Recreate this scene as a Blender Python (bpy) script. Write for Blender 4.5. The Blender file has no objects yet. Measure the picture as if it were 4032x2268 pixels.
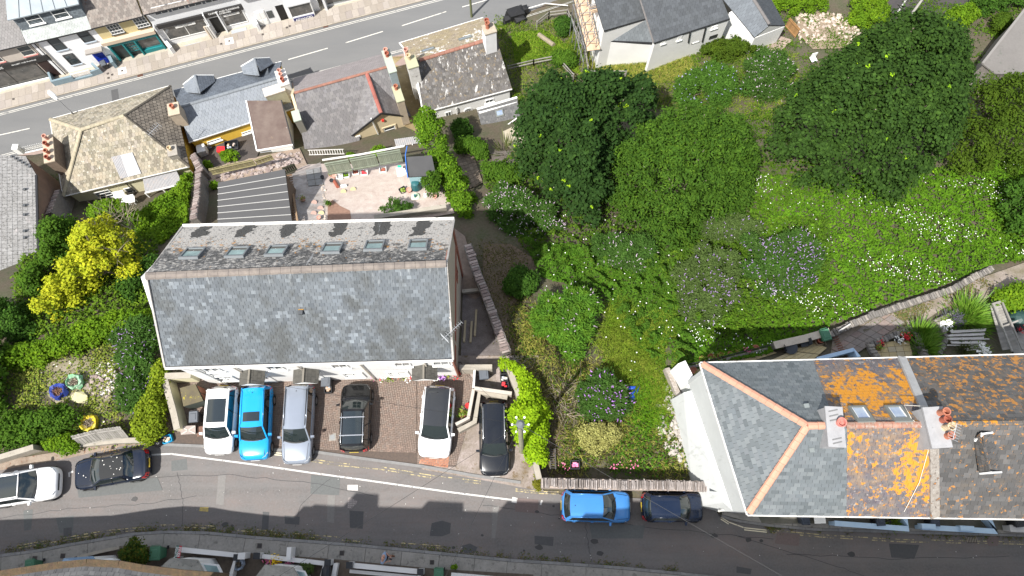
import bpy,math,random
import numpy as np
from mathutils import Matrix,Vector
from mathutils.geometry import delaunay_2d_cdt
random.seed(7);rng=np.random.default_rng(7)
R=math.radians
scn=bpy.context.scene
col=scn.collection
CAM_H=42.0;FPX=2795.0;TILT=R(18)
cd=bpy.data.cameras.new('camera');cam=bpy.data.objects.new('camera',cd);col.objects.link(cam)
cam.location=(0,0,CAM_H);cam.rotation_euler=(TILT,0,0)
cd.sensor_width=36;cd.lens=36*FPX/4032;cd.clip_end=2000;cd.clip_start=.5
scn.camera=cam
SUN_EL=57.0
wd=bpy.data.worlds.new('World');scn.world=wd;wd.use_nodes=True
wn=wd.node_tree;bg=wn.nodes['Background']
sky=wn.nodes.new('ShaderNodeTexSky');sky.sky_type='NISHITA';sky.sun_disc=False
sky.sun_elevation=R(SUN_EL);sky.sun_rotation=R(230)
sky.air_density=1.0;sky.dust_density=1.5;sky.ozone_density=1.0
tc_=wn.nodes.new('ShaderNodeTexCoord');mp_=wn.nodes.new('ShaderNodeMapping');mp_.inputs['Scale'].default_value=(1,1,1.6);wn.links.new(tc_.outputs['Generated'],mp_.inputs[0])
cn_=wn.nodes.new('ShaderNodeTexNoise');cn_.inputs['Scale'].default_value=2.6;cn_.inputs['Detail'].default_value=7;cn_.inputs['Roughness'].default_value=.58;wn.links.new(mp_.outputs[0],cn_.inputs[0])
cr_=wn.nodes.new('ShaderNodeMapRange');cr_.inputs[1].default_value=.43;cr_.inputs[2].default_value=.58;wn.links.new(cn_.outputs[0],cr_.inputs[0])
cm_=wn.nodes.new('ShaderNodeMix');cm_.data_type='RGBA';cm_.inputs[7].default_value=(6.0,5.95,5.85,1);wn.links.new(cr_.outputs[0],cm_.inputs[0]);wn.links.new(sky.outputs[0],cm_.inputs[6])
wn.links.new(cm_.outputs[2],bg.inputs[0]);bg.inputs[1].default_value=0.095
sd=bpy.data.lights.new('sun','SUN');sun=bpy.data.objects.new('sun',sd);col.objects.link(sun)
sd.energy=3.9;sd.angle=R(0.8);sd.color=(1.0,.965,.915)
sdir=Vector((math.cos(R(50))*math.cos(R(SUN_EL)),math.sin(R(50))*math.cos(R(SUN_EL)),-math.sin(R(SUN_EL))))
sun.rotation_euler=sdir.to_track_quat('-Z','Y').to_euler()
sun.location=(-30,-30,80)
scn.view_settings.view_transform='Standard';scn.view_settings.look='None'
scn.view_settings.exposure=1.12;scn.view_settings.gamma=1.0;scn.view_settings.use_curve_mapping=False
scn.render.engine='CYCLES'
def ray(px,py):
 x=(px-2016)/FPX;y=(1134-py)/FPX
 return np.array([x,y*math.cos(TILT)+math.sin(TILT),y*math.sin(TILT)-math.cos(TILT)])
def P(px,py,z=0.0):
 d=ray(px,py);t=(CAM_H-z)/(-d[2]);return np.array([d[0]*t,d[1]*t,z])
def V(p):return Vector((float(p[0]),float(p[1]),float(p[2])))
def lerp(a,b,t):return a+(b-a)*t
def sstep(a,b,x):
 t=np.clip((x-a)/(b-a),0,1);return t*t*(3-2*t)
CP=[(100,1950,0),(800,1950,0),(1600,2000,0),(2400,2000,0),(3200,2150,0),(4032,2150,0),(0,2268,0),(2000,2268,0),(4032,2268,0),(-700,1950,0),(4800,2150,0),(850,1500,0),(1800,1500,0),(2000,1900,0),(2000,1500,0),(300,1680,0),(300,1480,-.4),(60,1300,-1.5),(500,1250,-2),(-400,1300,-1.5),(700,930,-5.2),(1200,880,-5.4),(1800,880,-5.4),(1870,1130,-3),(1990,1400,-.6),(1500,1150,-3),(900,1150,-3),(300,1000,-5),(100,900,-9.8),(160,800,-12),(-500,900,-7),(1100,720,-7.4),(1300,800,-7),(1650,680,-7.5),(1650,800,-7),(780,800,-7.6),(900,600,-11.8),(1300,600,-11.5),(600,800,-12.2),(400,800,-12.4),(200,720,-12.6),(1700,620,-9.5),(2050,200,-14.2),(2000,520,-11.4),(2200,330,-12.6),(2430,250,-12),(2700,210,-10.8),(2600,60,-11.8),(2150,100,-14.6),(2300,800,-6.5),(2600,600,-8),(2900,800,-5),(3300,1000,-3.2),(3300,700,-5.5),(3900,700,-5),(3900,1040,-3),(2400,1100,-3),(2150,1300,-1.5),(2500,1400,-1.4),(2250,1800,0),(2600,1800,0),(2620,1550,-.5),(2900,1380,-1.6),(3400,1340,-1.2),(3950,1300,-1.2),(3500,1230,-1.6),(3900,1120,-2),(3000,50,-11.5),(3200,200,-10),(3600,40,-11.5),(3900,150,-9.5),(3600,480,-7.6),(4000,400,-7.8),(4500,400,-7),(4500,1000,-3),(4300,-200,-12),(3000,-400,-15)]
_c=np.array([P(a,b,z)for a,b,z in CP])
def _phi(r2):return np.where(r2>1e-9,r2*np.log(np.maximum(r2,1e-9))*.5,0)
_n=len(_c);_A=np.zeros((_n+3,_n+3))
_d2=((_c[:,None,:2]-_c[None,:,:2])**2).sum(-1)
_A[:_n,:_n]=_phi(_d2)+np.eye(_n)*14.0
_A[:_n,_n]=1;_A[:_n,_n+1:]=_c[:,:2];_A[_n:,:_n]=_A[:_n,_n:].T
_w=np.linalg.solve(_A,np.concatenate([_c[:,2],np.zeros(3)]))
def street_plane(x,y):return-15.9+.034*(x+11)
def tz(x,y):
 x=np.asarray(x,float);y=np.asarray(y,float)
 xc=np.clip(x,-62,62);yc=np.clip(y,-12,62)
 sh=xc.shape;q=np.stack([xc.ravel(),yc.ravel()],-1)
 d2=((q[:,None,:]-_c[None,:,:2])**2).sum(-1)
 z=_phi(d2)@_w[:_n]+_w[_n]+q@_w[_n+1:]
 z=z.reshape(sh)
 z=np.clip(z,-17.5,0)
 yb=np.interp(xc,[-22,-18.6,2.6,3.6,9,10],[4.6,8.6,8.6,3.4,3.4,8.4])
 z=z*sstep(0,3.0,yc-yb)
 kerb=30.9+(xc+50)*.2846
 s=sstep(-2.6,-.9,yc-kerb)*(1-sstep(-5.5,-3,xc))
 s2=sstep(-1.0,1.5,yc-kerb-1.0)
 z=z*(1-np.maximum(s,s2))+street_plane(xc,yc)*np.maximum(s,s2)
 return z
def tzf(x,y):return float(tz(np.array([x]),np.array([y]))[0])
_T=np.linspace(38,110,400)
def G(px,py,off=0.0):
 d=ray(px,py);t=_T;x=d[0]*t;y=d[1]*t;z=CAM_H+d[2]*t
 f=z-tz(x,y);i=int(np.argmax(f<0))if(f<0).any()else len(t)-1
 i=max(i,1);a,b=f[i-1],f[i];k=a/(a-b+1e-12);tt=t[i-1]+(t[i]-t[i-1])*k
 x,y=d[0]*tt,d[1]*tt
 return np.array([x,y,tzf(x,y)+off])
def Gn(pts,off=0.0):return[G(a,b,off)for a,b in pts]
MATS={}
def mat(name,base,rough=.85,layers=(),island=0.0,noise=None,metal=0.0,coat=0.0,bump=0.0,bscale=20,spec=.4,alpha=None,transl=0.0,emit=None,objvar=0.0,hue=None):
 """procedural material: base colour, per-piece value change, soft mottling, and stain layers
    layer = (colour, (sx,sy,sz), threshold, softness, strength, region or None)"""
 if name in MATS:return MATS[name]
 m=bpy.data.materials.new(name);m.use_nodes=True;nt=m.node_tree;N=nt.nodes;L=nt.links
 b=N['Principled BSDF'];b.inputs['Roughness'].default_value=rough;b.inputs['Metallic'].default_value=metal
 b.inputs['Specular IOR Level'].default_value=spec
 if coat:b.inputs['Coat Weight'].default_value=coat;b.inputs['Coat Roughness'].default_value=.06
 geo=N.new('ShaderNodeNewGeometry')
 def mixc(a,c,f):
  x=N.new('ShaderNodeMix');x.data_type='RGBA'
  for s,v in((6,a),(7,c)):
   if isinstance(v,tuple):x.inputs[s].default_value=(*v[:3],1)
   else:L.new(v,x.inputs[s])
  if isinstance(f,float):x.inputs[0].default_value=f
  else:L.new(f,x.inputs[0])
  return x.outputs[2]
 def mth(op,a,c=0.0,clamp=False):
  x=N.new('ShaderNodeMath');x.operation=op;x.use_clamp=clamp
  for s,v in((0,a),(1,c)):
   if isinstance(v,(int,float)):x.inputs[s].default_value=v
   else:L.new(v,x.inputs[s])
  return x.outputs[0]
 def nz(scale,detail=4,rough_=.6,warp=None):
  mp=N.new('ShaderNodeMapping');L.new(geo.outputs['Position'],mp.inputs[0]);mp.inputs['Scale'].default_value=scale
  mp.inputs['Location'].default_value=(hash(name)%1 if 0 else len(name)*1.7,len(MATS)*.37,0)
  t=N.new('ShaderNodeTexNoise');t.inputs['Scale'].default_value=1;t.inputs['Detail'].default_value=detail
  t.inputs['Roughness'].default_value=rough_;L.new(mp.outputs[0],t.inputs[0]);return t.outputs['Fac']
 c=(*base[:3],)
 cur=None
 if island or objvar or hue:
  oi=N.new('ShaderNodeObjectInfo')
  r=mth('FRACT',mth('ADD',geo.outputs['Random Per Island'],mth('MULTIPLY',oi.outputs['Random'],7.31)))
  if hue:
   rp=N.new('ShaderNodeValToRGB');e=rp.color_ramp.elements
   e[0].position=0;e[0].color=(*hue[0],1);e[1].position=1;e[1].color=(*hue[-1],1)
   for i,h in enumerate(hue[1:-1]):
    k=e.new((i+1)/(len(hue)-1));k.color=(*h,1)
   L.new(r,rp.inputs[0]);cur=rp.outputs[0]
   if not island:island=.0
  if island:
   v=mth('ADD',mth('MULTIPLY',r,2*island),1-island)
   hs=N.new('ShaderNodeHueSaturation');L.new(v,hs.inputs['Value'])
   if cur is None:hs.inputs['Color'].default_value=(*c,1)
   else:L.new(cur,hs.inputs['Color'])
   cur=hs.outputs[0]
 if cur is None:cur=c
 if noise:
  for sc,c2,st in noise:
   s3=sc if isinstance(sc,tuple)else(sc,sc,sc)
   f=mth('MULTIPLY',mth('MULTIPLY',mth('SUBTRACT',nz(s3,5),.35,True),3.0,True),st)
   cur=mixc(cur,c2,f)
 for ly in layers:
  cl,sc,th,so,st=ly[:5];reg=ly[5]if len(ly)>5 else None
  s3=sc if isinstance(sc,tuple)else(sc,sc,sc)
  f=nz(s3,6,.68)
  if reg is not None:
   sx=N.new('ShaderNodeSeparateXYZ');L.new(geo.outputs['Position'],sx.inputs[0]);tot=None
   wob=mth('MULTIPLY',mth('SUBTRACT',nz((.9,.9,.9),3),.5),1.6)
   for(x0,x1,y0,y1,sf,gn)in reg:
    ax=mth('ADD',sx.outputs[0],wob);ay=mth('ADD',sx.outputs[1],wob)
    a1=mth('DIVIDE',mth('SUBTRACT',ax,x0),sf,True);a2=mth('DIVIDE',mth('SUBTRACT',x1,ax),sf,True)
    a3=mth('DIVIDE',mth('SUBTRACT',ay,y0),sf,True);a4=mth('DIVIDE',mth('SUBTRACT',y1,ay),sf,True)
    g=mth('MULTIPLY',mth('MULTIPLY',mth('MULTIPLY',a1,a2),mth('MULTIPLY',a3,a4)),gn)
    tot=g if tot is None else mth('MAXIMUM',tot,g)
   f=mth('ADD',f,tot)
  f=mth('MULTIPLY',mth('DIVIDE',mth('SUBTRACT',f,th),so,True),st)
  cur=mixc(cur,cl,f)
 if isinstance(cur,tuple):b.inputs['Base Color'].default_value=(*cur,1)
 else:L.new(cur,b.inputs['Base Color'])
 if bump:
  bm_=N.new('ShaderNodeBump');bm_.inputs['Strength'].default_value=bump;bm_.inputs['Distance'].default_value=.05
  L.new(nz((bscale,)*3,4),bm_.inputs['Height']);L.new(bm_.outputs[0],b.inputs['Normal'])
 if transl:
  t=N.new('ShaderNodeBsdfTranslucent');mx=N.new('ShaderNodeMixShader');mx.inputs[0].default_value=transl
  if isinstance(cur,tuple):t.inputs[0].default_value=(*cur,1)
  else:L.new(cur,t.inputs[0])
  L.new(b.outputs[0],mx.inputs[1]);L.new(t.outputs[0],mx.inputs[2]);L.new(mx.outputs[0],N['Material Output'].inputs[0])
 MATS[name]=m;return m
ORG={}
CNT={}
def tag(o,label=None,cat=None,group=None,kind=None):
 if label:o['label']=label
 if cat:o['category']=cat
 if group:o['group']=group
 if kind:o['kind']=kind
 return o
def fastmesh(name,verts,faces,m=None,smooth=False):
 me=bpy.data.meshes.new(name)
 verts=np.asarray(verts,np.float32)
 if isinstance(faces,np.ndarray):
  k=faces.shape[1];nf=len(faces)
  me.vertices.add(len(verts));me.vertices.foreach_set('co',verts.ravel())
  me.loops.add(nf*k);me.loops.foreach_set('vertex_index',faces.astype(np.int32).ravel())
  me.polygons.add(nf);me.polygons.foreach_set('loop_start',np.arange(0,nf*k,k,dtype=np.int32))
  me.update(calc_edges=True)
 else:
  me.from_pydata([tuple(map(float,v))for v in verts],[],faces);me.update()
 if m:me.materials.append(m)
 if smooth:me.polygons.foreach_set('use_smooth',[True]*len(me.polygons))
 return me
def mk(name,verts,faces,m,parent=None,smooth=False,**kw):
 verts=np.asarray(verts,float)
 if parent is not None:org=ORG[parent.name]
 else:
  org=np.array([(verts[:,0].min()+verts[:,0].max())/2,(verts[:,1].min()+verts[:,1].max())/2,verts[:,2].min()])
 o=bpy.data.objects.new(name,fastmesh(name,verts-org,faces,m,smooth));col.objects.link(o)
 if parent is not None:o.parent=parent
 else:o.location=org
 ORG[o.name]=org
 if kw:tag(o,**kw)
 return o
def thing(name,loc,label,cat,group=None):
 o=bpy.data.objects.new(name,None);col.objects.link(o);o.location=V(loc);o.empty_display_size=.3
 ORG[o.name]=np.array(loc,float);return tag(o,label,cat,group)
class MB:
 """collects shapes into one mesh"""
 def __init__(s):s.v=[];s.f=[]
 def add(s,vs,fs):
  n=len(s.v);s.v+=[np.asarray(v,float)for v in vs];s.f+=[tuple(i+n for i in f)for f in fs];return s
 def hexa(s,b,t):
  return s.add(list(b)+list(t),[(3,2,1,0),(4,5,6,7),(0,1,5,4),(1,2,6,5),(2,3,7,6),(3,0,4,7)])
 def box(s,c,d,rz=0):
  c=np.array(c,float);a,b_,h=d[0]/2,d[1]/2,d[2]
  cs,sn=math.cos(rz),math.sin(rz)
  q=[c+np.array([x*cs-y*sn,x*sn+y*cs,0])for x,y in((-a,-b_),(a,-b_),(a,b_),(-a,b_))]
  return s.hexa(q,[p+np.array([0,0,h])for p in q])
 def obox(s,o,u,v,n):
  o,u,v,n=map(np.array,(o,u,v,n));q=[o,o+u,o+u+v,o+v];return s.hexa(q,[p+n for p in q])
 def bar(s,a,b,w,h=None,up=(0,0,1)):
  a=np.array(a,float);b=np.array(b,float);h=w if h is None else h;d=b-a;d=d/(np.linalg.norm(d)+1e-9)
  up=np.array(up,float)
  if abs(d@up)>.95:up=np.array([1.,0,0])
  x=np.cross(d,up);x/=np.linalg.norm(x);y=np.cross(x,d)
  q=[x*w/2*i+y*h/2*j for i,j in((-1,-1),(1,-1),(1,1),(-1,1))]
  return s.add([a+k for k in q]+[b+k for k in q],[(3,2,1,0),(4,5,6,7),(0,1,5,4),(1,2,6,5),(2,3,7,6),(3,0,4,7)])
 def cyl(s,c,r,h,n=12,r2=None,top=True,tilt=None):
  r2=r if r2 is None else r2;c=np.array(c,float)
  a=[c+np.array([r*math.cos(2*math.pi*i/n),r*math.sin(2*math.pi*i/n),0])for i in range(n)]
  b=[c+np.array([r2*math.cos(2*math.pi*i/n),r2*math.sin(2*math.pi*i/n),h])for i in range(n)]
  return s.add(a+b,[(i,(i+1)%n,n+(i+1)%n,n+i)for i in range(n)]+([tuple(range(n,2*n))]if top else[])+[tuple(range(n-1,-1,-1))])
 def tube(s,pts,r,n=6):
  pts=[np.array(p,float)for p in pts];rs=r if isinstance(r,(list,tuple))else[r]*len(pts)
  base=len(s.v);vs=[]
  for i,p in enumerate(pts):
   d=pts[min(i+1,len(pts)-1)]-pts[max(i-1,0)];d=d/(np.linalg.norm(d)+1e-9)
   up=np.array([0,0,1.])if abs(d[2])<.9 else np.array([1.,0,0])
   x=np.cross(d,up);x/=np.linalg.norm(x);y=np.cross(x,d)
   for k in range(n):a=2*math.pi*k/n;vs.append(p+rs[i]*(x*math.cos(a)+y*math.sin(a)))
  fs=[(i*n+k,i*n+(k+1)%n,(i+1)*n+(k+1)%n,(i+1)*n+k)for i in range(len(pts)-1)for k in range(n)]
  fs+=[tuple(range(n-1,-1,-1)),tuple((len(pts)-1)*n+k for k in range(n))]
  return s.add(vs,fs)
 def lathe(s,c,prof,n=14):
  c=np.array(c,float);vs=[]
  for r,z in prof:
   for k in range(n):a=2*math.pi*k/n;vs.append(c+np.array([r*math.cos(a),r*math.sin(a),z]))
  fs=[(i*n+k,i*n+(k+1)%n,(i+1)*n+(k+1)%n,(i+1)*n+k)for i in range(len(prof)-1)for k in range(n)]
  return s.add(vs,fs)
 def poly(s,pts):return s.add(pts,[tuple(range(len(pts)))])
 def slab(s,pts,th):
  pts=[np.array(p,float)for p in pts];n=len(pts);lo=[p-np.array([0,0,th])for p in pts]
  return s.add(pts+lo,[tuple(range(n)),tuple(range(2*n-1,n-1,-1))]+[(i,n+i,n+(i+1)%n,(i+1)%n)for i in range(n)])
 def build(s,name,m,parent=None,smooth=False,**kw):return mk(name,s.v,s.f,m,parent,smooth,**kw)
class Plane:
 """a flat frame: o origin, u along, v up the surface, n outward"""
 def __init__(s,a,b,c=None):
  s.o=np.array(a,float);s.u=np.array(b,float)-s.o;s.len=np.linalg.norm(s.u);s.u/=s.len
  if c is None:s.v=np.array([0,0,1.]);s.u[2]=0;s.u/=np.linalg.norm(s.u)
  else:
   w=np.array(c,float)-s.o;s.v=w-s.u*(w@s.u);s.v/=np.linalg.norm(s.v)
  s.n=np.cross(s.u,s.v)
  if c is not None and s.n[2]<0:s.n=-s.n
 def hit(s,px,py,off=0):
  d=ray(px,py);o=np.array([0,0,CAM_H]);t=((s.o+s.n*off-o)@s.n)/(d@s.n);return o+d*t
 def uv(s,px,py,off=0):p=s.hit(px,py,off)-s.o;return p@s.u,p@s.v
 def at(s,u,v,n=0):return s.o+s.u*u+s.v*v+s.n*n
 def box(s,mb,u0,v0,u1,v1,n0,n1):
  return mb.hexa([s.at(u0,v0,n0),s.at(u1,v0,n0),s.at(u1,v1,n0),s.at(u0,v1,n0)],[s.at(u0,v0,n1),s.at(u1,v0,n1),s.at(u1,v1,n1),s.at(u0,v1,n1)])
def clip_poly(sub,clipc):
 """Sutherland-Hodgman, clip polygon is convex and counter-clockwise"""
 out=sub
 for i in range(len(clipc)):
  a=clipc[i];b=clipc[(i+1)%len(clipc)];inp=out;out=[]
  if not inp:break
  ex,ey=b[0]-a[0],b[1]-a[1]
  side=[ex*(p[1]-a[1])-ey*(p[0]-a[0])for p in inp]
  for j in range(len(inp)):
   p,q=inp[j-1],inp[j];sp,sq=side[j-1],side[j]
   if sq>=0:
    if sp<0:t=sp/(sp-sq);out.append((p[0]+(q[0]-p[0])*t,p[1]+(q[1]-p[1])*t))
    out.append(q)
   elif sp>=0:t=sp/(sp-sq);out.append((p[0]+(q[0]-p[0])*t,p[1]+(q[1]-p[1])*t))
 return out
def area2(p):return sum(p[i-1][0]*p[i][1]-p[i][0]*p[i-1][1]for i in range(len(p)))/2
def inpoly(x,y,poly):
 ins=False
 for i in range(len(poly)):
  x1,y1=poly[i-1][:2];x2,y2=poly[i][:2]
  if(y1>y)!=(y2>y)and x<(x2-x1)*(y-y1)/(y2-y1)+x1:ins=not ins
 return ins
TILE_ME={}
def tile_mesh(w,h,t,m,gap):
 k=(w,h,t,m.name)
 if k not in TILE_ME:
  g=gap/2
  vs=[(g,0,0),(w-g,0,0),(w-g,h*1.12,0),(g,h*1.12,0),(g,0,t),(w-g,0,t),(w-g,h*1.12,t*.35),(g,h*1.12,t*.35)]
  fs=[(4,5,6,7),(0,1,5,4),(1,2,6,5),(2,3,7,6),(3,0,4,7)]
  TILE_ME[k]=fastmesh('slate',vs,fs,m)
 return TILE_ME[k]
def tiles(pl,poly3,w,h,t,m,root,name='slate',nparts=0,gap=.014,stagger=.5,jit=.006,over=.03,bond='run',rot=None,want='roof'):
 """lay tiles in courses over a convex polygon on a plane; the nparts that show largest become parts, the rest one stuff part"""
 uvp=[((p-pl.o)@pl.u,(p-pl.o)@pl.v)for p in map(np.array,poly3)]
 if area2(uvp)<0:uvp=uvp[::-1]
 us=[p[0]for p in uvp];vs_=[p[1]for p in uvp];u0,u1,v0,v1=min(us),max(us),min(vs_),max(vs_)
 cells=[]
 if bond=='run':
  r=0;v=v0-over
  while v<v1:
   off=(w*stagger if r%2 else 0)+random.uniform(-jit,jit)*4
   u=u0-w+off
   while u<u1:
    cells.append([(u+gap/2,v),(u+w-gap/2,v),(u+w-gap/2,v+h*1.0),(u+gap/2,v+h*1.0)]);u+=w
   v+=h;r+=1
 elif bond=='herring':
  n=int(max(u1-u0,v1-v0)/h)+6;g=gap/2
  for i in range(-n,n):
   for j in range(-n,n):
    k=(i-j)%4 if w/h<2.5 else 0
    x,y=u0+i*h,v0+j*h
    if k==0:q=[(x+g,y+g),(x+w-g,y+g),(x+w-g,y+h-g),(x+g,y+h-g)]
    elif k==3:q=[(x+g,y+g),(x+h-g,y+g),(x+h-g,y+w-g),(x+g,y+w-g)]
    else:continue
    cells.append(q)
 full=[];V_,F_=[],[];part_area=[]
 for q in cells:
  c=clip_poly(q,uvp)
  if len(c)<3:continue
  a=area2(c)
  if a<w*h*.06:continue
  if bond=='run':
   if nparts and a>.985*(w-gap)*h:full.append(q);continue
   vb=q[0][1];jj=random.uniform(-jit,jit)
   up=[pl.at(u,v,t*(1-.65*(v-vb)/h)+jj*.5+.004)for u,v in c]
  else:
   if nparts and a>.985*(w-gap)*(h-gap):full.append(q);continue
   up=[pl.at(u,v,t+random.uniform(-jit,jit))for u,v in c]
  lo=[p-pl.n*t for p in up];n=len(c);b0=len(V_)
  V_+=up+lo;F_.append(tuple(range(b0,b0+n)))
  F_+=[(b0+i,b0+n+i,b0+n+(i+1)%n,b0+(i+1)%n)for i in range(n)]
 if nparts and full:
  cp=np.array([0,0,CAM_H])
  key=[(np.linalg.norm(pl.at(*q[0])-cp),i)for i,q in enumerate(full)];key.sort()
  chosen={i for _,i in key[:nparts]}
  rorg=ORG[root.name]
  for i,q in enumerate(full):
   jj=random.uniform(-jit,jit)*.5+.004
   if i in chosen:
    o=bpy.data.objects.new(name,None or tile_mesh(round(w,4),round(h,4),t,m,gap)if bond=='run' else brick_mesh(w,h,t,m,gap))
    col.objects.link(o);o.parent=root
    if bond=='run':
     e=pl.at(q[0][0]-gap/2,q[0][1],jj)-rorg;X,Y=pl.u,pl.v
    else:
     e=pl.at(q[0][0],q[0][1],jj)-rorg
     if q[1][0]-q[0][0]>q[2][1]-q[1][1]:X,Y=pl.u,pl.v
     else:X,Y=pl.v,-pl.u;e=e+pl.u*(q[1][0]-q[0][0])
    Mx=Matrix(((X[0],Y[0],pl.n[0],e[0]),(X[1],Y[1],pl.n[1],e[1]),(X[2],Y[2],pl.n[2],e[2]),(0,0,0,1)))
    o.matrix_local=Mx;ORG[o.name]=rorg
   else:
    if bond=='run':
     vb=q[0][1];up=[pl.at(u,v,t*(1-.65*(v-vb)/h)+jj)for u,v in q]
    else:up=[pl.at(u,v,t+jj)for u,v in q]
    lo=[p-pl.n*t for p in up];b0=len(V_);V_+=up+lo;F_.append((b0,b0+1,b0+2,b0+3))
    F_+=[(b0+k,b0+4+k,b0+4+(k+1)%4,b0+(k+1)%4)for k in range(4)]
 if V_:
  o=mk(name+('_field' if nparts else 's'),V_,F_,m,root);o['kind']='stuff';return o
def brick_mesh(w,h,t,m,gap):
 k=('b',w,h,t,m.name)
 if k not in TILE_ME:
  a,b=w-gap,h-gap
  vs=[(0,0,0),(a,0,0),(a,b,0),(0,b,0),(0,0,t),(a,0,t),(a,b,t),(0,b,t)]
  TILE_ME[k]=fastmesh('brick',vs,[(4,5,6,7),(0,1,5,4),(1,2,6,5),(2,3,7,6),(3,0,4,7)],m)
 return TILE_ME[k]
def drape(name,pxpoly,m,off=.0,step=1.0,parent=None,th=None,flat=None,world=False,**kw):
 """a sheet laid over the terrain inside an outline"""
 pts=[np.array(p,float)for p in pxpoly]if world else[(G(a,b)if flat is None else P(a,b,flat))for a,b in pxpoly]
 out=[]
 for i in range(len(pts)):
  a,b=pts[i],pts[(i+1)%len(pts)];n=max(1,int(np.linalg.norm((b-a)[:2])/step))
  for k in range(n):out.append(lerp(a,b,k/n)[:2])
 ins=[]
 xs=[p[0]for p in out];ys=[p[1]for p in out]
 if flat is None:
  for x in np.arange(min(xs),max(xs),step):
   for y in np.arange(min(ys),max(ys),step):
    if inpoly(x,y,out):ins.append((x+random.uniform(-.05,.05),y+random.uniform(-.05,.05)))
 n=len(out)
 vv=[Vector((float(p[0]),float(p[1])))for p in out]+[Vector(p)for p in ins]
 r=delaunay_2d_cdt(vv,[(i,(i+1)%n)for i in range(n)],[list(range(n))],1,1e-5)
 vo=np.array([[v.x,v.y]for v in r[0]]);fo=[tuple(f)for f in r[2]]
 z=(tz(vo[:,0],vo[:,1])if flat is None else np.full(len(vo),flat))+off
 vs=np.column_stack([vo,z])
 fo=[f if area2([vo[i]for i in f])>0 else f[::-1]for f in fo]
 if th:
  nb=len(vs);edge={}
  for f in fo:
   for i in range(len(f)):edge[(f[i-1],f[i])]=1
  rim=[(a,b)for a,b in edge if(b,a)not in edge]
  lo=vs.copy();lo[:,2]-=th;vs=np.vstack([vs,lo]);fo=list(fo)+[(b,a,a+nb,b+nb)for a,b in rim]
 return mk(name,vs,fo,m,parent,**kw)
def ribbon_pts(pts,w):
 pts=[np.array(p,float)for p in pts];L_,R_=[],[]
 for i,p in enumerate(pts):
  d=(pts[min(i+1,len(pts)-1)]-pts[max(i-1,0)])[:2];d/=np.linalg.norm(d)+1e-9;nrm=np.array([-d[1],d[0],0])
  L_.append(p+nrm*w/2);R_.append(p-nrm*w/2)
 return L_,R_
def ribbon(name,pts,w,m,off=.004,parent=None,step=1.0,th=None,**kw):
 """painted line or kerb following ground points"""
 dense=[np.array(pts[0],float)]
 for a,b in zip(pts[:-1],pts[1:]):
  a,b=np.array(a,float),np.array(b,float);n=max(1,int(np.linalg.norm(b-a)/step))
  dense+=[lerp(a,b,(k+1)/n)for k in range(n)]
 L_,R_=ribbon_pts(dense,w);n=len(L_)
 vs=np.array(L_+R_);vs[:,2]=tz(vs[:,0],vs[:,1])+off
 fs=[(i,n+i,n+i+1,i+1)for i in range(n-1)]
 if th:
  lo=vs.copy();lo[:,2]-=th;k=2*n;vs=np.vstack([vs,lo])
  fs+=[(i,i+1,k+i+1,k+i)for i in range(n-1)]+[(n+i+1,n+i,k+n+i,k+n+i+1)for i in range(n-1)]+[(0,k,k+n,n),(n-1,2*n-1,k+2*n-1,k+n-1)]
 return mk(name,vs,fs,m,parent,**kw)
def unit(a):return a/np.maximum(np.linalg.norm(a,axis=-1,keepdims=True),1e-9)
def inpoly_v(x,y,poly):
 ins=np.zeros(len(x),bool)
 for i in range(len(poly)):
  x1,y1=poly[i-1][:2];x2,y2=poly[i][:2]
  if y1==y2:continue
  c=((y1>y)!=(y2>y))&(x<(x2-x1)*(y-y1)/(y2-y1)+x1);ins^=c
 return ins
def edge_dist(x,y,poly):
 d=np.full(len(x),1e9)
 for i in range(len(poly)):
  a=np.array(poly[i-1][:2]);b=np.array(poly[i][:2]);ab=b-a;q=np.stack([x,y],-1)-a
  t=np.clip((q@ab)/(ab@ab+1e-9),0,1);d=np.minimum(d,np.linalg.norm(q-t[:,None]*ab,axis=1))
 return d
def sample_poly(poly,n):
 p=np.array([q[:2]for q in poly]);lo,hi=p.min(0),p.max(0);out=np.zeros((0,2))
 while len(out)<n:
  q=rng.uniform(lo,hi,(n*2,2));out=np.vstack([out,q[inpoly_v(q[:,0],q[:,1],p)]])
 return out[:n]
def leaf_quads(C,Nn,L,W,T=None,fold=.15):
 n=len(C);Nn=unit(Nn)
 if T is None:T=rng.normal(size=(n,3))
 T=unit(T-(T*Nn).sum(-1,keepdims=True)*Nn);B=np.cross(Nn,T)
 L=np.broadcast_to(L,(n,))[:,None];W=np.broadcast_to(W,(n,))[:,None]
 v=np.stack([C-T*L/2,C+B*W/2+Nn*W*fold,C+T*L/2,C-B*W/2+Nn*W*fold],1).reshape(-1,3)
 return v,np.arange(4*n).reshape(n,4)
def leaf_obj(name,C,Nn,L,W,m,parent=None,T=None,**kw):
 v,f=leaf_quads(C,Nn,L,W,T);return mk(name,v,f,m,parent,**kw)
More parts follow.
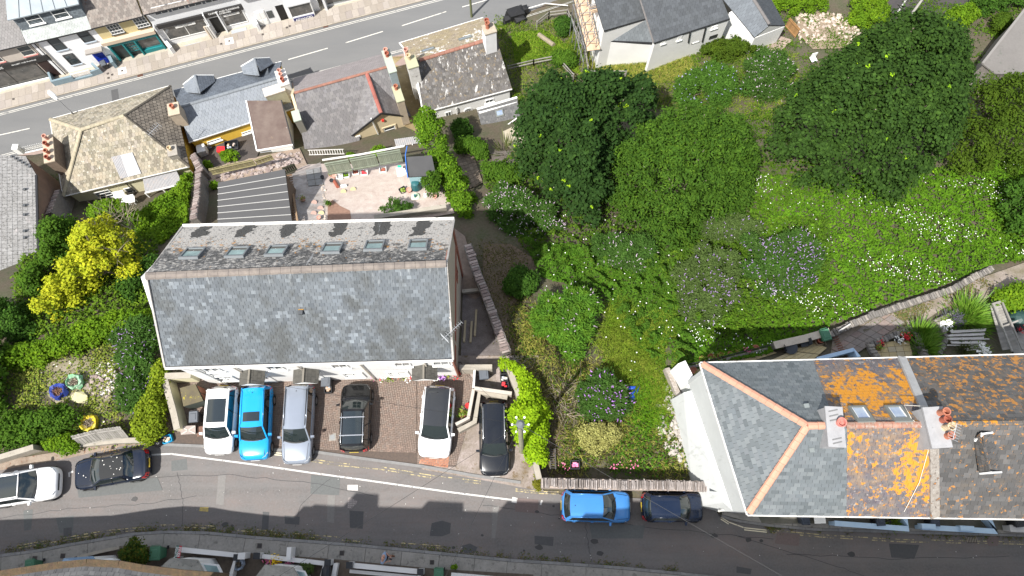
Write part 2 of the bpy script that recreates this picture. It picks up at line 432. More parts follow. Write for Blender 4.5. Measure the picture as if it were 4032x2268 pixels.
def crown_points(outline,zt,zb,npuff,puff,nleaf,squash=.8,edge=0.75,spread=.12):
 """leaf centres and directions on many small clumps filling the outline; higher in the middle"""
 c=sample_poly(outline,npuff*5);A_=abs(area2([tuple(p[:2])for p in outline]));dm2=A_/npuff*.5;acc=[]
 for q in c:
  if not acc or((np.array(acc)-q)**2).sum(1).min()>dm2:acc.append(q)
  if len(acc)>=npuff:break
 c=np.array(acc);d=edge_dist(c[:,0],c[:,1],outline);dm=d.max()
 r=rng.uniform(puff[0],puff[1],len(c));keep=d>r*edge*.45;c,d,r=c[keep][:npuff],d[keep][:npuff],r[keep][:npuff]
 k=np.clip(d/dm,0,1);z=zb+(zt-zb)*np.sqrt(1-(1-k)**2)-r*.6+rng.uniform(-1,.25,len(c))*(zt-zb)*spread
 pc=np.column_stack([c,z])
 w=r**2;idx=rng.choice(len(pc),nleaf,p=w/w.sum())
 dr=unit(rng.normal(size=(nleaf,3))+np.array([0,0,.55]));rr=(r[idx]*np.where(rng.random(nleaf)<.07,rng.uniform(1.05,1.4,nleaf),rng.uniform(.55,1.05,nleaf)))[:,None]
 C=pc[idx]+dr*rr*np.array([1,1,squash]);k=nleaf//7;C[:k,2]-=rng.uniform(.3,1.6,k)*min(1.5,(zt-zb)*.4);return C,dr,pc,r
def bark():return mat('bark',(.17,.14,.105),.95,noise=[(3,(.2,.17,.13),.7)])
def tree(name,label,cat,px,zm,zt,zb,m,npuff=90,puff=(.6,1.2),nleaf=20000,leaf=(.28,.2),trunk=None,ground=None,accents=(),twigs=0,group=None,part='crown',squash=.8,upn=.5,spread=.12,limb_m=None):
 ol=[P(a,b,zm)for a,b in px];cx=np.mean([p[0]for p in ol]);cy=np.mean([p[1]for p in ol])
 if ground is None:ground=tzf(cx,cy)
 t=thing(name,(cx,cy,ground),label,cat,group)
 C,dr,pc,r=crown_points(ol,zt,zb,npuff,puff,nleaf,squash,spread=spread)
 nr=unit(dr*.7+np.array([0,0,upn])+rng.normal(size=C.shape)*.45);s=rng.uniform(.7,1.25,nleaf)
 o=leaf_obj(part,C,nr,leaf[0]*s,leaf[1]*s,m,t);o['kind']='stuff'
 mb=MB();tr=np.array([cx,cy,ground-.3]);top=np.array([cx,cy,zb+(zt-zb)*.45]);H_=zt-ground
 mb.tube([tr,lerp(tr,top,.5)+[.1,.05,0],top],[H_*.032,H_*.026,H_*.015],8)
 for k in range(22+twigs):
  q=pc[rng.integers(len(pc))];s0=lerp(tr,top,rng.uniform(.45,.95));mid=lerp(s0,q,.55)+[0,0,-.25]
  mb.tube([s0,mid,q+[0,0,r.mean()*(.5 if k%3 else 1.0)]],[H_*.012,H_*.008,H_*.003],5)
 mb.build('trunk',limb_m or bark(),t)
 for nm,am,n,sz in accents:
  j=rng.integers(len(pc),size=n);d=unit(rng.normal(size=(n,3))*.6+np.array([0,0,1.]));A=pc[j]+d*(r[j]*.98)[:,None]*np.array([1,1,squash])
  k=6;A2=np.repeat(A,k,0)+rng.normal(size=(n*k,3))*sz*.35
  T=unit(rng.normal(size=(n*k,3))*np.array([1,1,.3]));a=leaf_obj(nm,A2+np.array([0,0,.05]),np.tile([0,0,1.],(n*k,1))+rng.normal(size=(n*k,3))*.3,sz,sz*.7,am,t,T);a['kind']='stuff'
 return t
def spikes(name,pts,dirs,L,r,m,parent):
 """flower spikes: thin three sided cones"""
 n=len(pts);dirs=unit(dirs);up=np.tile([0.13,.2,1.],(n,1));x=unit(np.cross(dirs,up));y=np.cross(x,dirs)
 L=np.broadcast_to(L,(n,))[:,None];vs=[pts]
 for k in range(4):a=math.pi/2*k;vs.append(pts+dirs*L*.3+(x*math.cos(a)+y*math.sin(a))*r)
 vs.append(pts+dirs*L);v=np.stack(vs,1).reshape(-1,3);b=np.arange(n)[:,None]*6
 f=np.concatenate([b+np.array([[0,1+(k+1)%4,1+k]])for k in range(4)]+[b+np.array([[5,1+k,1+(k+1)%4]])for k in range(4)],0)
 o=mk(name,v,f,m,parent);o['kind']='stuff';return o
def buddleia(label,px,zm,h,nleaf,m,fm,nfl,lobes=30,group=None,fl=(.22,.035),puff=(.35,.8),leaf=(.24,.07)):
 ol=[P(a,b,zm)for a,b in px];cx=np.mean([p[0]for p in ol]);cy=np.mean([p[1]for p in ol]);g=tzf(cx,cy)
 t=thing('buddleia_bush',(cx,cy,g),label,'bush',group)
 C,dr,pc,r=crown_points(ol,zm+h*.35,zm-h*.6,lobes,puff,nleaf,.8,spread=.2)
 T=unit(dr*1.0+rng.normal(size=C.shape)*.5);nr=unit(np.array([0,0,1.])+rng.normal(size=C.shape)*.5)
 s=rng.uniform(.7,1.3,nleaf);o=leaf_obj('foliage',C,nr,leaf[0]*s,leaf[1]*s,m,t,T);o['kind']='stuff'
 j=rng.integers(len(pc),size=nfl);d=unit(rng.normal(size=(nfl,3))*.75+np.array([0,0,.75]));A=pc[j]+d*(r[j]*1.0)[:,None]*np.array([1,1,.85])
 spikes('flower_spikes',A,d+rng.normal(size=(nfl,3))*.35,rng.uniform(.7,1.4,nfl)*fl[0],fl[1],fm,t)
 mb=MB()
 for k in range(9):
  q=pc[rng.integers(len(pc))];mb.tube([(cx,cy,g-.1),lerp(np.array([cx,cy,g]),q,.5)+[0,0,.3],q],[.06,.04,.015],5)
 mb.build('stems',bark(),t);return t
def cover(name,label,px,n,m,z=(0,.4),L=.2,W=.14,up=1.0,blade=False,clump=None,parent=None,world=False,bumpy=0.0,lean=.45,cat=None,kind='stuff'):
 ol=px if world else Gn(px);xy=sample_poly(ol,n)
 if clump:
  k,rad=clump;c=sample_poly(ol,k);xy=c[rng.integers(k,size=n)]+rng.normal(size=(n,2))*rad
 g=tz(xy[:,0],xy[:,1]);zz=rng.uniform(z[0],z[1],n)
 if bumpy:
  k_=np.maximum(0,np.sin(xy[:,0]*3.1+np.sin(xy[:,1]*1.3)*2.2)*np.sin(xy[:,1]*3.4+np.sin(xy[:,0]*1.1)*2)+.25*np.sin(xy[:,0]*7+xy[:,1]*2));zz=zz+bumpy*1.5*k_+bumpy*.3*rng.random(n)
 C=np.column_stack([xy,g+zz]);s=rng.uniform(.65,1.35,n)
 if blade:
  T=unit(np.column_stack([rng.normal(size=(n,2))*lean,np.ones(n)]));Nn=rng.normal(size=(n,3));C[:,2]=g+L*s*.35
  o=leaf_obj(name,C,Nn,L*s,W,m,parent,T)
 else:o=leaf_obj(name,C,rng.normal(size=(n,3))*.55+np.array([0,0,up]),L*s,W*s,m,parent)
 if label:o['label']=label
 if cat:o['category']=cat
 if kind:o['kind']=kind
 return o
def tuft(label,c,r,n,m,L=.5,W=.045,cat='plant',name='spiky_plant',lean=.9,flowers=None,group=None):
 t=thing(name,c,label,cat,group);c=np.array(c,float)
 xy=rng.normal(size=(n,2))*r*.45;T=unit(np.column_stack([xy*lean/r*1.2+rng.normal(size=(n,2))*.25,np.ones(n)*.8]));s=rng.uniform(.7,1.2,n)
 C=c+np.column_stack([xy,np.zeros(n)])+T*(L*s*.45)[:,None];Nn=np.cross(T,np.column_stack([-xy[:,1],xy[:,0],np.zeros(n)])+rng.normal(size=(n,3))*.1)
 o=leaf_obj('foliage',C,Nn,L*s,W,m,t,T);o['kind']='stuff'
 if flowers:
  fm,k,fs=flowers;q=c+np.column_stack([rng.normal(size=(k,2))*r*.5,rng.uniform(.5,1,k)*L]);k2=np.repeat(q,5,0)+rng.normal(size=(k*5,3))*fs*.3
  f=leaf_obj('flowers',k2,rng.normal(size=(k*5,3))*.4+[0,0,1],fs,fs*.8,fm,t);f['kind']='stuff'
 return t
def wall_poly(root,pts,m,name='wall',**kw):return mk(name,pts,[tuple(range(len(pts)))],m,root,**kw)
def walls(root,eaves,base,m,inset=.18,gables=(),name='wall',top_drop=.12,th=.22):
 """closed shell of walls under the eaves; gables = (edge index, ridge point)"""
 c=np.mean([np.array(e)[:2]for e in eaves],0);q=[]
 n=len(eaves);e2=[np.array(e,float)for e in eaves]
 A=area2([tuple(p[:2])for p in e2]);sg=1 if A>0 else-1
 for i in range(n):
  p=e2[i];a=(e2[i-1]-p)[:2];b=(e2[(i+1)%n]-p)[:2];a/=np.linalg.norm(a);b/=np.linalg.norm(b)
  s=a+b;cr=abs(a[0]*b[1]-a[1]*b[0]);k=inset/max(cr,.3)
  conv=(b[0]*(-a[1])-b[1]*(-a[0]))*sg
  q.append(p[:2]+s*k*(1 if True else-1))
 gd=dict(gables)
 for i in range(n):
  a,b=q[i],q[(i+1)%n];za,zb_=e2[i][2]-top_drop,e2[(i+1)%n][2]-top_drop
  d=(b-a)/np.linalg.norm(b-a);nrm=np.array([d[1],-d[0]])*sg
  pts=[(a[0],a[1],base),(b[0],b[1],base),(b[0],b[1],zb_)]
  if i in gd:
   g=np.array(gd[i],float);mid=g[:2];t=(mid-a)@d;gp=a+d*t;pts.append((gp[0],gp[1],g[2]-top_drop))
  pts.append((a[0],a[1],za));pts=[np.array(p)for p in pts];k=len(pts)
  inn=[p-np.array([nrm[0],nrm[1],0])*th for p in pts]
  mk(name,pts+inn,[tuple(range(k)),tuple(range(2*k-1,k-1,-1))]+[(j,k+j,k+(j+1)%k,(j+1)%k)for j in range(k)],m,root)
 return q
def roof(root,pts,deck,tm,w=.3,h=.25,t=.02,nparts=0,name='roof',th=.12,**kw):
 """deck slab plus its slates; the first two points are the eaves edge"""
 pts=[np.array(p,float)for p in pts];fr_=kw.pop('frame',None)
 pl=Plane(*fr_)if fr_ is not None else Plane(pts[0],pts[1],pts[2]if len(pts)<4 else(pts[2]+pts[3])/2)
 flat=[pl.at((p-pl.o)@pl.u,(p-pl.o)@pl.v)for p in pts]
 lo=[p-np.array([0,0,th])for p in flat];n=len(flat)
 A=area2([tuple(p[:2])for p in flat]);top=tuple(range(n))if A>0 else tuple(range(n-1,-1,-1))
 o=mk(name,flat+lo,[top,tuple(i+n for i in reversed(top))]+[(i,i+n,(i+1)%n+n,(i+1)%n)for i in range(n)],deck,root)
 if tm is not None:tiles(pl,flat,w,h,t,tm,o if False else root,name='slate',nparts=nparts,**kw)
 return pl
def ridge(root,a,b,m,r=.13,seg=.45,name='ridge_tile',lift=.03,parts=True,arc=5):
 a=np.array(a,float)+[0,0,lift];b=np.array(b,float)+[0,0,lift];L_=np.linalg.norm(b-a);n=max(1,int(L_/seg));d=(b-a)/L_
 x=np.cross(d,[0,0,1.]);x/=np.linalg.norm(x);y=np.cross(x,d)
 mb=MB()
 for i in range(n):
  p=lerp(a,b,i/n);q=lerp(a,b,(i+.97)/n);vs=[]
  for s,rr in((p,r*1.06),(q,r*.97)):
   for k in range(arc):t=math.pi*k/(arc-1);vs.append(s+x*math.cos(t)*rr*1.15+y*(math.sin(t)*rr*.75-.02))
  fs=[(k,k+1,arc+k+1,arc+k)for k in range(arc-1)]+[tuple(range(arc-1,-1,-1)),tuple(range(arc,2*arc))]
  if parts:mk(name,vs,fs,m,root)
  else:mb.add(vs,fs)
 if not parts:o=mb.build(name+'s',m,root)
def strip(root,a,b,w,h,m,name='verge',lift=0):
 a=np.array(a,float)+[0,0,lift];b=np.array(b,float)+[0,0,lift];return MB().bar(a,b,w,h).build(name,m,root)
def pot(mb_parent,c,r=.13,h=.45,m=None,name='chimney_pot'):
 mb=MB();mb.lathe(c,[(r*1.0,0),(r*.85,h*.15),(r*.8,h*.8),(r*1.12,h*.84),(r*1.12,h),(r*.85,h),(r*.72,h*.55),(0.001,h*.5)],12)
 return mb.build(name,m,mb_parent,smooth=False)
def chimney(root,pxc,ztop,zbase,w,d,rz,m,cap=None,pots=(),potm=None,pr=.13,ph=.45,capw=.08):
 """stack whose top centre is seen at pxc"""
 c=P(*pxc,ztop);mb=MB().box((c[0],c[1],zbase),(w,d,ztop-.12-zbase),rz)
 st=mb.build('chimney',m,root)
 MB().box((c[0],c[1],ztop-.12),(w+capw,d+capw,.12),rz).build('chimney_cap',cap or m,st)
 for i,(u,v,mm,hh)in enumerate(pots):
  x=c[0]+u*math.cos(rz)-v*math.sin(rz);y=c[1]+u*math.sin(rz)+v*math.cos(rz);pot(st,(x,y,ztop-.03),pr,hh,mm)
 return st
def rooflight(root,pl,px,fm,gm,raise_=.1,fw=.07,name='rooflight',off=.03):
 """px = two opposite pixel corners on the roof plane (lower left, upper right as u,v)"""
 (u0,v0),(u1,v1)=pl.uv(*px[0],off),pl.uv(*px[1],off);u0,u1=sorted((u0,u1));v0,v1=sorted((v0,v1))
 mb=MB()
 for a,b,c,d in((u0,v0,u1,v0+fw*1.5),(u0,v1-fw,u1,v1),(u0,v0+fw*1.5,u0+fw,v1-fw),(u1-fw,v0+fw*1.5,u1,v1-fw)):pl.box(mb,a,b,c,d,off*.5,off+raise_)
 fr=mb.build(name,fm,root)
 g=MB();pl.box(g,u0+fw*.9,v0+fw*1.4,u1-fw*.9,v1-fw*.9,off,off+raise_*.55);g.build('pane',gm,fr)
 k=MB();pl.box(k,u0+fw*2,v0+fw*3,u1-fw*2,(v0*.45+v1*.55),off+raise_*.56,off+raise_*.6);
 return fr
def glassm():return mat('window_glass',(.035,.045,.05),.06,spec=.8,noise=[(.8,(.09,.1,.1),.5)])
def window(root,pl,p0,p1,fm,gm=None,bars=(1,1),sill=None,fw=.07,depth=.12,surround=None,name='window',px=True,curtain=None):
 """window on a facade plane; p0 lower left and p1 upper right (pixels or plane units)"""
 (u0,v0),(u1,v1)=(pl.uv(*p0),pl.uv(*p1))if px else(p0,p1)
 u0,u1=sorted((u0,u1));v0,v1=sorted((v0,v1));gm=gm or glassm()
 mb=MB()
 for a,b,c,d in((u0,v0,u1,v0+fw),(u0,v1-fw,u1,v1),(u0,v0+fw,u0+fw,v1-fw),(u1-fw,v0+fw,u1,v1-fw)):pl.box(mb,a,b,c,d,.0,.05)
 nx,ny=bars
 for i in range(1,nx+1):u=lerp(u0,u1,i/(nx+1));pl.box(mb,u-fw*.35,v0+fw,u+fw*.35,v1-fw,.008,.04)
 for i in range(1,ny+1):v=lerp(v0,v1,i/(ny+1));pl.box(mb,u0+fw,v-fw*.35,u1-fw,v+fw*.35,.010,.044)
 w_=mb.build(name,fm,root)
 for i in range(nx+1):
  for j in range(ny+1):
   g=MB();a,b=lerp(u0,u1,i/(nx+1)),lerp(u0,u1,(i+1)/(nx+1));c,d=lerp(v0,v1,j/(ny+1)),lerp(v0,v1,(j+1)/(ny+1))
   pl.box(g,a+.004,c+.004,b-.004,d-.004,.004,.016)
   if nx*ny>3:
    continue
   g.build('pane',gm,w_)
 if nx*ny>3:g=MB();pl.box(g,u0+.01,v0+.01,u1-.01,v1-.01,.004,.016);g.build('pane',gm,w_)
 if sill:s=MB();pl.box(s,u0-.08,v0-.1,u1+.08,v0-.003,0,.11);s.build('sill',sill,w_)
 if surround:
  s=MB();q=.12
  for a,b,c,d in((u0-q,v1+.003,u1+q,v1+q),(u0-q,v0,u0-.003,v1),(u1+.003,v0,u1+q,v1)):pl.box(s,a,b,c,d,0,.07)
  s.build('surround',surround,w_)
 return w_
def panel(root,pl,p0,p1,m,n0=0,n1=.06,name='panel',px=True):
 (u0,v0),(u1,v1)=(pl.uv(*p0),pl.uv(*p1))if px else(p0,p1)
 u0,u1=sorted((u0,u1));v0,v1=sorted((v0,v1));mb=MB();pl.box(mb,u0,v0,u1,v1,n0,n1);return mb.build(name,m,root)
def lettering(root,pl,text,u,v,size,m,n=.07,name='lettering',width=None,bold=False,align='CENTER'):
 cu=bpy.data.curves.new(name,'FONT');cu.body=text;cu.size=size;cu.align_x=align;cu.align_y='CENTER';cu.extrude=.008
 if bold:cu.offset=size*.02
 o=bpy.data.objects.new('tmp_text',cu);col.objects.link(o);bpy.context.view_layer.update()
 dg=bpy.context.evaluated_depsgraph_get();me=bpy.data.meshes.new_from_object(o.evaluated_get(dg));bpy.data.objects.remove(o)
 co=np.array([v_.co[:]for v_ in me.vertices]).reshape(-1,3);fs=[tuple(p.vertices)for p in me.polygons];bpy.data.meshes.remove(me)
 if not len(co):return
 if width:
  k=width/(co[:,0].max()-co[:,0].min());co[:,0]*=k
 w=pl.o+np.outer(co[:,0]+u,pl.u)+np.outer(co[:,1]+v,pl.v)+np.outer(co[:,2]+n,pl.n)
 return mk(name,w,fs,m,root)
def low_wall(name,label,pts,w,h,m,base=None,cap=None,cat='wall',group=None,capw=.06,caph=.07,parent=None):
 """garden wall along ground points, with a coping if asked; one part per straight run"""
 pts=[np.array(p,float)for p in pts];L_,R_=ribbon_pts(pts,w)
 t=parent or thing(name,np.mean(pts,0),label,cat,group)
 mb=MB()
 for i in range(len(pts)-1):
  zb=[tzf(*p[:2])-.5 if base is None else base for p in(L_[i],R_[i],R_[i+1],L_[i+1])]
  zt=[(p[2]if base is None else base)+h for p in(pts[i],pts[i],pts[i+1],pts[i+1])]
  q=[L_[i],R_[i],R_[i+1],L_[i+1]]
  mb.hexa([np.array([p[0],p[1],a])for p,a in zip(q,zb)],[np.array([p[0],p[1],a])for p,a in zip(q,zt)])
 mb.build('wall_body',m,t)
 if cap:
  L2,R2=ribbon_pts(pts,w+capw);mb=MB()
  for i in range(len(pts)-1):
   z0,z1=(pts[i][2]if base is None else base)+h+.002,(pts[i+1][2]if base is None else base)+h+.002
   q=[(L2[i],z0),(R2[i],z0),(R2[i+1],z1),(L2[i+1],z1)]
   mb.hexa([np.array([p[0],p[1],a])for p,a in q],[np.array([p[0],p[1],a+caph])for p,a in q])
  mb.build('coping',cap,t)
 return t
def stones_on(parent,pts,w,z,m,size=.2,n=None,name='coping_stone',upright=True,limit=300,h=.16):
 """a row of rough stones set on edge along a wall top, each its own part"""
 pts=[np.array(p,float)for p in pts];k=0
 for a,b in zip(pts[:-1],pts[1:]):
  L_=np.linalg.norm((b-a)[:2]);d=(b-a)/L_;nrm=np.array([-d[1],d[0],0]);s=0
  while s<L_ and k<limit:
   tk=size*random.uniform(.45,1.1)if upright else size*random.uniform(.7,1.3);ln=w*random.uniform(.82,1.12);hh=h*random.uniform(.6,1.5)
   c=a+d*(s+tk/2)+nrm*random.uniform(-.04,.04);c[2]=c[2]+z-.02
   sk=random.uniform(-.12,.12)
   mk(name,rock_pts(c,tk*.96,ln,hh,d,nrm,sk),ROCK_F,m,parent);s+=tk;k+=1
ROCK_F=[(3,2,1,0),(0,1,5,4),(1,2,6,5),(2,3,7,6),(3,0,4,7),(4,5,8),(5,6,8),(6,7,8),(7,4,8)]
def rock_pts(c,a,b,h,d,n,sk=0):
 j=lambda:random.uniform(.8,1.05)
 q=[c+d*(a/2*i*j()+sk*0)+n*(b/2*k*j())for i,k in((-1,-1),(1,-1),(1,1),(-1,1))]
 up=np.array([0,0,1.]);top=[lerp(c,p,.86)+up*h*random.uniform(.75,.95)for p in q]
 return q+top+[c+up*h*1.05+d*a*random.uniform(-.2,.2)]
def rubble(name,label,px,n,m,size=(.1,.35),zoff=0,kind='stuff',world=False,cat=None):
 ol=px if world else Gn(px);xy=sample_poly(ol,n);z=tz(xy[:,0],xy[:,1]);V_,F_=[],[]
 for i in range(n):
  s=random.uniform(*size)**1.0*random.uniform(.6,1);a=random.uniform(0,6.28);d=np.array([math.cos(a),math.sin(a),0]);nn=np.array([-d[1],d[0],0]);b0=len(V_)
  V_+=list(rock_pts(np.array([xy[i,0],xy[i,1],z[i]-.02+zoff]),s,s*random.uniform(.5,1),s*random.uniform(.3,.6),d,nn));F_+=[tuple(k+b0 for k in f)for f in ROCK_F]
 o=mk(name,V_,F_,m);tag(o,label,cat,kind=kind);return o
def paint(name,c,flake=0.0,rough=.22):return mat(name,c,rough,coat=.4,spec=.35,metal=flake,noise=[(1.4,tuple(min(1,x*1.12+.004)for x in c),.5)])
def surf(grid,name,m,parent,smooth=True):
 nu,nv=len(grid),len(grid[0]);vs=[p for r_ in grid for p in r_]
 fs=[(i*nv+j,(i+1)*nv+j,(i+1)*nv+j+1,i*nv+j+1)for i in range(nu-1)for j in range(nv-1)]
 return mk(name,vs,fs,m,parent,smooth)
def car(label,front,rear,W,H,pm,style='hatch',roofm=None,glassroof=None,rails=None,plate='w',extras=(),lift=0.0,group='cars parked outdoors',tail=True,z=0.0,crossbar=None,bonnet_marks=False,aerial=True,grime=None):
 """front, rear: pixels of the middle of each end at about 0.6 m above the ground"""
 f=P(*front,z+.6);r=P(*rear,z+.6);L=np.linalg.norm((f-r)[:2]);c=(f+r)/2;c[2]=z;ang=math.atan2(f[1]-r[1],f[0]-r[0])
 t=thing('parked_car',c,label,'car',group)
 ca,sa=math.cos(ang),math.sin(ang)
 def X(p):return np.array([c[0]+p[0]*ca-p[1]*sa,c[1]+p[0]*sa+p[1]*ca,z+p[2]])
 hw=W/2;h2=L/2
 S=dict(hatch=dict(cowl=.25,rf=.075,rr=-.385,rb=-.475,belt=.62,hood=.60,rw=.385),estate=dict(cowl=.225,rf=.085,rr=-.44,rb=-.485,belt=.60,hood=.58,rw=.40),suv=dict(cowl=.235,rf=.085,rr=-.43,rb=-.48,belt=.61,hood=.62,rw=.40),coupe=dict(cowl=.225,rf=.065,rr=-.235,rb=-.335,belt=.64,hood=.60,rw=.37),mpv=dict(cowl=.26,rf=.13,rr=-.42,rb=-.48,belt=.60,hood=.58,rw=.40))[style]
 zb=S['belt']*H;zh=S['hood']*H;zs=.22
 st=[(.500,.60,zh*.60),(.488,.80,zh*.76),(.455,.92,zh*.87),(.40,.975,zh*.93),(.33,1,zh*.985),(S['cowl']+.02,1,zb*1.0),(.1,1,zb),(-.1,1,zb+.01),(-.3,1,zb+.03),(-.40,.985,zb+.04 if style!='coupe' else zb+.04),(-.462,.93,zb+.02),(-.49,.85,zb*.93),(-.50,.72,zb*.72)]
 sec=lambda wf,zt:[(0,zs-.02),(hw*wf*.82,zs),(hw*wf*.97,zs+.1),(hw*wf*1.0,(zs+zt)*.52),(hw*wf*.985,zt-.13),(hw*wf*.93,zt-.03),(hw*wf*.80,zt+.005),(hw*wf*.45,zt+.03),(0,zt+.04)]
 bm_v,nsec=[],16
 for xf,wf,zt in st:
  s=sec(wf,zt);ring=[(y,q)for y,q in s]+[(-y,q)for y,q in s[-2:0:-1]];nsec=len(ring);bm_v+=[X((xf*L,y,q))for y,q in ring]
 fs=[(i*nsec+k,i*nsec+(k+1)%nsec,(i+1)*nsec+(k+1)%nsec,(i+1)*nsec+k)for i in range(len(st)-1)for k in range(nsec)]+[tuple(range(nsec-1,-1,-1)),tuple((len(st)-1)*nsec+k for k in range(nsec))]
 bo=mk('body',bm_v,fs,pm,t,True);sm=bo.modifiers.new('round','SUBSURF');sm.levels=1;sm.render_levels=2
 bl=mat('car_black_trim',(.012,.012,.013),.45);gl=mat('car_glass',(.012,.018,.018),.04,spec=.9,coat=.6)
 xc,xf_,xr,xb=S['cowl']*L,S['rf']*L,S['rr']*L,S['rb']*L;wb,wr=hw*.90,hw*(S['rw']*2-.06)
 def arc(x,w,zc,crown,n=7,dx=0):return[X((x-dx*(2*k/(n-1)-1)**2,w*(2*k/(n-1)-1),zc-crown*(2*k/(n-1)-1)**2))for k in range(n)]
 zr=H-.02
 ws=[arc(lerp(xc+.10,xf_,s),lerp(wb*.94,wr*.95,s),lerp(zb+.035,zr-.01,s)+.05*math.sin(math.pi*s),lerp(.02,.03,s),dx=lerp(.16,.05,s))for s in np.linspace(0,1,5)]
 surf(ws,'windscreen',gl,t)
 rwn=[arc(lerp(xr,xb,s),lerp(wr*.93,wb*.86,s),lerp(zr-.02,zb+.06,s)+.05*math.sin(math.pi*s),.03,dx=-lerp(.04,.08,s))for s in np.linspace(0,1,5)]
 surf(rwn,'rear_window',gl,t)
 rm=roofm or pm
 n=9;rg=[]
 for s in np.linspace(0,1,n):
  x=lerp(xf_+.03,xr-.03,s);e=math.sin(math.pi*min(1,max(0,s)))
  row=[]
  for k in range(9):q=2*k/8-1;row.append(X((x-(.05*q*q if s<.1 else 0)+(.04*q*q if s>.9 else 0),wr*q*1.0,zr+.035*(1-q*q)*.8+.02*e-(.05 if abs(q)==1 else 0))))
  rg.append(row)
 surf(rg,'roof',rm,t)
 for sgn in(-1,1):
  sides=[(xc+.03,xf_),(lerp(xc,xb,.47),lerp(xf_,xr,.47)),(lerp(xc,xb,.80),lerp(xf_,xr,.84)),(xb+.12,xr+.02)]
  for i in range(3):
   if style=='coupe' and i==2:continue
   (b0,t0),(b1,t1)=sides[i],sides[i+1];g=.03
   surf([[X((lerp(b0-g,t0-g,s),sgn*lerp(wb*1.0,wr*1.005,s),lerp(zb+.0,zr-.07,s)+.0)),X((lerp(b1+g,t1+g,s),sgn*lerp(wb*1.0,wr*1.005,s),lerp(zb,zr-.07,s)))]for s in(0,.5,1)],'side_window',gl,t)
  for i,(b0,t0)in enumerate(sides):
   wd_=.07 if i in(0,)else(.05 if i in(1,2)else.16)
   MB().bar(X((b0,sgn*wb*.985,zb-.01)),X((t0,sgn*wr*.985,zr-.035)),wd_,.05).build('pillar',pm if i in(0,3)else bl,t)
  MB().tube([X((xf_+.03,sgn*wr*.985,zr-.03)),X((lerp(xf_,xr,.5),sgn*wr*1.0,zr-.005)),X((xr,sgn*wr*.985,zr-.03))],.035,6).build('roof_edge',pm,t,True)
  mb=MB();mb.add([X((xc-.22+a,sgn*(hw*.97+b_),zb+.05+h_))for a,b_,h_ in((-.07,0,0),(.09,0,0),(.05,.2,0),(-.07,.2,0),(-.07,0,.13),(.06,0,.13),(.02,.19,.12),(-.07,.19,.12))],[(3,2,1,0),(4,5,6,7),(0,1,5,4),(1,2,6,5),(2,3,7,6),(3,0,4,7)]);mb.build('wing_mirror',pm,t)
  hl=mat('headlamp',(.75,.78,.8),.12,spec=.9,coat=1)
  surf([[X((xq*L,sgn*hw*yq,zq))for xq,yq,zq in rowp]for rowp in[((.486,.54,zh*.66),(.472,.74,zh*.70),(.440,.90,zh*.74)),((.478,.56,zh*.86),(.455,.76,zh*.92),(.405,.915,zh*.93))]],'headlight',hl,t)
  surf([[X((xq*L,sgn*hw*yq,zq))for xq,yq,zq in rowp]for rowp in[((-.506,.58,zb*.72),(-.492,.82,zb*.74),(-.455,.955,zb*.76)),((-.488,.60,zb*1.04),(-.470,.82,zb*1.06),(-.425,.93,zb*1.05))]],'tail_light',mat('tail_lamp',(.5,.012,.015),.15,coat=1),t)
  for xw in(.335,-.30):
   cw=X((xw*L,sgn*(hw-.085),.31));axis=X((0,sgn,0))-X((0,0,0));MBt=MB();MBr=MB()
   e1=X((1,0,0))-X((0,0,0));e2_=np.array([0,0,1.]);k=16
   ring=lambda r_,off:[cw+axis*off+(e1*math.cos(2*math.pi*i/k)+e2_*math.sin(2*math.pi*i/k))*r_ for i in range(k)]
   a,b2,c2=ring(.31,-.1),ring(.31,.09),ring(.2,.1);vs=a+b2+c2
   MBt.add(vs,[(i,(i+1)%k,k+(i+1)%k,k+i)for i in range(k)]+[(k+i,k+(i+1)%k,2*k+(i+1)%k,2*k+i)for i in range(k)])
   MBr.add(ring(.2,.085)+ring(.07,.1),[(i,(i+1)%k,k+(i+1)%k,k+i)for i in range(k)]+[tuple(range(k,2*k))])
   w_=MBt.build('wheel',mat('tyre',(.02,.02,.02),.9),t);MBr.build('rim',mat('alloy',(.45,.46,.48),.3,metal=.8),w_)
   A1=[cw+axis*.088+(e1*math.cos(math.pi*i/8)+e2_*math.sin(math.pi*i/8))*.36 for i in range(9)];A2=[cw+axis*.088+(e1*math.cos(math.pi*i/8)+e2_*math.sin(math.pi*i/8))*.30 for i in range(9)]
   MB().add(A1+A2,[(i,i+1,10+i,9+i)for i in range(8)]).build('wheel_arch',bl,t)
 surf([arc(xc+.13,wb*.93,zb+.03,.02,dx=.17),arc(xc+.03,wb*.92,zb+.075,.02,dx=.16)],'scuttle',bl,t)
 wp=MB()
 for y0,y1 in((-.05,-.62),(.45,-.1)):wp.bar(X((xc+.07,y0*hw*1.2,zb+.09)),X((xc-.06,y1*hw*1.2,zb+.14)),.025,.02)
 wp.build('wipers',bl,t)
 for nm,xx,zz,col_ in(('front_plate',.5035,zh*.42,(.8,.8,.78)),('rear_plate',-.507,zb*.68,(.75,.55,.05))):
  MB().obox(X((xx*L,-.26,zz)),X((0,.52,0))-X((0,0,0)),np.array([0,0,.11]),X((.012 if xx>0 else-.012,0,0))-X((0,0,0))).build(nm,mat(nm,col_,.4),t)
 MB().obox(X((.496*L,-hw*.5,zh*.56)),X((0,hw,0))-X((0,0,0)),np.array([0,0,zh*.12]),X((.012,0,0))-X((0,0,0))).build('grille',bl,t)
 seams=MB()
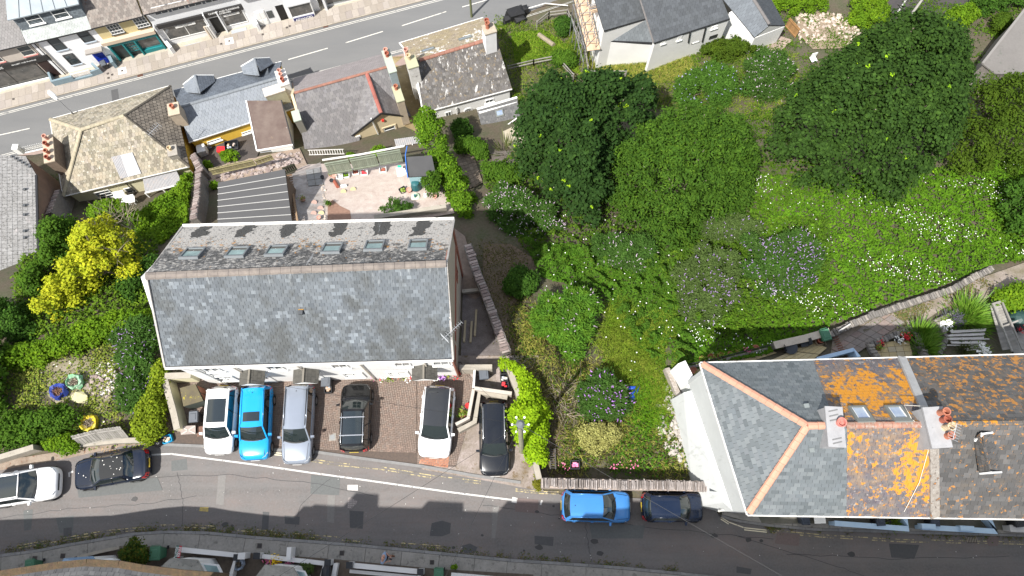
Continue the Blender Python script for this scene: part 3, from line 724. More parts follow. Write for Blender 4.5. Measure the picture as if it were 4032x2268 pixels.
 for sgn in(-1,1):
  for xx in(lerp(xc,xb,.02),lerp(xc,xb,.47),lerp(xc,xb,.86)):seams.bar(X((xx,sgn*hw*.995,zs+.15)),X((xx,sgn*hw*.975,zb-.06)),.012,.012)
  seams.bar(X((xc+.12,sgn*hw*.80,zb-.005)),X((.455*L,sgn*hw*.70,zh*.925)),.014,.02)
  [MB().bar(X((lerp(xc,xb,q),sgn*hw*1.0,zb-.14)),X((lerp(xc,xb,q)-.17,sgn*hw*1.0,zb-.14)),.03,.03).build('door_handle',pm,t)for q in(.40,.76)]
 seams.build('panel_gaps',bl,t)
 if aerial:MB().cyl(X((xr+.25,0,zr+.03)),.03,.06,8,.015).build('aerial',bl,t)
 if glassroof:
  s0,s1,q_=glassroof;g=[]
  for s in np.linspace(s0,s1,5):g.append([X((lerp(xf_,xr,s),wr*q*q_,zr+.045*(1-(q*q_)**2)+.024))for q in np.linspace(-1,1,5)])
  surf(g,'glass_roof',gl,t)
 if rails:
  for sgn in(-1,1):
   MB().tube([X((lerp(xf_,xr,.08),sgn*wr*.93,zr+.0)),X((lerp(xf_,xr,.12),sgn*wr*.93,zr+.05)),X((lerp(xf_,xr,.9),sgn*wr*.93,zr+.05)),X((lerp(xf_,xr,.95),sgn*wr*.93,zr))],.022,6).build('roof_rail',rails,t,True)
 if crossbar:
  for s in crossbar:MB().bar(X((lerp(xf_,xr,s),-wr*1.05,zr+.1)),X((lerp(xf_,xr,s),wr*1.05,zr+.1)),.05,.03).build('roof_bar',rails,t)
 if style=='coupe':
  surf([arc(xb-.06,hw*.80,zb+.065,.03,dx=-.05),arc(-.485*L,hw*.72,zb+.045,.03,dx=-.05)],'boot_lid',pm,t)
 if grime:
  gm,k=grime;V_,F_=[],[]
  for i in range(k):
   x=random.uniform(-.3,.42)*L;y=random.uniform(-.6,.6)*hw;zz=zr+.05 if xr<x<xf_ else(zb+.07 if x>xc else None)
   if zz is None:continue
   s=random.uniform(.015,.04);b0=len(V_);p=X((x,y,zz));V_+=[p+[s*math.cos(a),s*math.sin(a),0]for a in(0,1.3,2.5,3.8,5)];F_.append(tuple(range(b0,b0+5)))
  if V_:o=mk('spots',V_,F_,gm,t);o['kind']='stuff'
 return t
def wheelie_bin(label,px,z,rz,m,lidm=None,s=1.0,group=None,name='wheelie_bin',open_=False):
 c=P(*px,z+1.0*s);c[2]=z;t=thing(name,c,label,'bin',group);cs,sn=math.cos(rz),math.sin(rz)
 def X(x,y,h):return np.array([c[0]+(x*cs-y*sn)*s,c[1]+(x*sn+y*cs)*s,z+h*s])
 MB().hexa([X(-.2,-.24,.06),X(.2,-.24,.06),X(.2,.22,.06),X(-.2,.22,.06)],[X(-.28,-.34,.98),X(.28,-.34,.98),X(.28,.32,.98),X(-.28,.32,.98)]).build('bin_body',m,t)
 if not open_:
  MB().hexa([X(-.3,-.38,.985),X(.3,-.38,.985),X(.3,.36,.985),X(-.3,.36,.985)],[X(-.26,-.34,1.06),X(.26,-.34,1.06),X(.26,.32,1.08),X(-.26,.32,1.08)]).hexa([X(-.18,-.24,1.061),X(.18,-.24,1.061),X(.18,.2,1.075),X(-.18,.2,1.075)],[X(-.16,-.2,1.09),X(.16,-.2,1.09),X(.16,.16,1.1),X(-.16,.16,1.1)]).build('lid',lidm or m,t)
 MB().bar(X(-.22,.4,1.0),X(.22,.4,1.0),.03*s).build('handle',m,t)
 for q in(-1,1):MB().bar(X(q*.24,.26,.1),X(q*.29,.26,.1),.18*s).build('wheel',mat('tyre',(.02,.02,.02),.9),t)
 return t
def plant_pot(label,c,r,h,m,soil=None,group=None,leaf=None,n=60,name='plant_pot'):
 t=thing(name,c,label,'plant pot',group);MB().lathe(c,[(r*.7,0),(r*.95,h*.85),(r*1.08,h*.86),(r*1.08,h),(r*.9,h),(r*.88,h*.8),(.001,h*.78)],12).build('pot',m,t)
 if leaf is not None:
  C=np.array(c)+[0,0,h]+rng.normal(size=(n,3))*r*.7+[0,0,r*.5];o=leaf_obj('plant',C,rng.normal(size=(n,3))+[0,0,1],r*.9,r*.35,leaf,t);o['kind']='stuff'
 return t
# ================================================================== GROUND
earth=mat('earth',(.085,.065,.045),.95,noise=[(.6,(.05,.065,.025),.9),(6,(.13,.105,.08),.5)],bump=.5,bscale=6)
asph=mat('asphalt_old',(.112,.104,.098),.93,noise=[((.16,.6,.6),(.18,.138,.124),1.0),(.7,(.09,.09,.09),.7),((.12,2.2,1),(.165,.155,.15),.5),(9,(.16,.155,.15),.6)],bump=.25,bscale=30,layers=[((.3,.29,.27),14,.67,.04,.5),((.03,.03,.03),2.2,.70,.05,.6)])
asph2=mat('asphalt_smooth',(.145,.145,.143),.9,noise=[((.1,.5,.5),(.115,.117,.118),.8),(20,(.135,.135,.135),.4)],bump=.15,bscale=40,layers=[((.25,.25,.25),5,.72,.04,.35)])
patchm=[mat('asphalt_patch_'+k,c,.93,noise=[(8,tuple(x*1.25 for x in c),.6)],bump=.2,bscale=30)for k,c in(('dark',(.07,.07,.071)),('pink',(.135,.105,.098)),('grey',(.10,.104,.102)),('pale',(.155,.148,.14)))]
conc=mat('pavement_concrete',(.27,.255,.23),.93,island=.12,noise=[(1.2,(.18,.172,.155),.8),(7,(.34,.32,.29),.5)],layers=[((.12,.115,.10),3,.58,.06,.7)],bump=.3,bscale=14)
slabm=mat('paving_slab',(.30,.262,.22),.9,island=.16,hue=((.33,.29,.245),(.29,.25,.21),(.36,.32,.28),(.24,.21,.19),(.30,.265,.225)),noise=[(6,(.22,.2,.175),.4)],bump=.2)
kerbm=mat('kerb_stone',(.22,.215,.21),.85,island=.15,noise=[(5,(.15,.15,.145),.7)],bump=.3)
whitep=mat('road_paint_white',(.48,.47,.45),.7,layers=[((.14,.135,.13),5,.55,.08,.9)])
yellp=mat('road_paint_yellow',(.42,.35,.18),.75,layers=[((.12,.11,.1),3.5,.44,.09,.95)])
creamp=mat('road_paint_cream',(.66,.6,.44),.75,layers=[((.12,.11,.1),5,.62,.05,.8)])
def axis(lo,hi,step,far):
 a=list(np.arange(lo,hi+.01,step));e=[];d=step
 x=hi
 while x<far:d*=1.5;x+=d;e.append(x)
 s=[];x=lo;d=step
 while x>-far:d*=1.5;x-=d;s.append(x)
 return np.array(s[::-1]+a+e)
gx=axis(-62,62,.75,600);gy=axis(-14,64,.75,600)
X_,Y_=np.meshgrid(gx,gy);Z_=tz(X_.ravel(),Y_.ravel())-.05
nx_,ny_=len(gx),len(gy);ii=np.arange((nx_-1)*(ny_-1));i0=(ii//(nx_-1))*nx_+ii%(nx_-1)
mk('ground',np.column_stack([X_.ravel(),Y_.ravel(),Z_]),np.stack([i0,i0+1,i0+nx_+1,i0+nx_],1),earth,kind='structure')
NK=[(-900,1960),(-300,1900),(0,1852),(250,1808),(480,1757),(600,1742),(660,1748),(760,1758),(940,1764),(1254,1783),(1462,1811),(1673,1838),(1869,1873),(2016,1893),(2100,1915),(2170,1945),(2790,1975),(2838,2037),(2896,2056),(3024,2074),(3200,2090),(3611,2103),(4032,2114),(4900,2130)]
SK=[(4900,2560),(4032,2430),(3400,2330),(2900,2275),(2681,2252),(2446,2229),(2212,2212),(2016,2200),(1693,2168),(1438,2143),(1243,2127),(1008,2110),(822,2092),(665,2088),(528,2096),(411,2116),(250,2143),(150,2163),(0,2182),(-300,2240),(-900,2380)]
nk=[P(*p)for p in NK];sk=[P(*p)for p in SK]
rd=mk('road',np.array([[p[0],p[1],0.0]for p in nk+sk]),[tuple(range(len(nk)+len(sk)))[::-1]],asph,kind='structure')
PARKN=[(640,1745),(600,1400),(1830,1380),(1870,1400),(2016,1500),(2100,1700),(2130,1930)]
def sheet(name,px,z,m,**kw):
 v=[P(a,b,z)for a,b in px];f=tuple(range(len(v)))
 return mk(name,v,[f if area2([tuple(p[:2])for p in v])>0 else f[::-1]],m,kind='structure',**kw)
sheet('gravel_apron',[(1640,1400),(2120,1400),(2140,1935),(1870,1885),(1660,1848)],.012,mat('pale_gravel',(.26,.215,.195),.95,noise=[(9,(.36,.31,.29),.9),(1.2,(.14,.115,.075),.8)],layers=[((.12,.08,.03),(1.1,1.1,1),.56,.06,.7)],bump=.8,bscale=25))
court=[(640,1747),(640,1500),(700,1470),(1815,1424),(1860,1490),(1830,1700),(1795,1838),(1660,1834),(1462,1808),(1254,1778),(940,1760)]
cm=mat('court_bed',(.10,.075,.06),.95,noise=[(8,(.06,.05,.045),.7)])
cpts=[P(a,b,.02)for a,b in court]
co_=mk('parking_court',cpts,[tuple(range(len(cpts)))[::-1]],cm,kind='structure')
brickm=mat('block_paving',(.20,.135,.105),.9,hue=((.20,.14,.112),(.165,.122,.10),(.235,.165,.13),(.185,.15,.125),(.15,.115,.10)),island=.10,noise=[(.5,(.15,.118,.098),.8),(10,(.24,.19,.16),.3)],layers=[((.05,.045,.04),(1.3,1.3,1.3),.66,.05,.7)],bump=.2)
cpl=Plane(P(640,1747,.022),P(1795,1838,.022),P(640,1500,.022));cpl.n=np.array([0,0,1.])
cpl.v=np.cross(cpl.n,cpl.u)
for k,q in enumerate([[(640,1747),(940,1758),(1254,1776),(1640,1828),(1640,1438),(640,1475)],[(1644,1828),(1795,1834),(1835,1700),(1862,1495),(1815,1430),(1644,1438)]]):
 tiles(cpl,[P(a,b,.022)for a,b in q],.21,.105,.03,brickm,co_,name='brick',nparts=300 if k==0 else 0,gap=.016,bond='herring',jit=.006)
redb=mat('red_block',(.36,.15,.085),.85,hue=((.38,.16,.09),(.30,.13,.08),(.42,.2,.12)),noise=[(10,(.3,.15,.1),.3)])
tiles(cpl,[P(a,b,.0245)for a,b in((1655,1808),(1650,1826),(1765,1842),(1770,1790),(1700,1795))],.21,.105,.035,redb,co_,name='red_brick',gap=.02,bond='herring')
ribbon('court_kerb',[P(*p)for p in((640,1750),(940,1763),(1254,1781),(1462,1810),(1673,1838),(1869,1873),(2050,1900))],.16,kerbm,off=.07,th=.1,kind='structure')
def bays(name,edge,width_side,n_len,m,z=.11,parent=None,kw=.14,label='bay'):
 """pavement from a kerb line outward: kerb stones, then bays"""
 pts=[np.array(p,float)for p in edge];S_=[0]
 for a,b in zip(pts[:-1],pts[1:]):S_.append(S_[-1]+np.linalg.norm((b-a)[:2]))
 def at(s,off):
  s=min(max(s,0),S_[-1]-1e-6);i=max(0,np.searchsorted(S_,s)-1);i=min(i,len(pts)-2)
  def nrm(j):
   d=(pts[min(j+1,len(pts)-1)]-pts[max(j-1,0)])[:2];d=d/np.linalg.norm(d);return np.array([-d[1],d[0]])
  t=(s-S_[i])/(S_[i+1]-S_[i]);nn=lerp(nrm(i),nrm(i+1),t);nn/=np.linalg.norm(nn);p=lerp(pts[i],pts[i+1],t)
  return np.array([p[0]+nn[0]*off,p[1]+nn[1]*off,0])
 return at,S_[-1]
def pave_strip(root,edge,offs,length,m,name,zf,gap=.012,th=.12,jit=.003,sub=1,limit=300):
 """bays between offset offs[0] and offs[1] from the edge line"""
 at,T=bays('',edge,0,0,m);s=0;k=0
 while s<T-.1:
  ln=length*random.uniform(.92,1.08)if isinstance(length,float)else random.uniform(*length);e=min(s+ln,T);mid=(s+e)/2;q=[]
  for a,o in((s+gap/2,offs[0]),(mid,offs[0]),(e-gap/2,offs[0]),(e-gap/2,offs[1]),(mid,offs[1]),(s+gap/2,offs[1])):
   p=at(a,o);q.append(np.array([p[0],p[1],zf(p[0],p[1])+random.uniform(-jit,jit)]))
  lo=[p-[0,0,th]for p in q];top=tuple(range(6));A=area2([tuple(p[:2])for p in q])
  mk(name,q+lo,[top if A>0 else top[::-1]]+[(i,i+6,(i+1)%6+6,(i+1)%6)for i in range(6)],m,root);s=e;k+=1
sp=mk('pavement',[np.array([p[0],p[1]-.0,.02])for p in sk]+[np.array([p[0],p[1]-2.6,.02])for p in sk[::-1]],[tuple(range(2*len(sk)))],mat('pavement_bed',(.1,.09,.075),.95,noise=[(4,(.06,.075,.03),.7)]),kind='structure')
skr=sk[::-1][1:-1]
flat=lambda h:(lambda x,y:h)
pave_strip(sp,skr,(-.16,-.01),(.7,1.1),kerbm,'kerb_stone',flat(.125))
pave_strip(sp,skr,(-1.32,-.18),(1.7,2.6),conc,'paving_bay',flat(.12),gap=.02)
pave_strip(sp,skr,(-2.55,-1.335),(2.0,3.4),conc,'paving_bay',flat(.118),gap=.02)
nr=[P(*p)for p in NK if 2800<=p[0]<=4900]
np_=mk('pavement',[np.array([p[0],p[1],.02])for p in nr]+[np.array([p[0],1.2,.02])for p in nr[::-1]],[tuple(range(2*len(nr)))],mat('pavement_bed',(.1,.09,.075),.95),kind='structure')
pave_strip(np_,nr,(.01,.15),(.7,1.1),kerbm,'kerb_stone',flat(.125))
pave_strip(np_,nr,(.165,.62),(1.5,2.4),conc,'paving_bay',flat(.12),gap=.02)
pave_strip(np_,nr,(.63,1.9),(1.5,2.4),conc,'paving_bay',flat(.118),gap=.02)
sheet('verge',[(-300,1900),(0,1852),(250,1808),(480,1757),(640,1745),(640,1700),(480,1725),(250,1775),(0,1815),(-300,1860)],.03,mat('litter_verge',(.24,.19,.15),.95,noise=[(5,(.14,.1,.07),.8),(1.5,(.3,.25,.2),.6)],layers=[((.16,.07,.04),4,.58,.05,.7)],bump=.5,bscale=20))
for i,(q,k)in enumerate([([(220,1700+340),(290,2030),(288,2090),(235,2100)],2),([(92,2010),(130,2005),(122,2085),(95,2090)],2),([(250,2080),(282,2076),(282,2112),(250,2118)],0),([(675,1815),(735,1805),(738,1850),(675,1855)],2),([(860,1870),(890,1870),(880,1990),(850,1985)],3),([(1225,1870),(1340,1880),(1335,1950),(1222,1945)],2),([(1376,2010),(1432,2014),(1428,2082),(1378,2078)],0),([(1035,2015),(1060,2017),(1056,2090),(1030,2085)],0),([(1700,2060),(1740,2050),(1775,2060),(1772,2100),(1740,2112),(1692,2110)],0),([(1940,1995),(1965,1995),(1950,2120),(1935,2118)],3),([(1815,2150),(1850,2140),(1880,2155),(1870,2175),(1830,2178)],0),([(2105,2110),(2180,2115),(2178,2150),(2105,2142)],0),([(1290,1950),(1320,1950),(1315,2060),(1288,2055)],3),([(2030,1960),(2120,1968),(2118,2022),(2028,2014)],1),([(2900,2230),(2960,2240),(2955,2262),(2900,2255)],0),([(3880,2105),(3935,2108),(3930,2150),(3890,2148)],1),([(3060,2095),(3150,2105),(3145,2150),(3050,2140)],1),([(2320,2060),(2540,2070),(2530,2120),(2330,2120)],2),([(3500,2140),(3620,2146),(3600,2200),(3510,2195)],0),([(300,1900),(620,1880),(640,1930),(310,1960)],2),([(1120,2030),(1180,2035),(1178,2066),(1122,2062)],0)]):
 sheet('road_patch',q,.004+.0006*i,patchm[k])
cov=thing('manhole_cover',P(1390,1979),'triangular studded iron inspection cover in the lower road','manhole cover')
q=[P(a,b,.012)for a,b in((1378,1957),(1408,1973),(1403,1985),(1382,2003),(1367,2001),(1370,1960))];MB().slab(q,.01).build('cover_plate',mat('cast_iron',(.24,.21,.20),.7,noise=[(20,(.14,.13,.12),.9)]),cov)
for a in range(6):
 for b in range(6):
  x,y=1373+a*6,1962+b*7
  if inpoly(x,y,[(1374,1960),(1404,1974),(1400,1984),(1380,2000),(1371,1998)]):c=P(x,y,.012);MB().box(c,(.05,.05,.012)).build('stud',mat('cast_iron_light',(.36,.33,.31),.6),cov)
for q,m,lb in(([(1368,1909),(1409,1909),(1409,1932),(1368,1930)],mat('cover_pale',(.5,.48,.46),.8,noise=[(6,(.38,.36,.34),.6)]),'pale rectangular cover set in the lower road'),([(788,1997),(821,1997),(820,2015),(783,2012)],mat('cover_yellow',(.48,.36,.1),.8,noise=[(9,(.2,.17,.1),.8)]),'small yellow painted cover in the shaded lower road')):
 v=[P(a,b,.009)for a,b in q];o=mk('inspection_cover',v,[(3,2,1,0)],m,label=lb,cat='manhole cover')
def cover_sq(px,z,s,label,m=None,rz=0,name='drain_cover'):
 c=P(*px,z);t=thing(name,c,label,'drain cover');MB().box(c,(s,s,.012),rz).build('plate',m or mat('iron_dark',(.06,.05,.045),.8,noise=[(15,(.1,.085,.075),.6)]),t)
 MB().box((c[0],c[1],c[2]+.0121),(s*.75,s*.75,.004),rz).build('inset',mat('iron_darker',(.04,.036,.034),.8),t);return t
cover_sq((1346,2178),.125,.26,'rusty square cover in the lower pavement left of the sitting person')
cover_sq((1701,2214),.125,.24,'small dark cover in the lower pavement right of the sitting person')
cover_sq((1022,2149),.125,.27,'brown square cover in the lower pavement beside the white post')
cover_sq((136,2199),.125,.26,'dark square cover in the pavement near the left edge')
cover_sq((247,2189),.125,.26,'dark square cover in the pavement above the blue bay roof')
t=thing('manhole_cover',P(1309,1719,.05),'round steel manhole cover set in the brick parking court','manhole cover')
MB().box(P(1309,1721,.05),(.4,.42,.008),.05).build('surround',conc,t);MB().cyl(P(1309,1721,.058),.15,.008,18).build('lid',mat('steel_worn',(.24,.25,.25),.5,noise=[(30,(.12,.12,.12),.6)]),t)
t=thing('road_gully',P(3825,2125,0),'iron slotted drain grating by the yellow lines on the right','drain')
MB().box(P(3827,2125,.006),(.58,.36,.01)).build('frame',mat('iron_dark',(.06,.05,.045),.8),t)
for i in range(7):c=P(3808+i*6.4,2125,.017);MB().box(c,(.035,.28,.015)).build('bar',mat('grate_bar',(.3,.26,.2),.7),t)
WL=[(595,1791),(673,1787),(783,1801),(1008,1830),(1215,1860),(1399,1885),(1790,1940),(2036,1971)]
ribbon('whitish_line',[P(*p)for p in WL],.095,whitep,off=.012,kind='structure')
ribbon('whitish_line',[P(2016,1967),P(2036,1971)],.30,whitep,off=.013,kind='structure');ribbon('whitish_line',[P(2128,1988),P(2134,1970)],.1,whitep,off=.013,kind='structure')
ribbon('whitish_line',[P(270,1864),P(289,1856)],.1,whitep,off=.013,kind='structure');ribbon('whitish_line',[P(272,1860),P(274,1878)],.1,whitep,off=.014,kind='structure')
def double(pxs,gap_px,m,w=.055,z=.012,segs=None):
 for dy in(0,gap_px):
  k=0;
  for a,b in zip(pxs[:-1],pxs[1:]):
   n=max(1,int(abs(b[0]-a[0])/60))
   for i in range(n):
    if random.random()<.16:continue
    p,q=P(*lerp(np.array(a,float),np.array(b,float),i/n)),P(*lerp(np.array(a,float),np.array(b,float),(i+.97)/n));p=P(a[0]+(b[0]-a[0])*i/n,a[1]+(b[1]-a[1])*i/n+dy);q=P(a[0]+(b[0]-a[0])*(i+.96)/n,a[1]+(b[1]-a[1])*(i+.96)/n+dy)
    ribbon('yellow_line',[p,q],w,m,off=z,kind='structure')
double([(0,2160),(130,2138),(250,2118),(410,2090),(575,2075)],10,yellp);double([(630,2067),(750,2066),(860,2072),(1008,2085),(1200,2104),(1420,2122)],10,yellp)
double([(1580,2138),(1745,2150)],9,yellp);double([(3024,2086),(3240,2106),(3540,2124),(4032,2134)],9,yellp);double([(2838,2036),(2870,2056),(2930,2078),(3024,2088)],8,creamp)
double([(1225,1806),(1320,1822),(1500,1838),(1700,1872),(1895,1895)],10,yellp);double([(2030,1925),(2120,1935),(2205,1937)],8,yellp);double([(740,1746),(800,1752),(850,1756)],9,creamp);double([(1080,1782),(1115,1786)],8,creamp)
crk=mat('tar_seam',(.04,.04,.042),.7)
for c_ in(((560,1880),(900,1870),(1230,1900),(1500,1960)),((0,2040),(300,2000),(560,1985),(800,1950)),((1300,1885),(1180,1990),(1160,2090)),((2300,2010),(2310,2110),(2330,2220)),((3100,2180),(3500,2200),(4032,2190)),((2900,2110),(3300,2230),(3500,2300)),((1900,1990),(2200,2030),(2600,2080),(3100,2130)),((700,1860),(720,1980),(715,2080))):
 pp=[P(*q)for q in c_];dn=[]
 for a,b in zip(pp[:-1],pp[1:]):dn+=[lerp(a,b,k/9)+[random.uniform(-.05,.05),random.uniform(-.05,.05),0]for k in range(9)]
 ribbon('tar_seam',dn,.022,crk,off=.009,kind='structure')
for i in range(34):
 c=P(random.uniform(200,4000),random.uniform(1960,2190),.0095+.0001*i);s=random.uniform(.06,.22)
 if 1 and c[1]>-2.2:mk('oil_spot',[c+[s*math.cos(a)*random.uniform(.7,1.2),s*math.sin(a)*.7*random.uniform(.7,1.2),0]for a in np.linspace(0,5.8,9)],[tuple(range(9))],mat('oil_stain',(.045,.043,.042),.6),kind='structure')
V_,F_=[],[]
for i in range(260):
 x,y=random.uniform(0,4032),random.uniform(1800,2200);c=P(x,y,.012);s=random.choice([.01,.013,.018,.028]);b0=len(V_)
 V_+=[c+[s*math.cos(a)*random.uniform(.6,1.2),s*math.sin(a),0]for a in(0,1.2,2.6,3.9,5.1)];F_.append(tuple(range(b0,b0+5)))
mk('road_litter',V_,F_,mat('litter_white',(.5,.49,.46),.9),kind='stuff')
weed=mat('weed_green',(.07,.12,.02),.9,hue=((.06,.11,.02),(.12,.14,.04),(.18,.13,.05),(.08,.09,.03)),transl=.2)
cover('kerb_weeds',None,[(0,2172),(250,2132),(528,2086),(820,2082),(1243,2117),(1240,2126),(820,2091),(528,2095),(250,2142),(0,2182)],2600,weed,z=(0,.06),L=.09,W=.05,clump=(90,.16))
cover('kerb_weeds',None,[(1008,2100),(1438,2134),(2016,2190),(2681,2243),(2681,2253),(2016,2201),(1438,2145),(1008,2110)],2200,weed,z=(0,.05),L=.08,W=.05,clump=(80,.15))
cover('kerb_weeds',None,[(3000,2062),(4032,2098),(4032,2112),(3000,2075)],1500,weed,z=(0.02,.1),L=.1,W=.05,clump=(26,.15))
UN=[(0,438),(330,350),(666,262),(1002,180),(1330,95),(1595,28),(1760,-18),(1950,-70)]
un=Gn(UN);d_=un[-1]-un[0];d_/=np.linalg.norm(d_)
u0,u1=un[0]-d_*60,un[-1]+d_*60
nrmU=np.array([-d_[1],d_[0],0]);nrmU/=np.linalg.norm(nrmU)
def U(s,o):
 p=un[0]+d_*s+nrmU*o;p[2]=float(street_plane(p[0],p[1]));return p
LU=np.linalg.norm(un[-1]-un[0])
W_=5.4
mk('road',[U(-60,0),U(LU+60,0),U(LU+60,-W_),U(-60,-W_)],[(3,2,1,0)],asph2,kind='structure')
uz=lambda h:(lambda x,y:float(street_plane(x,y))+h)
def Uq(name,s0,s1,o0,o1,h,m,parent=None,**kw):
 q=[U(s0,o0),U(s1,o0),U(s1,o1),U(s0,o1)];q=[p+[0,0,h]for p in q];return mk(name,q,[(0,1,2,3)],m,parent,**kw)
def upos(px):
 p=G(*px)-un[0];return float(p@d_),float(p@nrmU)
pv=Uq('pavement',-60,LU+60,0,9,.02,mat('forecourt_concrete',(.36,.32,.25),.9,noise=[(.8,(.28,.25,.2),.8),(5,(.42,.39,.33),.5)],layers=[((.12,.13,.06),2.5,.66,.04,.6),((.15,.13,.11),1.2,.63,.08,.5)],bump=.3,bscale=10),kind='structure')
ku=[U(s,0)for s in np.linspace(0,LU,24)]
pave_strip(pv,ku,(.0,.13),(.8,1.0),mat('kerb_sand',(.33,.29,.24),.85,island=.1,noise=[(5,(.25,.22,.18),.6)]),'kerb_stone',uz(.11))
for r_ in range(2):pave_strip(pv,ku,(.145+.86*r_,.145+.86*(r_+1)-.012),(.6,.68),slabm,'paving_slab',uz(.112))
ribbon('whitish_line',[U(-30,-.30),U(LU+40,-.30)],.07,mat('line_bright',(.5,.485,.44),.6,layers=[((.2,.195,.185),3,.56,.08,.8)]),off=.02,step=2,kind='structure')  # kerbside double yellow lines, overexposed whiteness put into the paint colour
ribbon('whitish_line',[U(-30,-.47),U(LU+40,-.47)],.06,MATS['line_bright'],off=.02,step=2,kind='structure')
ribbon('whitish_line',[U(-30,-W_+.35),U(LU+40,-W_+.35)],.07,MATS['line_bright'],off=.02,step=2,kind='structure')
ribbon('whitish_line',[U(-30,-W_+.52),U(LU+40,-W_+.52)],.06,MATS['line_bright'],off=.02,step=2,kind='structure')
for a,b in(((-90,552),(117,506)),((1135,235),(1291,190)),((1361,169),(1508,124)),((1582,102),(1757,46)),((1820,28),(1960,-12))):
 ribbon('centre_line',[G(*a),G(*b)],.10,MATS['line_bright'],off=.02,step=2,kind='structure')
for px in((552,297),(1282,103)):
 c=G(*px,.02);t=thing('road_gully',c,'rusty drain grating at the upper kerb %s'%('in front of the blue gated house' if px[0]<900 else 'below the blue shop sign'),'drain')
 MB().box(c,(.5,.3,.02),math.atan2(d_[1],d_[0])).build('frame',mat('gully_rust',(.12,.05,.03),.8),t)
 for i in range(5):q=c+d_*(i-2)*.09;MB().box(q+[0,0,.022],(.03,.24,.012),math.atan2(d_[1],d_[0])).build('bar',mat('gully_bar',(.05,.03,.025),.8),t)
su,ou=upos((455,349));Uq('road_patch',su-.45,su+.2,-2.2,-.9,.008,patchm[0],kind='structure')
Uq('pavement',-60,LU+20,-W_-1.6,-W_,.06,mat('pavement_pink',(.27,.2,.17),.9,noise=[(4,(.22,.17,.15),.7)]),kind='structure')
for px,lb in(((484,282),'white framed square cover in the upper pavement'),((905,165),'pale cover set in the pavement by the carpet shop'),((427,293),'small dark stop cover nearest the blue garden wall'),((444,297),'small dark stop cover beside the white framed cover'),((430,310),'small dark stop cover closest to the upper kerb'),((873,176),'dark cover below the carpet shop forecourt'),((1036,139),'small dark cover on the left below the white panelled door'),((1131,112),'left of two small covers below the blue shop sign'),((1142,106),'right of two small covers below the blue shop sign'),((56,393),'small dark cover at the left end of the upper pavement')):
 c=G(*px,.13);t=thing('stop_cover',c,lb,'drain cover');rz=math.atan2(d_[1],d_[0]);big=px[0]in(484,905)
 if big:MB().box(c,(.8,.75,.01),rz).build('surround',mat('cover_white',(.6,.58,.54),.8),t)
 MB().box(c+[0,0,.011],(.2,.2,.008),rz).build('lid',mat('iron_dark',(.06,.05,.045),.8),t)
alley=mat('alley_concrete',(.15,.12,.10),.95,noise=[(1.5,(.1,.08,.07),.8),(9,(.19,.16,.13),.5)],bump=.3)
drape('alley',[(736,660),(770,700),(790,900),(745,905),(752,800)],alley,.03,.8,kind='structure')
drape('alley',[(1545,225),(1590,222),(1625,330),(1665,445),(1640,520),(1595,500),(1570,380)],mat('sandy_concrete',(.30,.235,.12),.95,noise=[(1.2,(.2,.15,.08),.8)],layers=[((.45,.38,.26),2.5,.6,.06,.7)]),.06,.8,kind='structure')
drape('garden_gravel',[(1130,735),(1180,650),(1260,645),(1600,640),(1730,700),(1790,840),(1560,880),(1290,890),(1100,880)],mat('pink_gravel',(.46,.385,.33),.95,noise=[(14,(.58,.52,.47),.9),(2,(.38,.29,.25),.7)],layers=[((.2,.15,.12),20,.62,.05,.7)],bump=.7,bscale=25),.04,.6,kind='structure')
drape('bare_soil',[(1292,800),(1310,788),(1340,812),(1378,830),(1384,860),(1370,876),(1340,868),(1290,872)],mat('red_soil',(.30,.18,.13),.95,noise=[(5,(.22,.13,.09),.8)],bump=.5),.06,.5,kind='structure')
drape('side_path',[(1140,690),(1262,640),(1280,720),(1285,880),(1180,880),(1160,780)],mat('grey_chippings',(.33,.30,.28),.95,noise=[(16,(.45,.42,.4),.9),(2,(.2,.17,.15),.8)],bump=.6,bscale=25),.045,.6,kind='structure')
drape('rubble_bank',[(790,720),(830,660),(1010,620),(1180,585),(1210,650),(1130,680),(850,735)],mat('rubble_soil',(.40,.31,.24),.95,noise=[(5,(.26,.19,.14),.8)],bump=.6),.05,.7,kind='structure')
drape('yard',[(760,600),(800,560),(985,510),(1020,600),(1010,625),(800,680)],mat('yard_dark',(.09,.075,.065),.95,noise=[(3,(.06,.05,.045),.7)]),.05,.7,kind='structure')
drape('brick_path',[(1786,610),(1862,600),(1900,720),(1865,740),(1830,720)],mat('path_tan',(.23,.18,.13),.95,noise=[(5,(.15,.12,.09),.8)]),.05,.6,kind='structure')
drape('side_yard',[(1815,1430),(1822,1150),(1870,1090),(1900,1180),(1960,1330),(1990,1410)],mat('dark_gravel',(.14,.12,.115),.95,noise=[(16,(.24,.215,.205),.9),(1.4,(.08,.065,.06),.6)],bump=.7,bscale=25),.03,.6,kind='structure')
drape('back_path',[(1790,900),(1830,930),(1900,1160),(1870,1180),(1815,1150)],mat('side_slab',(.22,.17,.14),.95,noise=[(4,(.14,.11,.09),.8)]),.05,.6,kind='structure')
drape('soil_bank',[(1905,960),(2010,960),(2120,1030),(2090,1120),(2000,1230),(2060,1400),(2170,1560),(2230,1700),(2300,1880),(2130,1900),(2100,1700),(2010,1480),(1960,1300),(1900,1130)],mat('bare_brown_soil',(.11,.075,.052),.95,noise=[(5,(.17,.125,.09),.8),(.7,(.07,.06,.035),.7)],layers=[((.3,.27,.24),9,.68,.04,.7)],bump=.7,bscale=8),.02,.8,kind='structure')
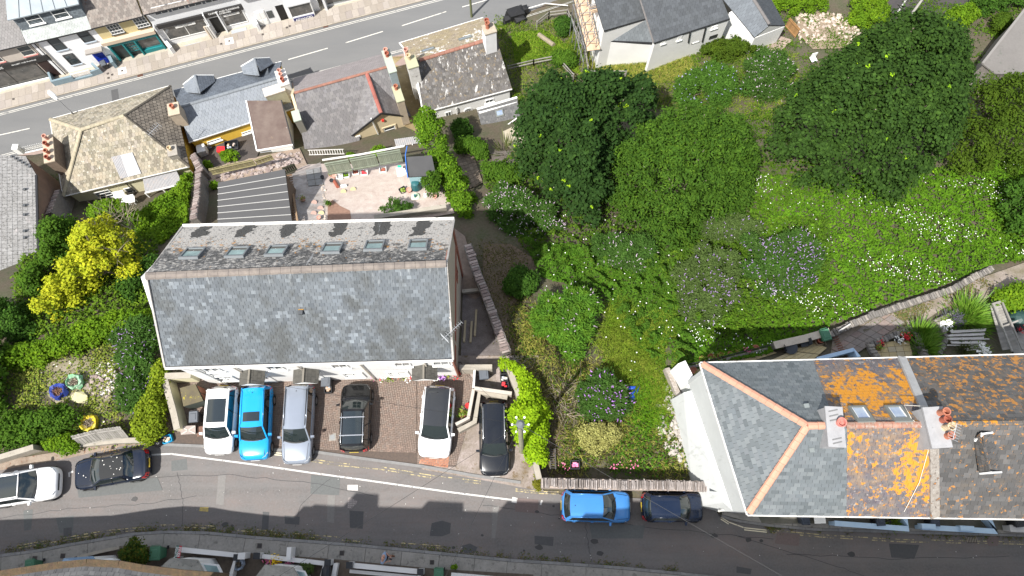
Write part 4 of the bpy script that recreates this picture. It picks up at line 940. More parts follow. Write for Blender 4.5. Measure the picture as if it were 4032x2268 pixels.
drape('back_path',[(3280,1320),(3500,1200),(3760,1130),(4100,1010),(4200,1060),(3900,1170),(3720,1210),(3600,1290),(3480,1320),(3330,1400),(3180,1425),(3270,1390)],mat('path_gravelly',(.24,.20,.17),.95,noise=[(8,(.33,.28,.24),.8),(1.3,(.13,.11,.06),.8)],bump=.5,bscale=20),.04,.6,kind='structure')
drape('drive',[(3500,-60),(3800,-60),(3830,10),(3760,90),(3500,90)],mat('asphalt_dark',(.045,.042,.042),.9,noise=[(2,(.07,.06,.055),.7)]),.05,.8,kind='structure')
drape('hill_path',[(3150,60),(3250,40),(3380,120),(3340,190),(3200,195),(3130,120)],mat('tan_soil',(.28,.21,.15),.95,noise=[(4,(.18,.15,.1),.8)],bump=.5),.05,.8,kind='structure')
drape('bare_soil',[(180,1430),(330,1400),(430,1430),(440,1560),(400,1690),(260,1620),(190,1560)],mat('pale_debris',(.30,.26,.2),.95,noise=[(5,(.2,.17,.11),.8),(1.3,(.13,.12,.05),.8)],bump=.6),.04,.6,kind='structure')
def px_slabs(name,label,quad,nu,nv,m,off,cat=None,skip=0.0,parent_m=None):
 a,b,c,d=[G(*q)for q in quad];base=drape(name,quad,parent_m or mat('slab_bed',(.12,.1,.08),.95,noise=[(4,(.08,.09,.04),.7)]),off,.8,kind='structure')
 for i in range(nu):
  for j in range(nv):
   if random.random()<skip:continue
   q=[]
   for s,t in((i,j),(i+1,j),(i+1,j+1),(i,j+1)):
    s2=(s+(.03 if s==i else-.03))/nu;t2=(t+(.03 if t==j else-.03))/nv
    p=lerp(lerp(a,b,s2),lerp(d,c,s2),t2).copy();p[2]=tzf(p[0],p[1])+off+.04+random.uniform(-.004,.004);q.append(p)
   lo=[p-[0,0,.05]for p in q];A=area2([tuple(p[:2])for p in q])
   mk('paving_slab',q+lo,[(0,1,2,3)if A>0 else(3,2,1,0)]+[(k,k+4,(k+1)%4+4,(k+1)%4)for k in range(4)],m,base)
 return base
redslab=mat('patio_slab_mixed',(.2,.16,.14),.9,hue=((.20,.145,.125),(.15,.14,.135),(.235,.165,.14),(.19,.17,.155),(.17,.135,.12)),noise=[(7,(.28,.25,.22),.4)],layers=[((.08,.09,.05),4,.62,.05,.6)],bump=.3)
yelslab=mat('patio_slab_yellow',(.42,.33,.17),.9,hue=((.43,.34,.17),(.38,.30,.16),(.46,.37,.2),(.36,.31,.22)),noise=[(6,(.3,.25,.15),.6)],bump=.2)
px_slabs('patio','',[(3270,1375),(3345,1410),(3560,1270),(3480,1225)],3,8,redslab,.06)
px_slabs('patio','',[(3020,1425),(3190,1425),(3255,1370),(3200,1345)],5,2,yelslab,.06)
px_slabs('patio','',[(3440,1410),(3592,1408),(3574,1338),(3425,1355)],5,3,yelslab,.06)
px_slabs('patio','',[(2680,1470),(2740,1500),(3060,1390),(3010,1370)],2,8,yelslab,.03)
px_slabs('patio','',[(2980,115),(3120,160),(3060,215),(2950,190)],5,4,mat('slab_pinkish',(.33,.25,.21),.9,island=.15,noise=[(5,(.24,.2,.15),.6)]),.06)
px_slabs('side_path','',[(1215,735),(1275,730),(1262,660),(1205,672)],2,3,mat('slab_greyblue',(.26,.26,.255),.9,island=.14,noise=[(4,(.17,.16,.15),.7)]),.08)
px_slabs('brick_path','',[(1850,745),(1900,715),(1860,605),(1795,618)],4,9,mat('deck_tan',(.2,.16,.12),.9,island=.2,noise=[(7,(.13,.1,.08),.6)]),.07)
# ================================================================== THE LONG BUILDING IN THE MIDDLE
deckm=mat('roof_felt',(.035,.036,.038),.95)
guttw=mat('gutter_white',(.62,.61,.58),.6,layers=[((.15,.14,.12),2.5,.58,.06,.6)])
guttb=mat('gutter_black',(.02,.02,.022),.5)
stucco=mat('render_white',(.70,.695,.675),.85,noise=[(.7,(.60,.595,.575),.6)],layers=[((.45,.42,.36),(2,2,.35),.66,.06,.4)],bump=.15,bscale=25)
cream=mat('render_cream',(.60,.50,.33),.85,noise=[(.8,(.52,.43,.28),.7)],layers=[((.35,.29,.18),(2,2,.4),.66,.06,.4)],bump=.15)
buff=mat('render_buff',(.42,.345,.27),.9,noise=[(.6,(.36,.29,.22),.7)],layers=[((.25,.2,.15),(2,2,.3),.64,.06,.4)],bump=.2)
whitew=mat('white_paintwork',(.74,.74,.72),.5)
leadm=mat('lead_grey',(.24,.25,.26),.6,noise=[(3,(.34,.35,.36),.6)])
frameg=mat('frame_grey',(.15,.165,.175),.45,noise=[(4,(.2,.21,.22),.5)])
terra=mat('terracotta',(.34,.13,.08),.8,noise=[(6,(.32,.11,.06),.6)],layers=[((.25,.2,.15),5,.64,.05,.5)])
terra_d=mat('terracotta_dark',(.30,.085,.05),.8,noise=[(6,(.2,.06,.04),.6)])
terra_p=mat('pot_pink',(.50,.27,.21),.8,noise=[(6,(.38,.2,.15),.6)])
buffpot=mat('pot_buff',(.55,.44,.28),.8,noise=[(6,(.42,.32,.2),.6)])
slate_a=mat('slate_grey',(.115,.127,.137),.62,island=.36,hue=((.092,.108,.124),(.112,.128,.145),(.098,.113,.126),(.125,.141,.156),(.09,.10,.107),(.105,.12,.135),(.15,.168,.182)),noise=[(.35,(.085,.093,.096),.6),(3,(.13,.143,.155),.35)],layers=[((.33,.35,.36),(9,.5,.5),.66,.09,.5,[(-25,4,10.3,15,1.6,.16)]),((.27,.285,.29),5,.68,.04,.5),((.055,.057,.053),(.8,.5,.5),.50,.16,.7,[(-22,2,5,10.8,2,.07)])],spec=.35)
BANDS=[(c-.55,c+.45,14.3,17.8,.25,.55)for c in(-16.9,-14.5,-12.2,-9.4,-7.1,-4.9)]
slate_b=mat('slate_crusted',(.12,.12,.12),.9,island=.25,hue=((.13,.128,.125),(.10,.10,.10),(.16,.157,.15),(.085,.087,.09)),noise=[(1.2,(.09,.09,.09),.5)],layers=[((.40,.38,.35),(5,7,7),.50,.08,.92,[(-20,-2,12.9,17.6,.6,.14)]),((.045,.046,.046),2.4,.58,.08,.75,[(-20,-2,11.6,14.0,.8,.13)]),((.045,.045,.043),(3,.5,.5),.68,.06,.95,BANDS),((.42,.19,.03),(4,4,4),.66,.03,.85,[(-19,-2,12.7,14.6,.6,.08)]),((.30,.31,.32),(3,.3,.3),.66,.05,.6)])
EZ,RZ=5.6,9.5
eL,eR=P(650,1446,EZ),P(1784,1415,EZ);rL,rR=P(576,1087,RZ),P(1758,1038,RZ);bL,bR=P(719,893,5.45),P(1788,865,5.45)
mb_=thing('long_terrace_building',(*((eL+bR)/2)[:2],0),'long white rendered terrace with a grey slate roof and six rooflights behind the parked cars','building')
ev=[eL,eR,bR,bL]
q4=walls(mb_,ev,-6,stucco,inset=.16,gables=[(1,rR),(3,rL)])
plF=roof(mb_,[eL,eR,rR,rL],deckm,slate_a,w=.27,h=.2,t=.014,nparts=300,jit=.005)
plB=roof(mb_,[bR,bL,rL,rR],deckm,slate_b,w=.27,h=.2,t=.016,jit=.009)
ridge(mb_,rL,rR,mat('ridge_buff',(.145,.125,.112),.9,island=.1,noise=[(3,(.28,.24,.2),.5)],layers=[((.5,.49,.46),6,.68,.04,.6)]),r=.17,seg=.5,lift=.03)
strip(mb_,eL+[0,-.06,-.03],eR+[0,-.06,-.03],.13,.1,guttw,'gutter');strip(mb_,eL+[0,.02,.045],eR+[0,.02,.045],.05,.03,guttb,'eaves_edge')
strip(mb_,bL+[0,.06,0],bR+[0,.06,0],.16,.12,guttw,'gutter');
for a,b in((eL,rL),(bL,rL),(eR,rR),(bR,rR)):strip(mb_,a,b,.1,.1,mat('verge_mortar',(.3,.28,.26),.9,noise=[(8,(.5,.48,.45),.6)]),'verge',lift=.0)
gp=Plane(np.array([*q4[1],0]),np.array([*q4[2],0]))
brk=mat('brick_red',(.28,.10,.065),.9,noise=[(5,(.2,.08,.05),.7)],bump=.3)
gl_=gp.len
mbx=MB();gp.n=np.cross(gp.u,gp.v)
if gp.n[0]<0:gp.n=-gp.n
gpts=[gp.at(0.02,-.3,.012),gp.at(gl_-.02,-5.9,.012),gp.at(gl_-.02,5.2,.012),gp.at(gl_/2,RZ-.25,.012),gp.at(.02,5.3,.012)]
mbx.poly(gpts).build('gable_render',buff,mb_)
for a,b,nm in((gp.at(.1,-.5,.05),gp.at(.1,5.2,.05),'quoin'),(gp.at(gl_-.12,-5.9,.05),gp.at(gl_-.12,5.2,.05),'quoin')):MB().bar(a,b,.3,.08,up=gp.n).build(nm,brk,mb_)
MB().bar(gp.at(-.05,2.6,.05),gp.at(gl_+.05,2.6,.05),.08,.14,up=(0,0,1)).build('string_course',brk,mb_)
for a,b in((gp.at(0,5.25,.07),gp.at(gl_/2,RZ-.2,.07)),(gp.at(gl_,5.15,.07),gp.at(gl_/2,RZ-.2,.07))):MB().bar(a,b,.08,.2).build('bargeboard',mat('barge_red',(.33,.12,.08),.8),mb_)
window(mb_,gp,(5.6,.8),(6.4,2.3),brk,bars=(1,1),px=False)
fp=Plane(np.array([*q4[0],0]),np.array([*q4[1],0]));fp.n=np.array([fp.u[1],-fp.u[0],0])
sill=mat('sill_white',(.76,.76,.74),.6)
for(p0,p1)in(((858,1492),(893,1462)),((1345,1465),(1400,1440)),((1525,1460),(1580,1432))):
 u,v=fp.uv(*p0);u2,_=fp.uv(*p1)
 window(mb_,fp,(u,.95),(u+1.0,2.1),whitew,bars=(1,1),sill=sill,surround=sill,px=False)
for u in(1.2,4.6,8.1,11.5,13.6):window(mb_,fp,(u,3.5),(u+.9,4.6),whitew,bars=(1,0),sill=sill,px=False)
for u in(3.0,6.4,9.75,13.2):MB().tube([fp.at(u,.1,.07),fp.at(u,5.2,.07)],.045,8).build('drainpipe',mat('pipe_cream',(.55,.5,.42),.6),mb_)
MB().tube([fp.at(.7,5.35,.12),fp.at(.95,4.9,.08),fp.at(.95,.1,.08)],.05,8).build('drainpipe',guttw,mb_)
porm=mat('porch_felt',(.065,.062,.055),.9,island=.15,noise=[(3,(.1,.095,.08),.6)],layers=[((.02,.02,.02),5,.63,.05,.7)])
for(cx,cy),(wl,wr_)in(((1675-40,1462),(950,1042)),((1202,1460),(1156,1255)),((1665,1440),(1623,1722)),):
 pass
for xl,xm,xr_,ytop,yb in((947,980,1044,1446,1500),(1157,1196,1256,1440,1492),(1623,1665,1722,1420,1472)):
 zt,ze=3.75,3.25
 a=fp.uv(xl,(ytop+yb)/2-6)[0];b=fp.uv(xr_,(ytop+yb)/2-6)[0];a=(P(xl,ytop+12,ze)-fp.o)@fp.u;b=(P(xr_,ytop+12,ze)-fp.o)@fp.u;m_=(a+b)/2;D=.78
 pr=[]
 for s0,s1 in((a,m_),(b,m_)):
  q=[fp.at(s0,ze,D),fp.at(s0,ze,0.0),fp.at(s1,zt,0.0),fp.at(s1,zt,D)]
  if s0==b:q=q[::-1];q=[q[3],q[2],q[1],q[0]]
  MB().slab([p+[0,0,0]for p in(q if area2([tuple(p[:2])for p in q])>0 else q[::-1])],.06).build('porch_roof',porm,mb_)
  plq=Plane(q[0],q[1],q[2])if s0==a else Plane(q[1],q[0],q[3]);tiles(plq,q,.3,.22,.015,porm,mb_,name='porch_slate',jit=.004)
 MB().bar(fp.at(m_,zt+.03,0),fp.at(m_,zt+.03,D+.03),.1,.06).build('porch_ridge',mat('porch_ridge',(.17,.155,.13),.9),mb_)
 mk('porch_front',[fp.at(a+.05,ze-.05,D-.03),fp.at(b-.05,ze-.05,D-.03),fp.at(m_,zt-.05,D-.03),fp.at(a+.05,ze-.2,D-.03),fp.at(b-.05,ze-.2,D-.03)],[(3,4,1,2,0)],whitew,mb_)
 for s in(a+.08,b-.08):MB().bar(fp.at(s,ze-.55,.03),fp.at(s,ze-.06,D-.12),.06).build('porch_bracket',whitew,mb_)
 d_o=MB();fp.box(d_o,m_-.42,.05,m_+.42,2.1,.0,.05);dd=d_o.build('door',whitew,mb_);k=MB();fp.box(k,m_-.25,1.3,m_+.25,1.85,.051,.06);k.build('door_glass',glassm(),dd)
for bl_,tr_ in(((715,1023),(800,970)),((893,1018),(976,965)),((1048,1012),(1130,960)),((1270,1004),(1345,948)),((1441,994),(1507,938)),((1614,989),(1678,936))):
 c=plB.hit((bl_[0]+tr_[0])/2,(bl_[1]+tr_[1])/2,.1)-plB.o;u,v=c@plB.u,c@plB.v
 (w0,h0)=(.98,1.18);mbx=MB();up=.16
 for a0,b0,c0,d0 in((-w0/2,-h0/2,w0/2,-h0/2+.09),(-w0/2,h0/2-.13,w0/2,h0/2),(-w0/2,-h0/2+.09,-w0/2+.08,h0/2-.13),(w0/2-.08,-h0/2+.09,w0/2,h0/2-.13)):plB.box(mbx,u+a0,v+b0,u+c0,v+d0,.02,up)
 fr=mbx.build('rooflight',frameg,mb_);g=MB();plB.box(g,u-w0/2+.08,v-h0/2+.09,u+w0/2-.08,v+h0/2-.13,.03,up-.05)
 g.build('pane',mat('skylight_glass',(.30,.42,.42),.12,spec=.8,noise=[(1.1,(.16,.23,.24),.9)]),fr);g=MB();plB.box(g,u-w0/2+.085,v-h0/2+.12,u+w0/2-.085,v-h0/2+.38,.1,up-.045);g.build('blind',mat('skylight_dark',(.09,.09,.085),.3),fr)
c=plF.hit(1186,1232,.05);MB().box(c,(.2,.22,.14)).build('roof_vent',mat('vent_dark',(.06,.065,.07),.7),mb_);MB().box(c+[0,.2,.02],(.26,.16,.1)).build('roof_vent_moss',mat('moss_orange',(.30,.16,.03),.9),mb_)
an=thing('tv_aerial',P(1797,1360,6.4),'silver television aerial on a bracket at the right end of the long roof','aerial')
alu=mat('aluminium',(.5,.51,.52),.35,metal=.7)
a0,a1=P(1740,1338,7.1),P(1818,1268,7.25);MB().tube([a0,a1],.018,5).build('boom',alu,an)
for k in range(9):c=lerp(a0,a1,.2+.8*k/8);s=.17-.008*k;n_=np.array([.7,.72,0]);MB().tube([c-n_*s*[1,-1,0]*1,c+n_*s*[1,-1,0]],.008,4).build('element',alu,an)
r0=lerp(a0,a1,.12);mbx=MB()
for k in range(5):q=r0+np.array([.02,-.02,-.2+.1*k]);mbx.tube([q-[.2,-.2,0],q+[.2,-.2,0]],.012,4)
mbx.build('reflector',alu,an);MB().tube([P(1797,1360,5.6),P(1788,1335,6.2),lerp(a0,a1,.3)],.022,6).build('mast',alu,an)
# ================================================================== RIGHT HAND TERRACE
slate_n=mat('slate_new',(.11,.125,.135),.55,island=.22,hue=((.10,.116,.124),(.125,.142,.15),(.112,.128,.138),(.14,.155,.16),(.098,.108,.116)),noise=[(.5,(.10,.112,.115),.5)],layers=[((.33,.34,.34),5,.70,.03,.6),((.30,.15,.04),7,.70,.03,.6)])
orange=(.50,.21,.012);orange2=(.42,.16,.02)
slate_o=mat('slate_lichen',(.10,.092,.10),.85,island=.28,hue=((.095,.085,.098),(.115,.10,.115),(.075,.07,.078),(.09,.085,.09)),noise=[(2,(.13,.125,.12),.6)],layers=[((.30,.275,.26),4,.58,.07,.7),((.26,.17,.09),1.5,.52,.2,.6,[(14.5,21.4,1,7.5,.8,.1)]),(orange,3.6,.56,.07,.92,[(15.0,18.6,4.3,7.4,.9,.14),(18.6,21.4,4.9,7.4,.5,.16),(17.8,20.6,.6,4.4,.7,.12),(14.3,16.4,1.9,4.4,.6,.10)])])
slate_d=mat('slate_dark_lichen',(.08,.078,.076),.88,island=.34,noise=[(1.5,(.065,.064,.062),.6)],layers=[((.17,.125,.08),1.1,.52,.25,.45,[(20,40,4.2,9,1,.08)]),((.38,.17,.035),3.6,.60,.035,.9,[(20,40,4.2,9,1,.075)]),((.24,.23,.21),9,.69,.03,.5)])
slate_h=slate_n
EZ2,RZ2=6.0,9.1
FL,FR=P(2944,2027,EZ2),P(4500,2050,EZ2);RL,RR=P(2757,1430,EZ2),P(4500,1385,EZ2);AP,RE=P(3178,1676,RZ2),P(4500,1662,RZ2)
rt=thing('corner_terrace',(*((FL+RR)/2)[:2],0),'white corner terrace with a hipped slate roof blotched with orange lichen','building')
gablew=mat('render_cool_white',(.50,.515,.51),.85,noise=[(.5,(.42,.435,.43),.8),(2.5,(.46,.47,.46),.6)],layers=[((.26,.27,.25),(2,2,.35),.58,.12,.6),((.2,.2,.17),7,.70,.03,.6)])  # white render, cloud shade put into its greyed base; streaks are stains
qR=walls(rt,[FL,FR,RR,RL],-2.5,gablew,inset=.2)
def on(l0,l1,x):
 t=(x-l0[0])/(l1[0]-l0[0]);return l0+(l1-l0)*t
xa,xb_,xA,xB=P(3332,2030,EZ2)[0],P(3668,2034,EZ2)[0],P(3200,1412,EZ2)[0],P(3547,1404,EZ2)[0]
ra,rb=P(3335,1676,RZ2)[0],P(3672,1672,RZ2)[0];rA,rB=P(3290,1676,RZ2)[0],rb
frF=(FL,FR,AP);frR=(RR,RL,AP)
pF=roof(rt,[FL,on(FL,FR,xa),on(AP,RE,ra),AP],deckm,slate_n,w=.33,h=.21,t=.016,nparts=150,frame=frF)
roof(rt,[on(FL,FR,xa),on(FL,FR,xb_),on(AP,RE,rb),on(AP,RE,ra)],deckm,slate_o,w=.3,h=.2,t=.018,frame=frF,jit=.01)
roof(rt,[on(FL,FR,xb_),FR,RE,on(AP,RE,rb)],deckm,slate_d,w=.36,h=.26,t=.016,frame=frF,jit=.008)
pR_=roof(rt,[on(RL,RR,xA),RL,AP,on(AP,RE,rA)],deckm,slate_n,w=.3,h=.2,t=.016,frame=frR)
roof(rt,[on(RL,RR,xB),on(RL,RR,xA),on(AP,RE,rA),on(AP,RE,rB)],deckm,slate_o,w=.3,h=.2,t=.018,frame=frR,jit=.01)
roof(rt,[RR,on(RL,RR,xB),on(AP,RE,rB),RE],deckm,slate_d,w=.36,h=.26,t=.016,frame=frR,jit=.008)
pH=roof(rt,[RL,FL,AP],deckm,slate_n,w=.33,h=.22,t=.016,nparts=150)
rtile=mat('ridge_terracotta',(.42,.215,.15),.75,island=.08,noise=[(4,(.56,.29,.19),.5)])
ridge(rt,FL+[.05,.1,.05],AP,rtile,r=.155,seg=.42,lift=.05);ridge(rt,RL+[.1,-.05,.05],AP,rtile,r=.155,seg=.42,lift=.05)
c1=on(AP,RE,P(3258,1676,RZ2)[0]);ridge(rt,AP,c1,rtile,r=.15,seg=.42,lift=.05)
ridge(rt,on(AP,RE,P(3330,1676,RZ2)[0]),on(AP,RE,P(3655,1672,RZ2)[0]),mat('ridge_old_red',(.28,.12,.08),.85,island=.25,noise=[(5,(.3,.25,.2),.7)],layers=[((.3,.27,.24),6,.56,.05,.8)]),r=.14,seg=.42,lift=.03)
ridge(rt,on(AP,RE,P(3745,1672,RZ2)[0]),RE,mat('ridge_dark',(.10,.09,.08),.85,layers=[(orange,2.5,.50,.05,.9)]),r=.14,seg=.45,lift=.03)
for a,b in((FL,FR),(RL,RR),(FL,RL)):strip(rt,a,b,.13,.1,guttw,'gutter',lift=-.03)
strip(rt,on(FL,FR,xb_)+[.1,0,.09],on(AP,RE,rb)+[0,0,.09],.45,.1,mat('party_coping',(.2,.175,.15),.95,noise=[(6,(.32,.3,.27),.8)],layers=[((.06,.05,.045),4,.55,.06,.8),(orange2,4,.62,.04,.7)],bump=.8,bscale=12),'party_coping')
strip(rt,on(RL,RR,xB)+[0,0,.09],on(AP,RE,rB-.15)+[0,0,.12],.42,.12,mat('party_cement',(.34,.34,.335),.9,noise=[(3,(.26,.26,.26),.7)]),'party_coping')
cem=mat('cement_cap',(.30,.30,.305),.9,noise=[(3,(.23,.23,.235),.7)],layers=[((.14,.14,.14),6,.66,.04,.6)])
chA=chimney(rt,(3290,1680),9.45,8.3,.72,1.75,-.05,cem,cap=cem,pots=[(.2,.18,mat('pot_red',(.40,.10,.08),.8,noise=[(8,(.5,.3,.25),.5)]),.3)],pr=.2)
for k,(a,b)in enumerate([(.72,-.1),(.5,-.05),(.3,0),(-.55,-.02),(-.72,.02)]):c=P(3290,1680,9.46)+[0,a,0];MB().bar(c+[-.22,-.04,0],c+[.2,.05,0],.05,.03).build('flashing_rib',mat('rib_dark',(.14,.14,.14),.8),chA)
chB=chimney(rt,(3692,1682),9.7,7.6,.85,1.75,.06,cem,cap=cem,pots=[(.25,.62,terra,.6),(.28,.30,terra_d,.5),(.3,-.05,buffpot,.62),(.32,-.42,terra,.4)],pr=.165)
for px,s in(((3392,1632),1),((3537,1630),1)):
 c=pR_.hit(*px,.1)-pR_.o;u,v=c@pR_.u,c@pR_.v;w0,h0=.82,1.1;mbx=MB()
 for a0,b0,c0,d0 in((-w0/2,-h0/2,w0/2,-h0/2+.1),(-w0/2,h0/2-.25,w0/2,h0/2),(-w0/2,-h0/2+.1,-w0/2+.12,h0/2-.25),(w0/2-.12,-h0/2+.1,w0/2,h0/2-.25)):pR_.box(mbx,u+a0,v+b0,u+c0,v+d0,.02,.17)
 fr=mbx.build('rooflight',mat('frame_slate',(.15,.16,.15),.5),rt);g=MB();pR_.box(g,u-w0/2+.12,v-h0/2+.1,u+w0/2-.12,v+h0/2-.25,.03,.12);g.build('pane',mat('skylight_pale',(.36,.42,.46),.15,spec=.8,noise=[(.9,(.14,.2,.36),.9)]),fr)
 g=MB()
 for a0,b0,c0,d0 in((-w0/2+.12,-h0/2+.1,-w0/2+.17,h0/2-.25),(w0/2-.17,-h0/2+.1,w0/2-.12,h0/2-.25)):pR_.box(g,u+a0,v+b0,u+c0,v+d0,.12,.14)
 g.build('white_edge',whitew,fr)
for px in((3174,1598),(3195,1773)):
 c=(pR_ if px[1]<1676 else pF).hit(*px,.04);MB().box(c-[0,0,.05],(.24,.2,.13),.1).build('roof_vent',mat('vent_grey',(.16,.18,.18),.6),rt)
dz=9.25;dr=[P(3838,1730,8.8),P(3862,1862,8.1),P(3900,1858,8.75),P(3868,1705,9.3),P(3905,1700,9.0),P(3940,1856,8.1)]
roof(rt,[dr[0],dr[1],dr[2],dr[3]],slate_d,slate_d,w=.3,h=.22,t=.016,frame=(dr[0],dr[1],dr[2]));roof(rt,[dr[5],dr[4],dr[3],dr[2]],slate_d,slate_d,w=.3,h=.22,t=.016,frame=(dr[5],dr[4],dr[3]))
for a,b in((dr[1],dr[2]),(dr[5],dr[2]),(dr[0],dr[3]),(dr[4],dr[3])):strip(rt,a+[0,-.04,-.02],b+[0,-.04,-.02],.08,.14,whitew,'bargeboard')
mk('dormer_front',[dr[1]+[.08,.05,-.1],dr[5]+[-.08,.05,-.1],dr[2]+[0,.05,-.1],P(3862,1862,7.0),P(3940,1856,7.0)],[(3,4,1,2,0)],whitew,rt)
MB().slab([P(3842,1874,7.5),P(3912,1874,7.5),P(3912,1890,7.3),P(3842,1890,7.3)],.1).build('lead_apron',leadm,rt)
cab=[P(3650,1600,9.4),P(3560,1595,9.2),P(3590,1650,9.15),P(3640,1690,9.2),P(3655,1775,8.4),P(3620,1900,7.4),P(3560,2015,6.3)]
MB().tube(cab,.014,4).build('cable',mat('cable_white',(.6,.57,.5),.6),rt)
an=thing('tv_aerial',P(3735,1700,10.2),'thin aerial fixed to the four pot chimney on the right roof','aerial')
a0,a1=P(3752,1730,10.9),P(3768,1668,11.0);MB().tube([a0,a1],.016,5).build('boom',alu,an)
for k in range(7):c=lerp(a0,a1,k/6);MB().tube([c-[.2,-.1,0],c+[.2,-.1,0]],.009,4).build('element',alu,an)
MB().tube([P(3735,1715,9.5),lerp(a0,a1,.3)],.02,5).build('mast',alu,an)
a_,b_=np.array([*qR[3],0]),np.array([*qR[0],0]);dd=(b_-a_)/np.linalg.norm(b_-a_);nn=np.array([dd[1],-dd[0],0]);nn=nn if nn[0]<0 else-nn
mbx=MB();mbx.hexa([a_+nn*.9+dd*.6+[0,0,-1.5],a_+nn*.02+dd*.6+[0,0,-1.5],b_+nn*.02+[0,0,-.5],b_+nn*1.05+dd*-.5+[0,0,-.5]],[a_+nn*.45+dd*.6+[0,0,2.2],a_+nn*.02+dd*.6+[0,0,2.4],b_+nn*.02+[0,0,3.2],b_+nn*.25+dd*-.5+[0,0,2.8]])
mbx.build('battered_plinth',gablew,rt)
rub=mat('whitewashed_rubble',(.34,.30,.26),.95,noise=[(5,(.48,.45,.42),.8),(12,(.2,.16,.12),.7)],bump=1,bscale=9)
low_wall('rubble_wall','old whitewashed rubble wall leaning against the white gable',[G(2615,1460),P(2680,1610),P(2740,1770),P(2785,1880)],.28,.9,rub)
low_wall('garden_wall','short thick white wall end beside the potted yard of the corner house',[P(2652,1455,0),P(2702,1555,0)],.5,2.6,stucco,base=-.5)
MB().tube([P(2830,2012,1.2),P(2932,1985,3.6)],.06,6).build('stay_pipe',guttw,rt)
mk('corner_foot',[*[P(a,b,z)for a,b,z in((2790,1935,2.2),(2800,1960,1.0),(2838,2005,.6),(2890,2020,.5),(2940,2022,.6),(2960,2000,3.0),(2900,1940,3.2))]],[tuple(range(7))[::-1]],gablew,rt)
bluew=mat('wall_pale_blue',(.36,.50,.66),.8,noise=[(2,(.44,.57,.70),.6)],layers=[((.25,.3,.34),3,.66,.05,.5)])
greyw=mat('wall_pale_grey',(.5,.5,.5),.85,noise=[(2,(.42,.42,.42),.6)])
low_wall('garden_wall','pale blue front garden wall, the left one under the lichen roof',[P(3274,2060,.5),P(3562,2082,.5),P(3548,2040,.5)],.22,.75,bluew,base=.1,cap=bluew)
w2=low_wall('garden_wall','pale blue front garden wall with two raised piers, right of the first',[P(3616,2075,.5),P(3912,2092,.5),P(3880,2040,.5)],.22,.65,bluew,base=.1,cap=bluew)
for px in((3640,2072),(3790,2080)):MB().box(P(*px,.6),(.75,.26,.45),-.05).build('pier',bluew,w2)
low_wall('garden_wall','pale grey front wall at the far right of the lower road',[P(3965,2080,.5),P(4200,2090,.5)],.3,.6,greyw,base=.1,cap=greyw)
yardc=mat('yard_concrete',(.16,.15,.13),.95,noise=[(1.5,(.08,.085,.06),.8)])
sheet('front_yard',[(2985,2030),(4300,2040),(4300,2095),(3940,2086),(3600,2080),(3270,2062),(3000,2062)],.125,yardc)
binb=mat('bin_black',(.02,.021,.024),.5);bing=mat('bin_green',(.05,.15,.085),.5,noise=[(3,(.065,.18,.105),.6)]);bingrey=mat('bin_lid_grey',(.085,.095,.11),.5);binn=mat('bin_navy',(.03,.04,.06),.5)
GB='wheelie bins'
wheelie_bin('black bin behind the left pale blue wall beside a leafy plant',(3466,2046),.12,.05,binb,binn,.85,GB)
wheelie_bin('black bin with a white number behind the right pale blue wall',(3682,2048),.12,-.05,binb,binn,.85,GB)
wheelie_bin('dark navy bin standing nearest the corner house downpipe',(3172,2044),.12,.0,binn,binn,.8,GB)
wheelie_bin('black bin behind the grey wall at the far right of the road',(4012,2050),.12,.1,binb,binb,.9,GB)
t=thing('white_box',P(3217,2040,.12),'white plastic box beside the navy bin under the corner roof','box');MB().box(P(3217,2044,.12),(.32,.45,.75)).build('box_body',whitew,t);MB().box(P(3217,2044,.872),(.34,.47,.04)).build('lid',whitew,t)
greenleaf=mat('leaf_fresh',(.16,.27,.02),.6,hue=((.12,.24,.02),(.2,.3,.03),(.26,.34,.05)),transl=.25)
tuft('bright green strappy plant beside the black bin behind the blue wall',P(3512,2052,.3),.35,120,greenleaf,L=.5,W=.06)
wheelie_bin('small black lidded bin on the kerb at the foot of the white gable',(2783,1962),.0,.2,binb,binb,.62,GB)
t=thing('drain_grate',P(2800,1985),'slatted grey drain grate beside the small black bin','drain')
for i in range(6):MB().bar(P(2786+i*5,1978+i*2,.05),P(2780+i*5,1990+i*2,.05),.03).build('bar',mat('grate_bar',(.3,.26,.2),.7),t)
stm=mat('wall_stone',(.20,.185,.165),.95,island=.3,hue=((.21,.19,.17),(.16,.15,.14),(.26,.235,.205),(.18,.165,.15)),noise=[(6,(.13,.12,.105),.6)],bump=.8,bscale=12)
stb=mat('wall_body_stone',(.15,.135,.12),.95,noise=[(5,(.22,.2,.18),.8)],bump=1,bscale=8)
pth=[G(*p,0)for p in((3245,1330),(3330,1290),(3420,1250),(3500,1225),(3620,1185),(3730,1150),(3810,1105),(3880,1070))]
w_=low_wall('dry_stone_wall','grey dry stone wall with stones on edge between the meadow and the back path',pth,.4,.55,stb);stones_on(w_,pth,.46,.55,stm,size=.22,h=.14)
low_wall('rendered_wall','low cream topped wall behind the garden table',[G(3030,1372),G(3150,1345),G(3245,1318)],.4,.8,stb,cap=mat('cream_coping',(.5,.44,.36),.9,noise=[(4,(.4,.34,.27),.7)]),capw=.05)
rng2=[G(3015,1378),G(2900,1405),G(2800,1432),G(2700,1452)];w_=low_wall('terrace_wall','narrow dark wall with iron railing running behind the corner house pots',rng2,.15,.35,stb)
mbx=MB();rr=[p+[0,.1,.95]for p in rng2]
ironm=mat('iron_black',(.02,.018,.018),.6)
MB().tube(rr,.025,5).build('handrail',ironm,w_)
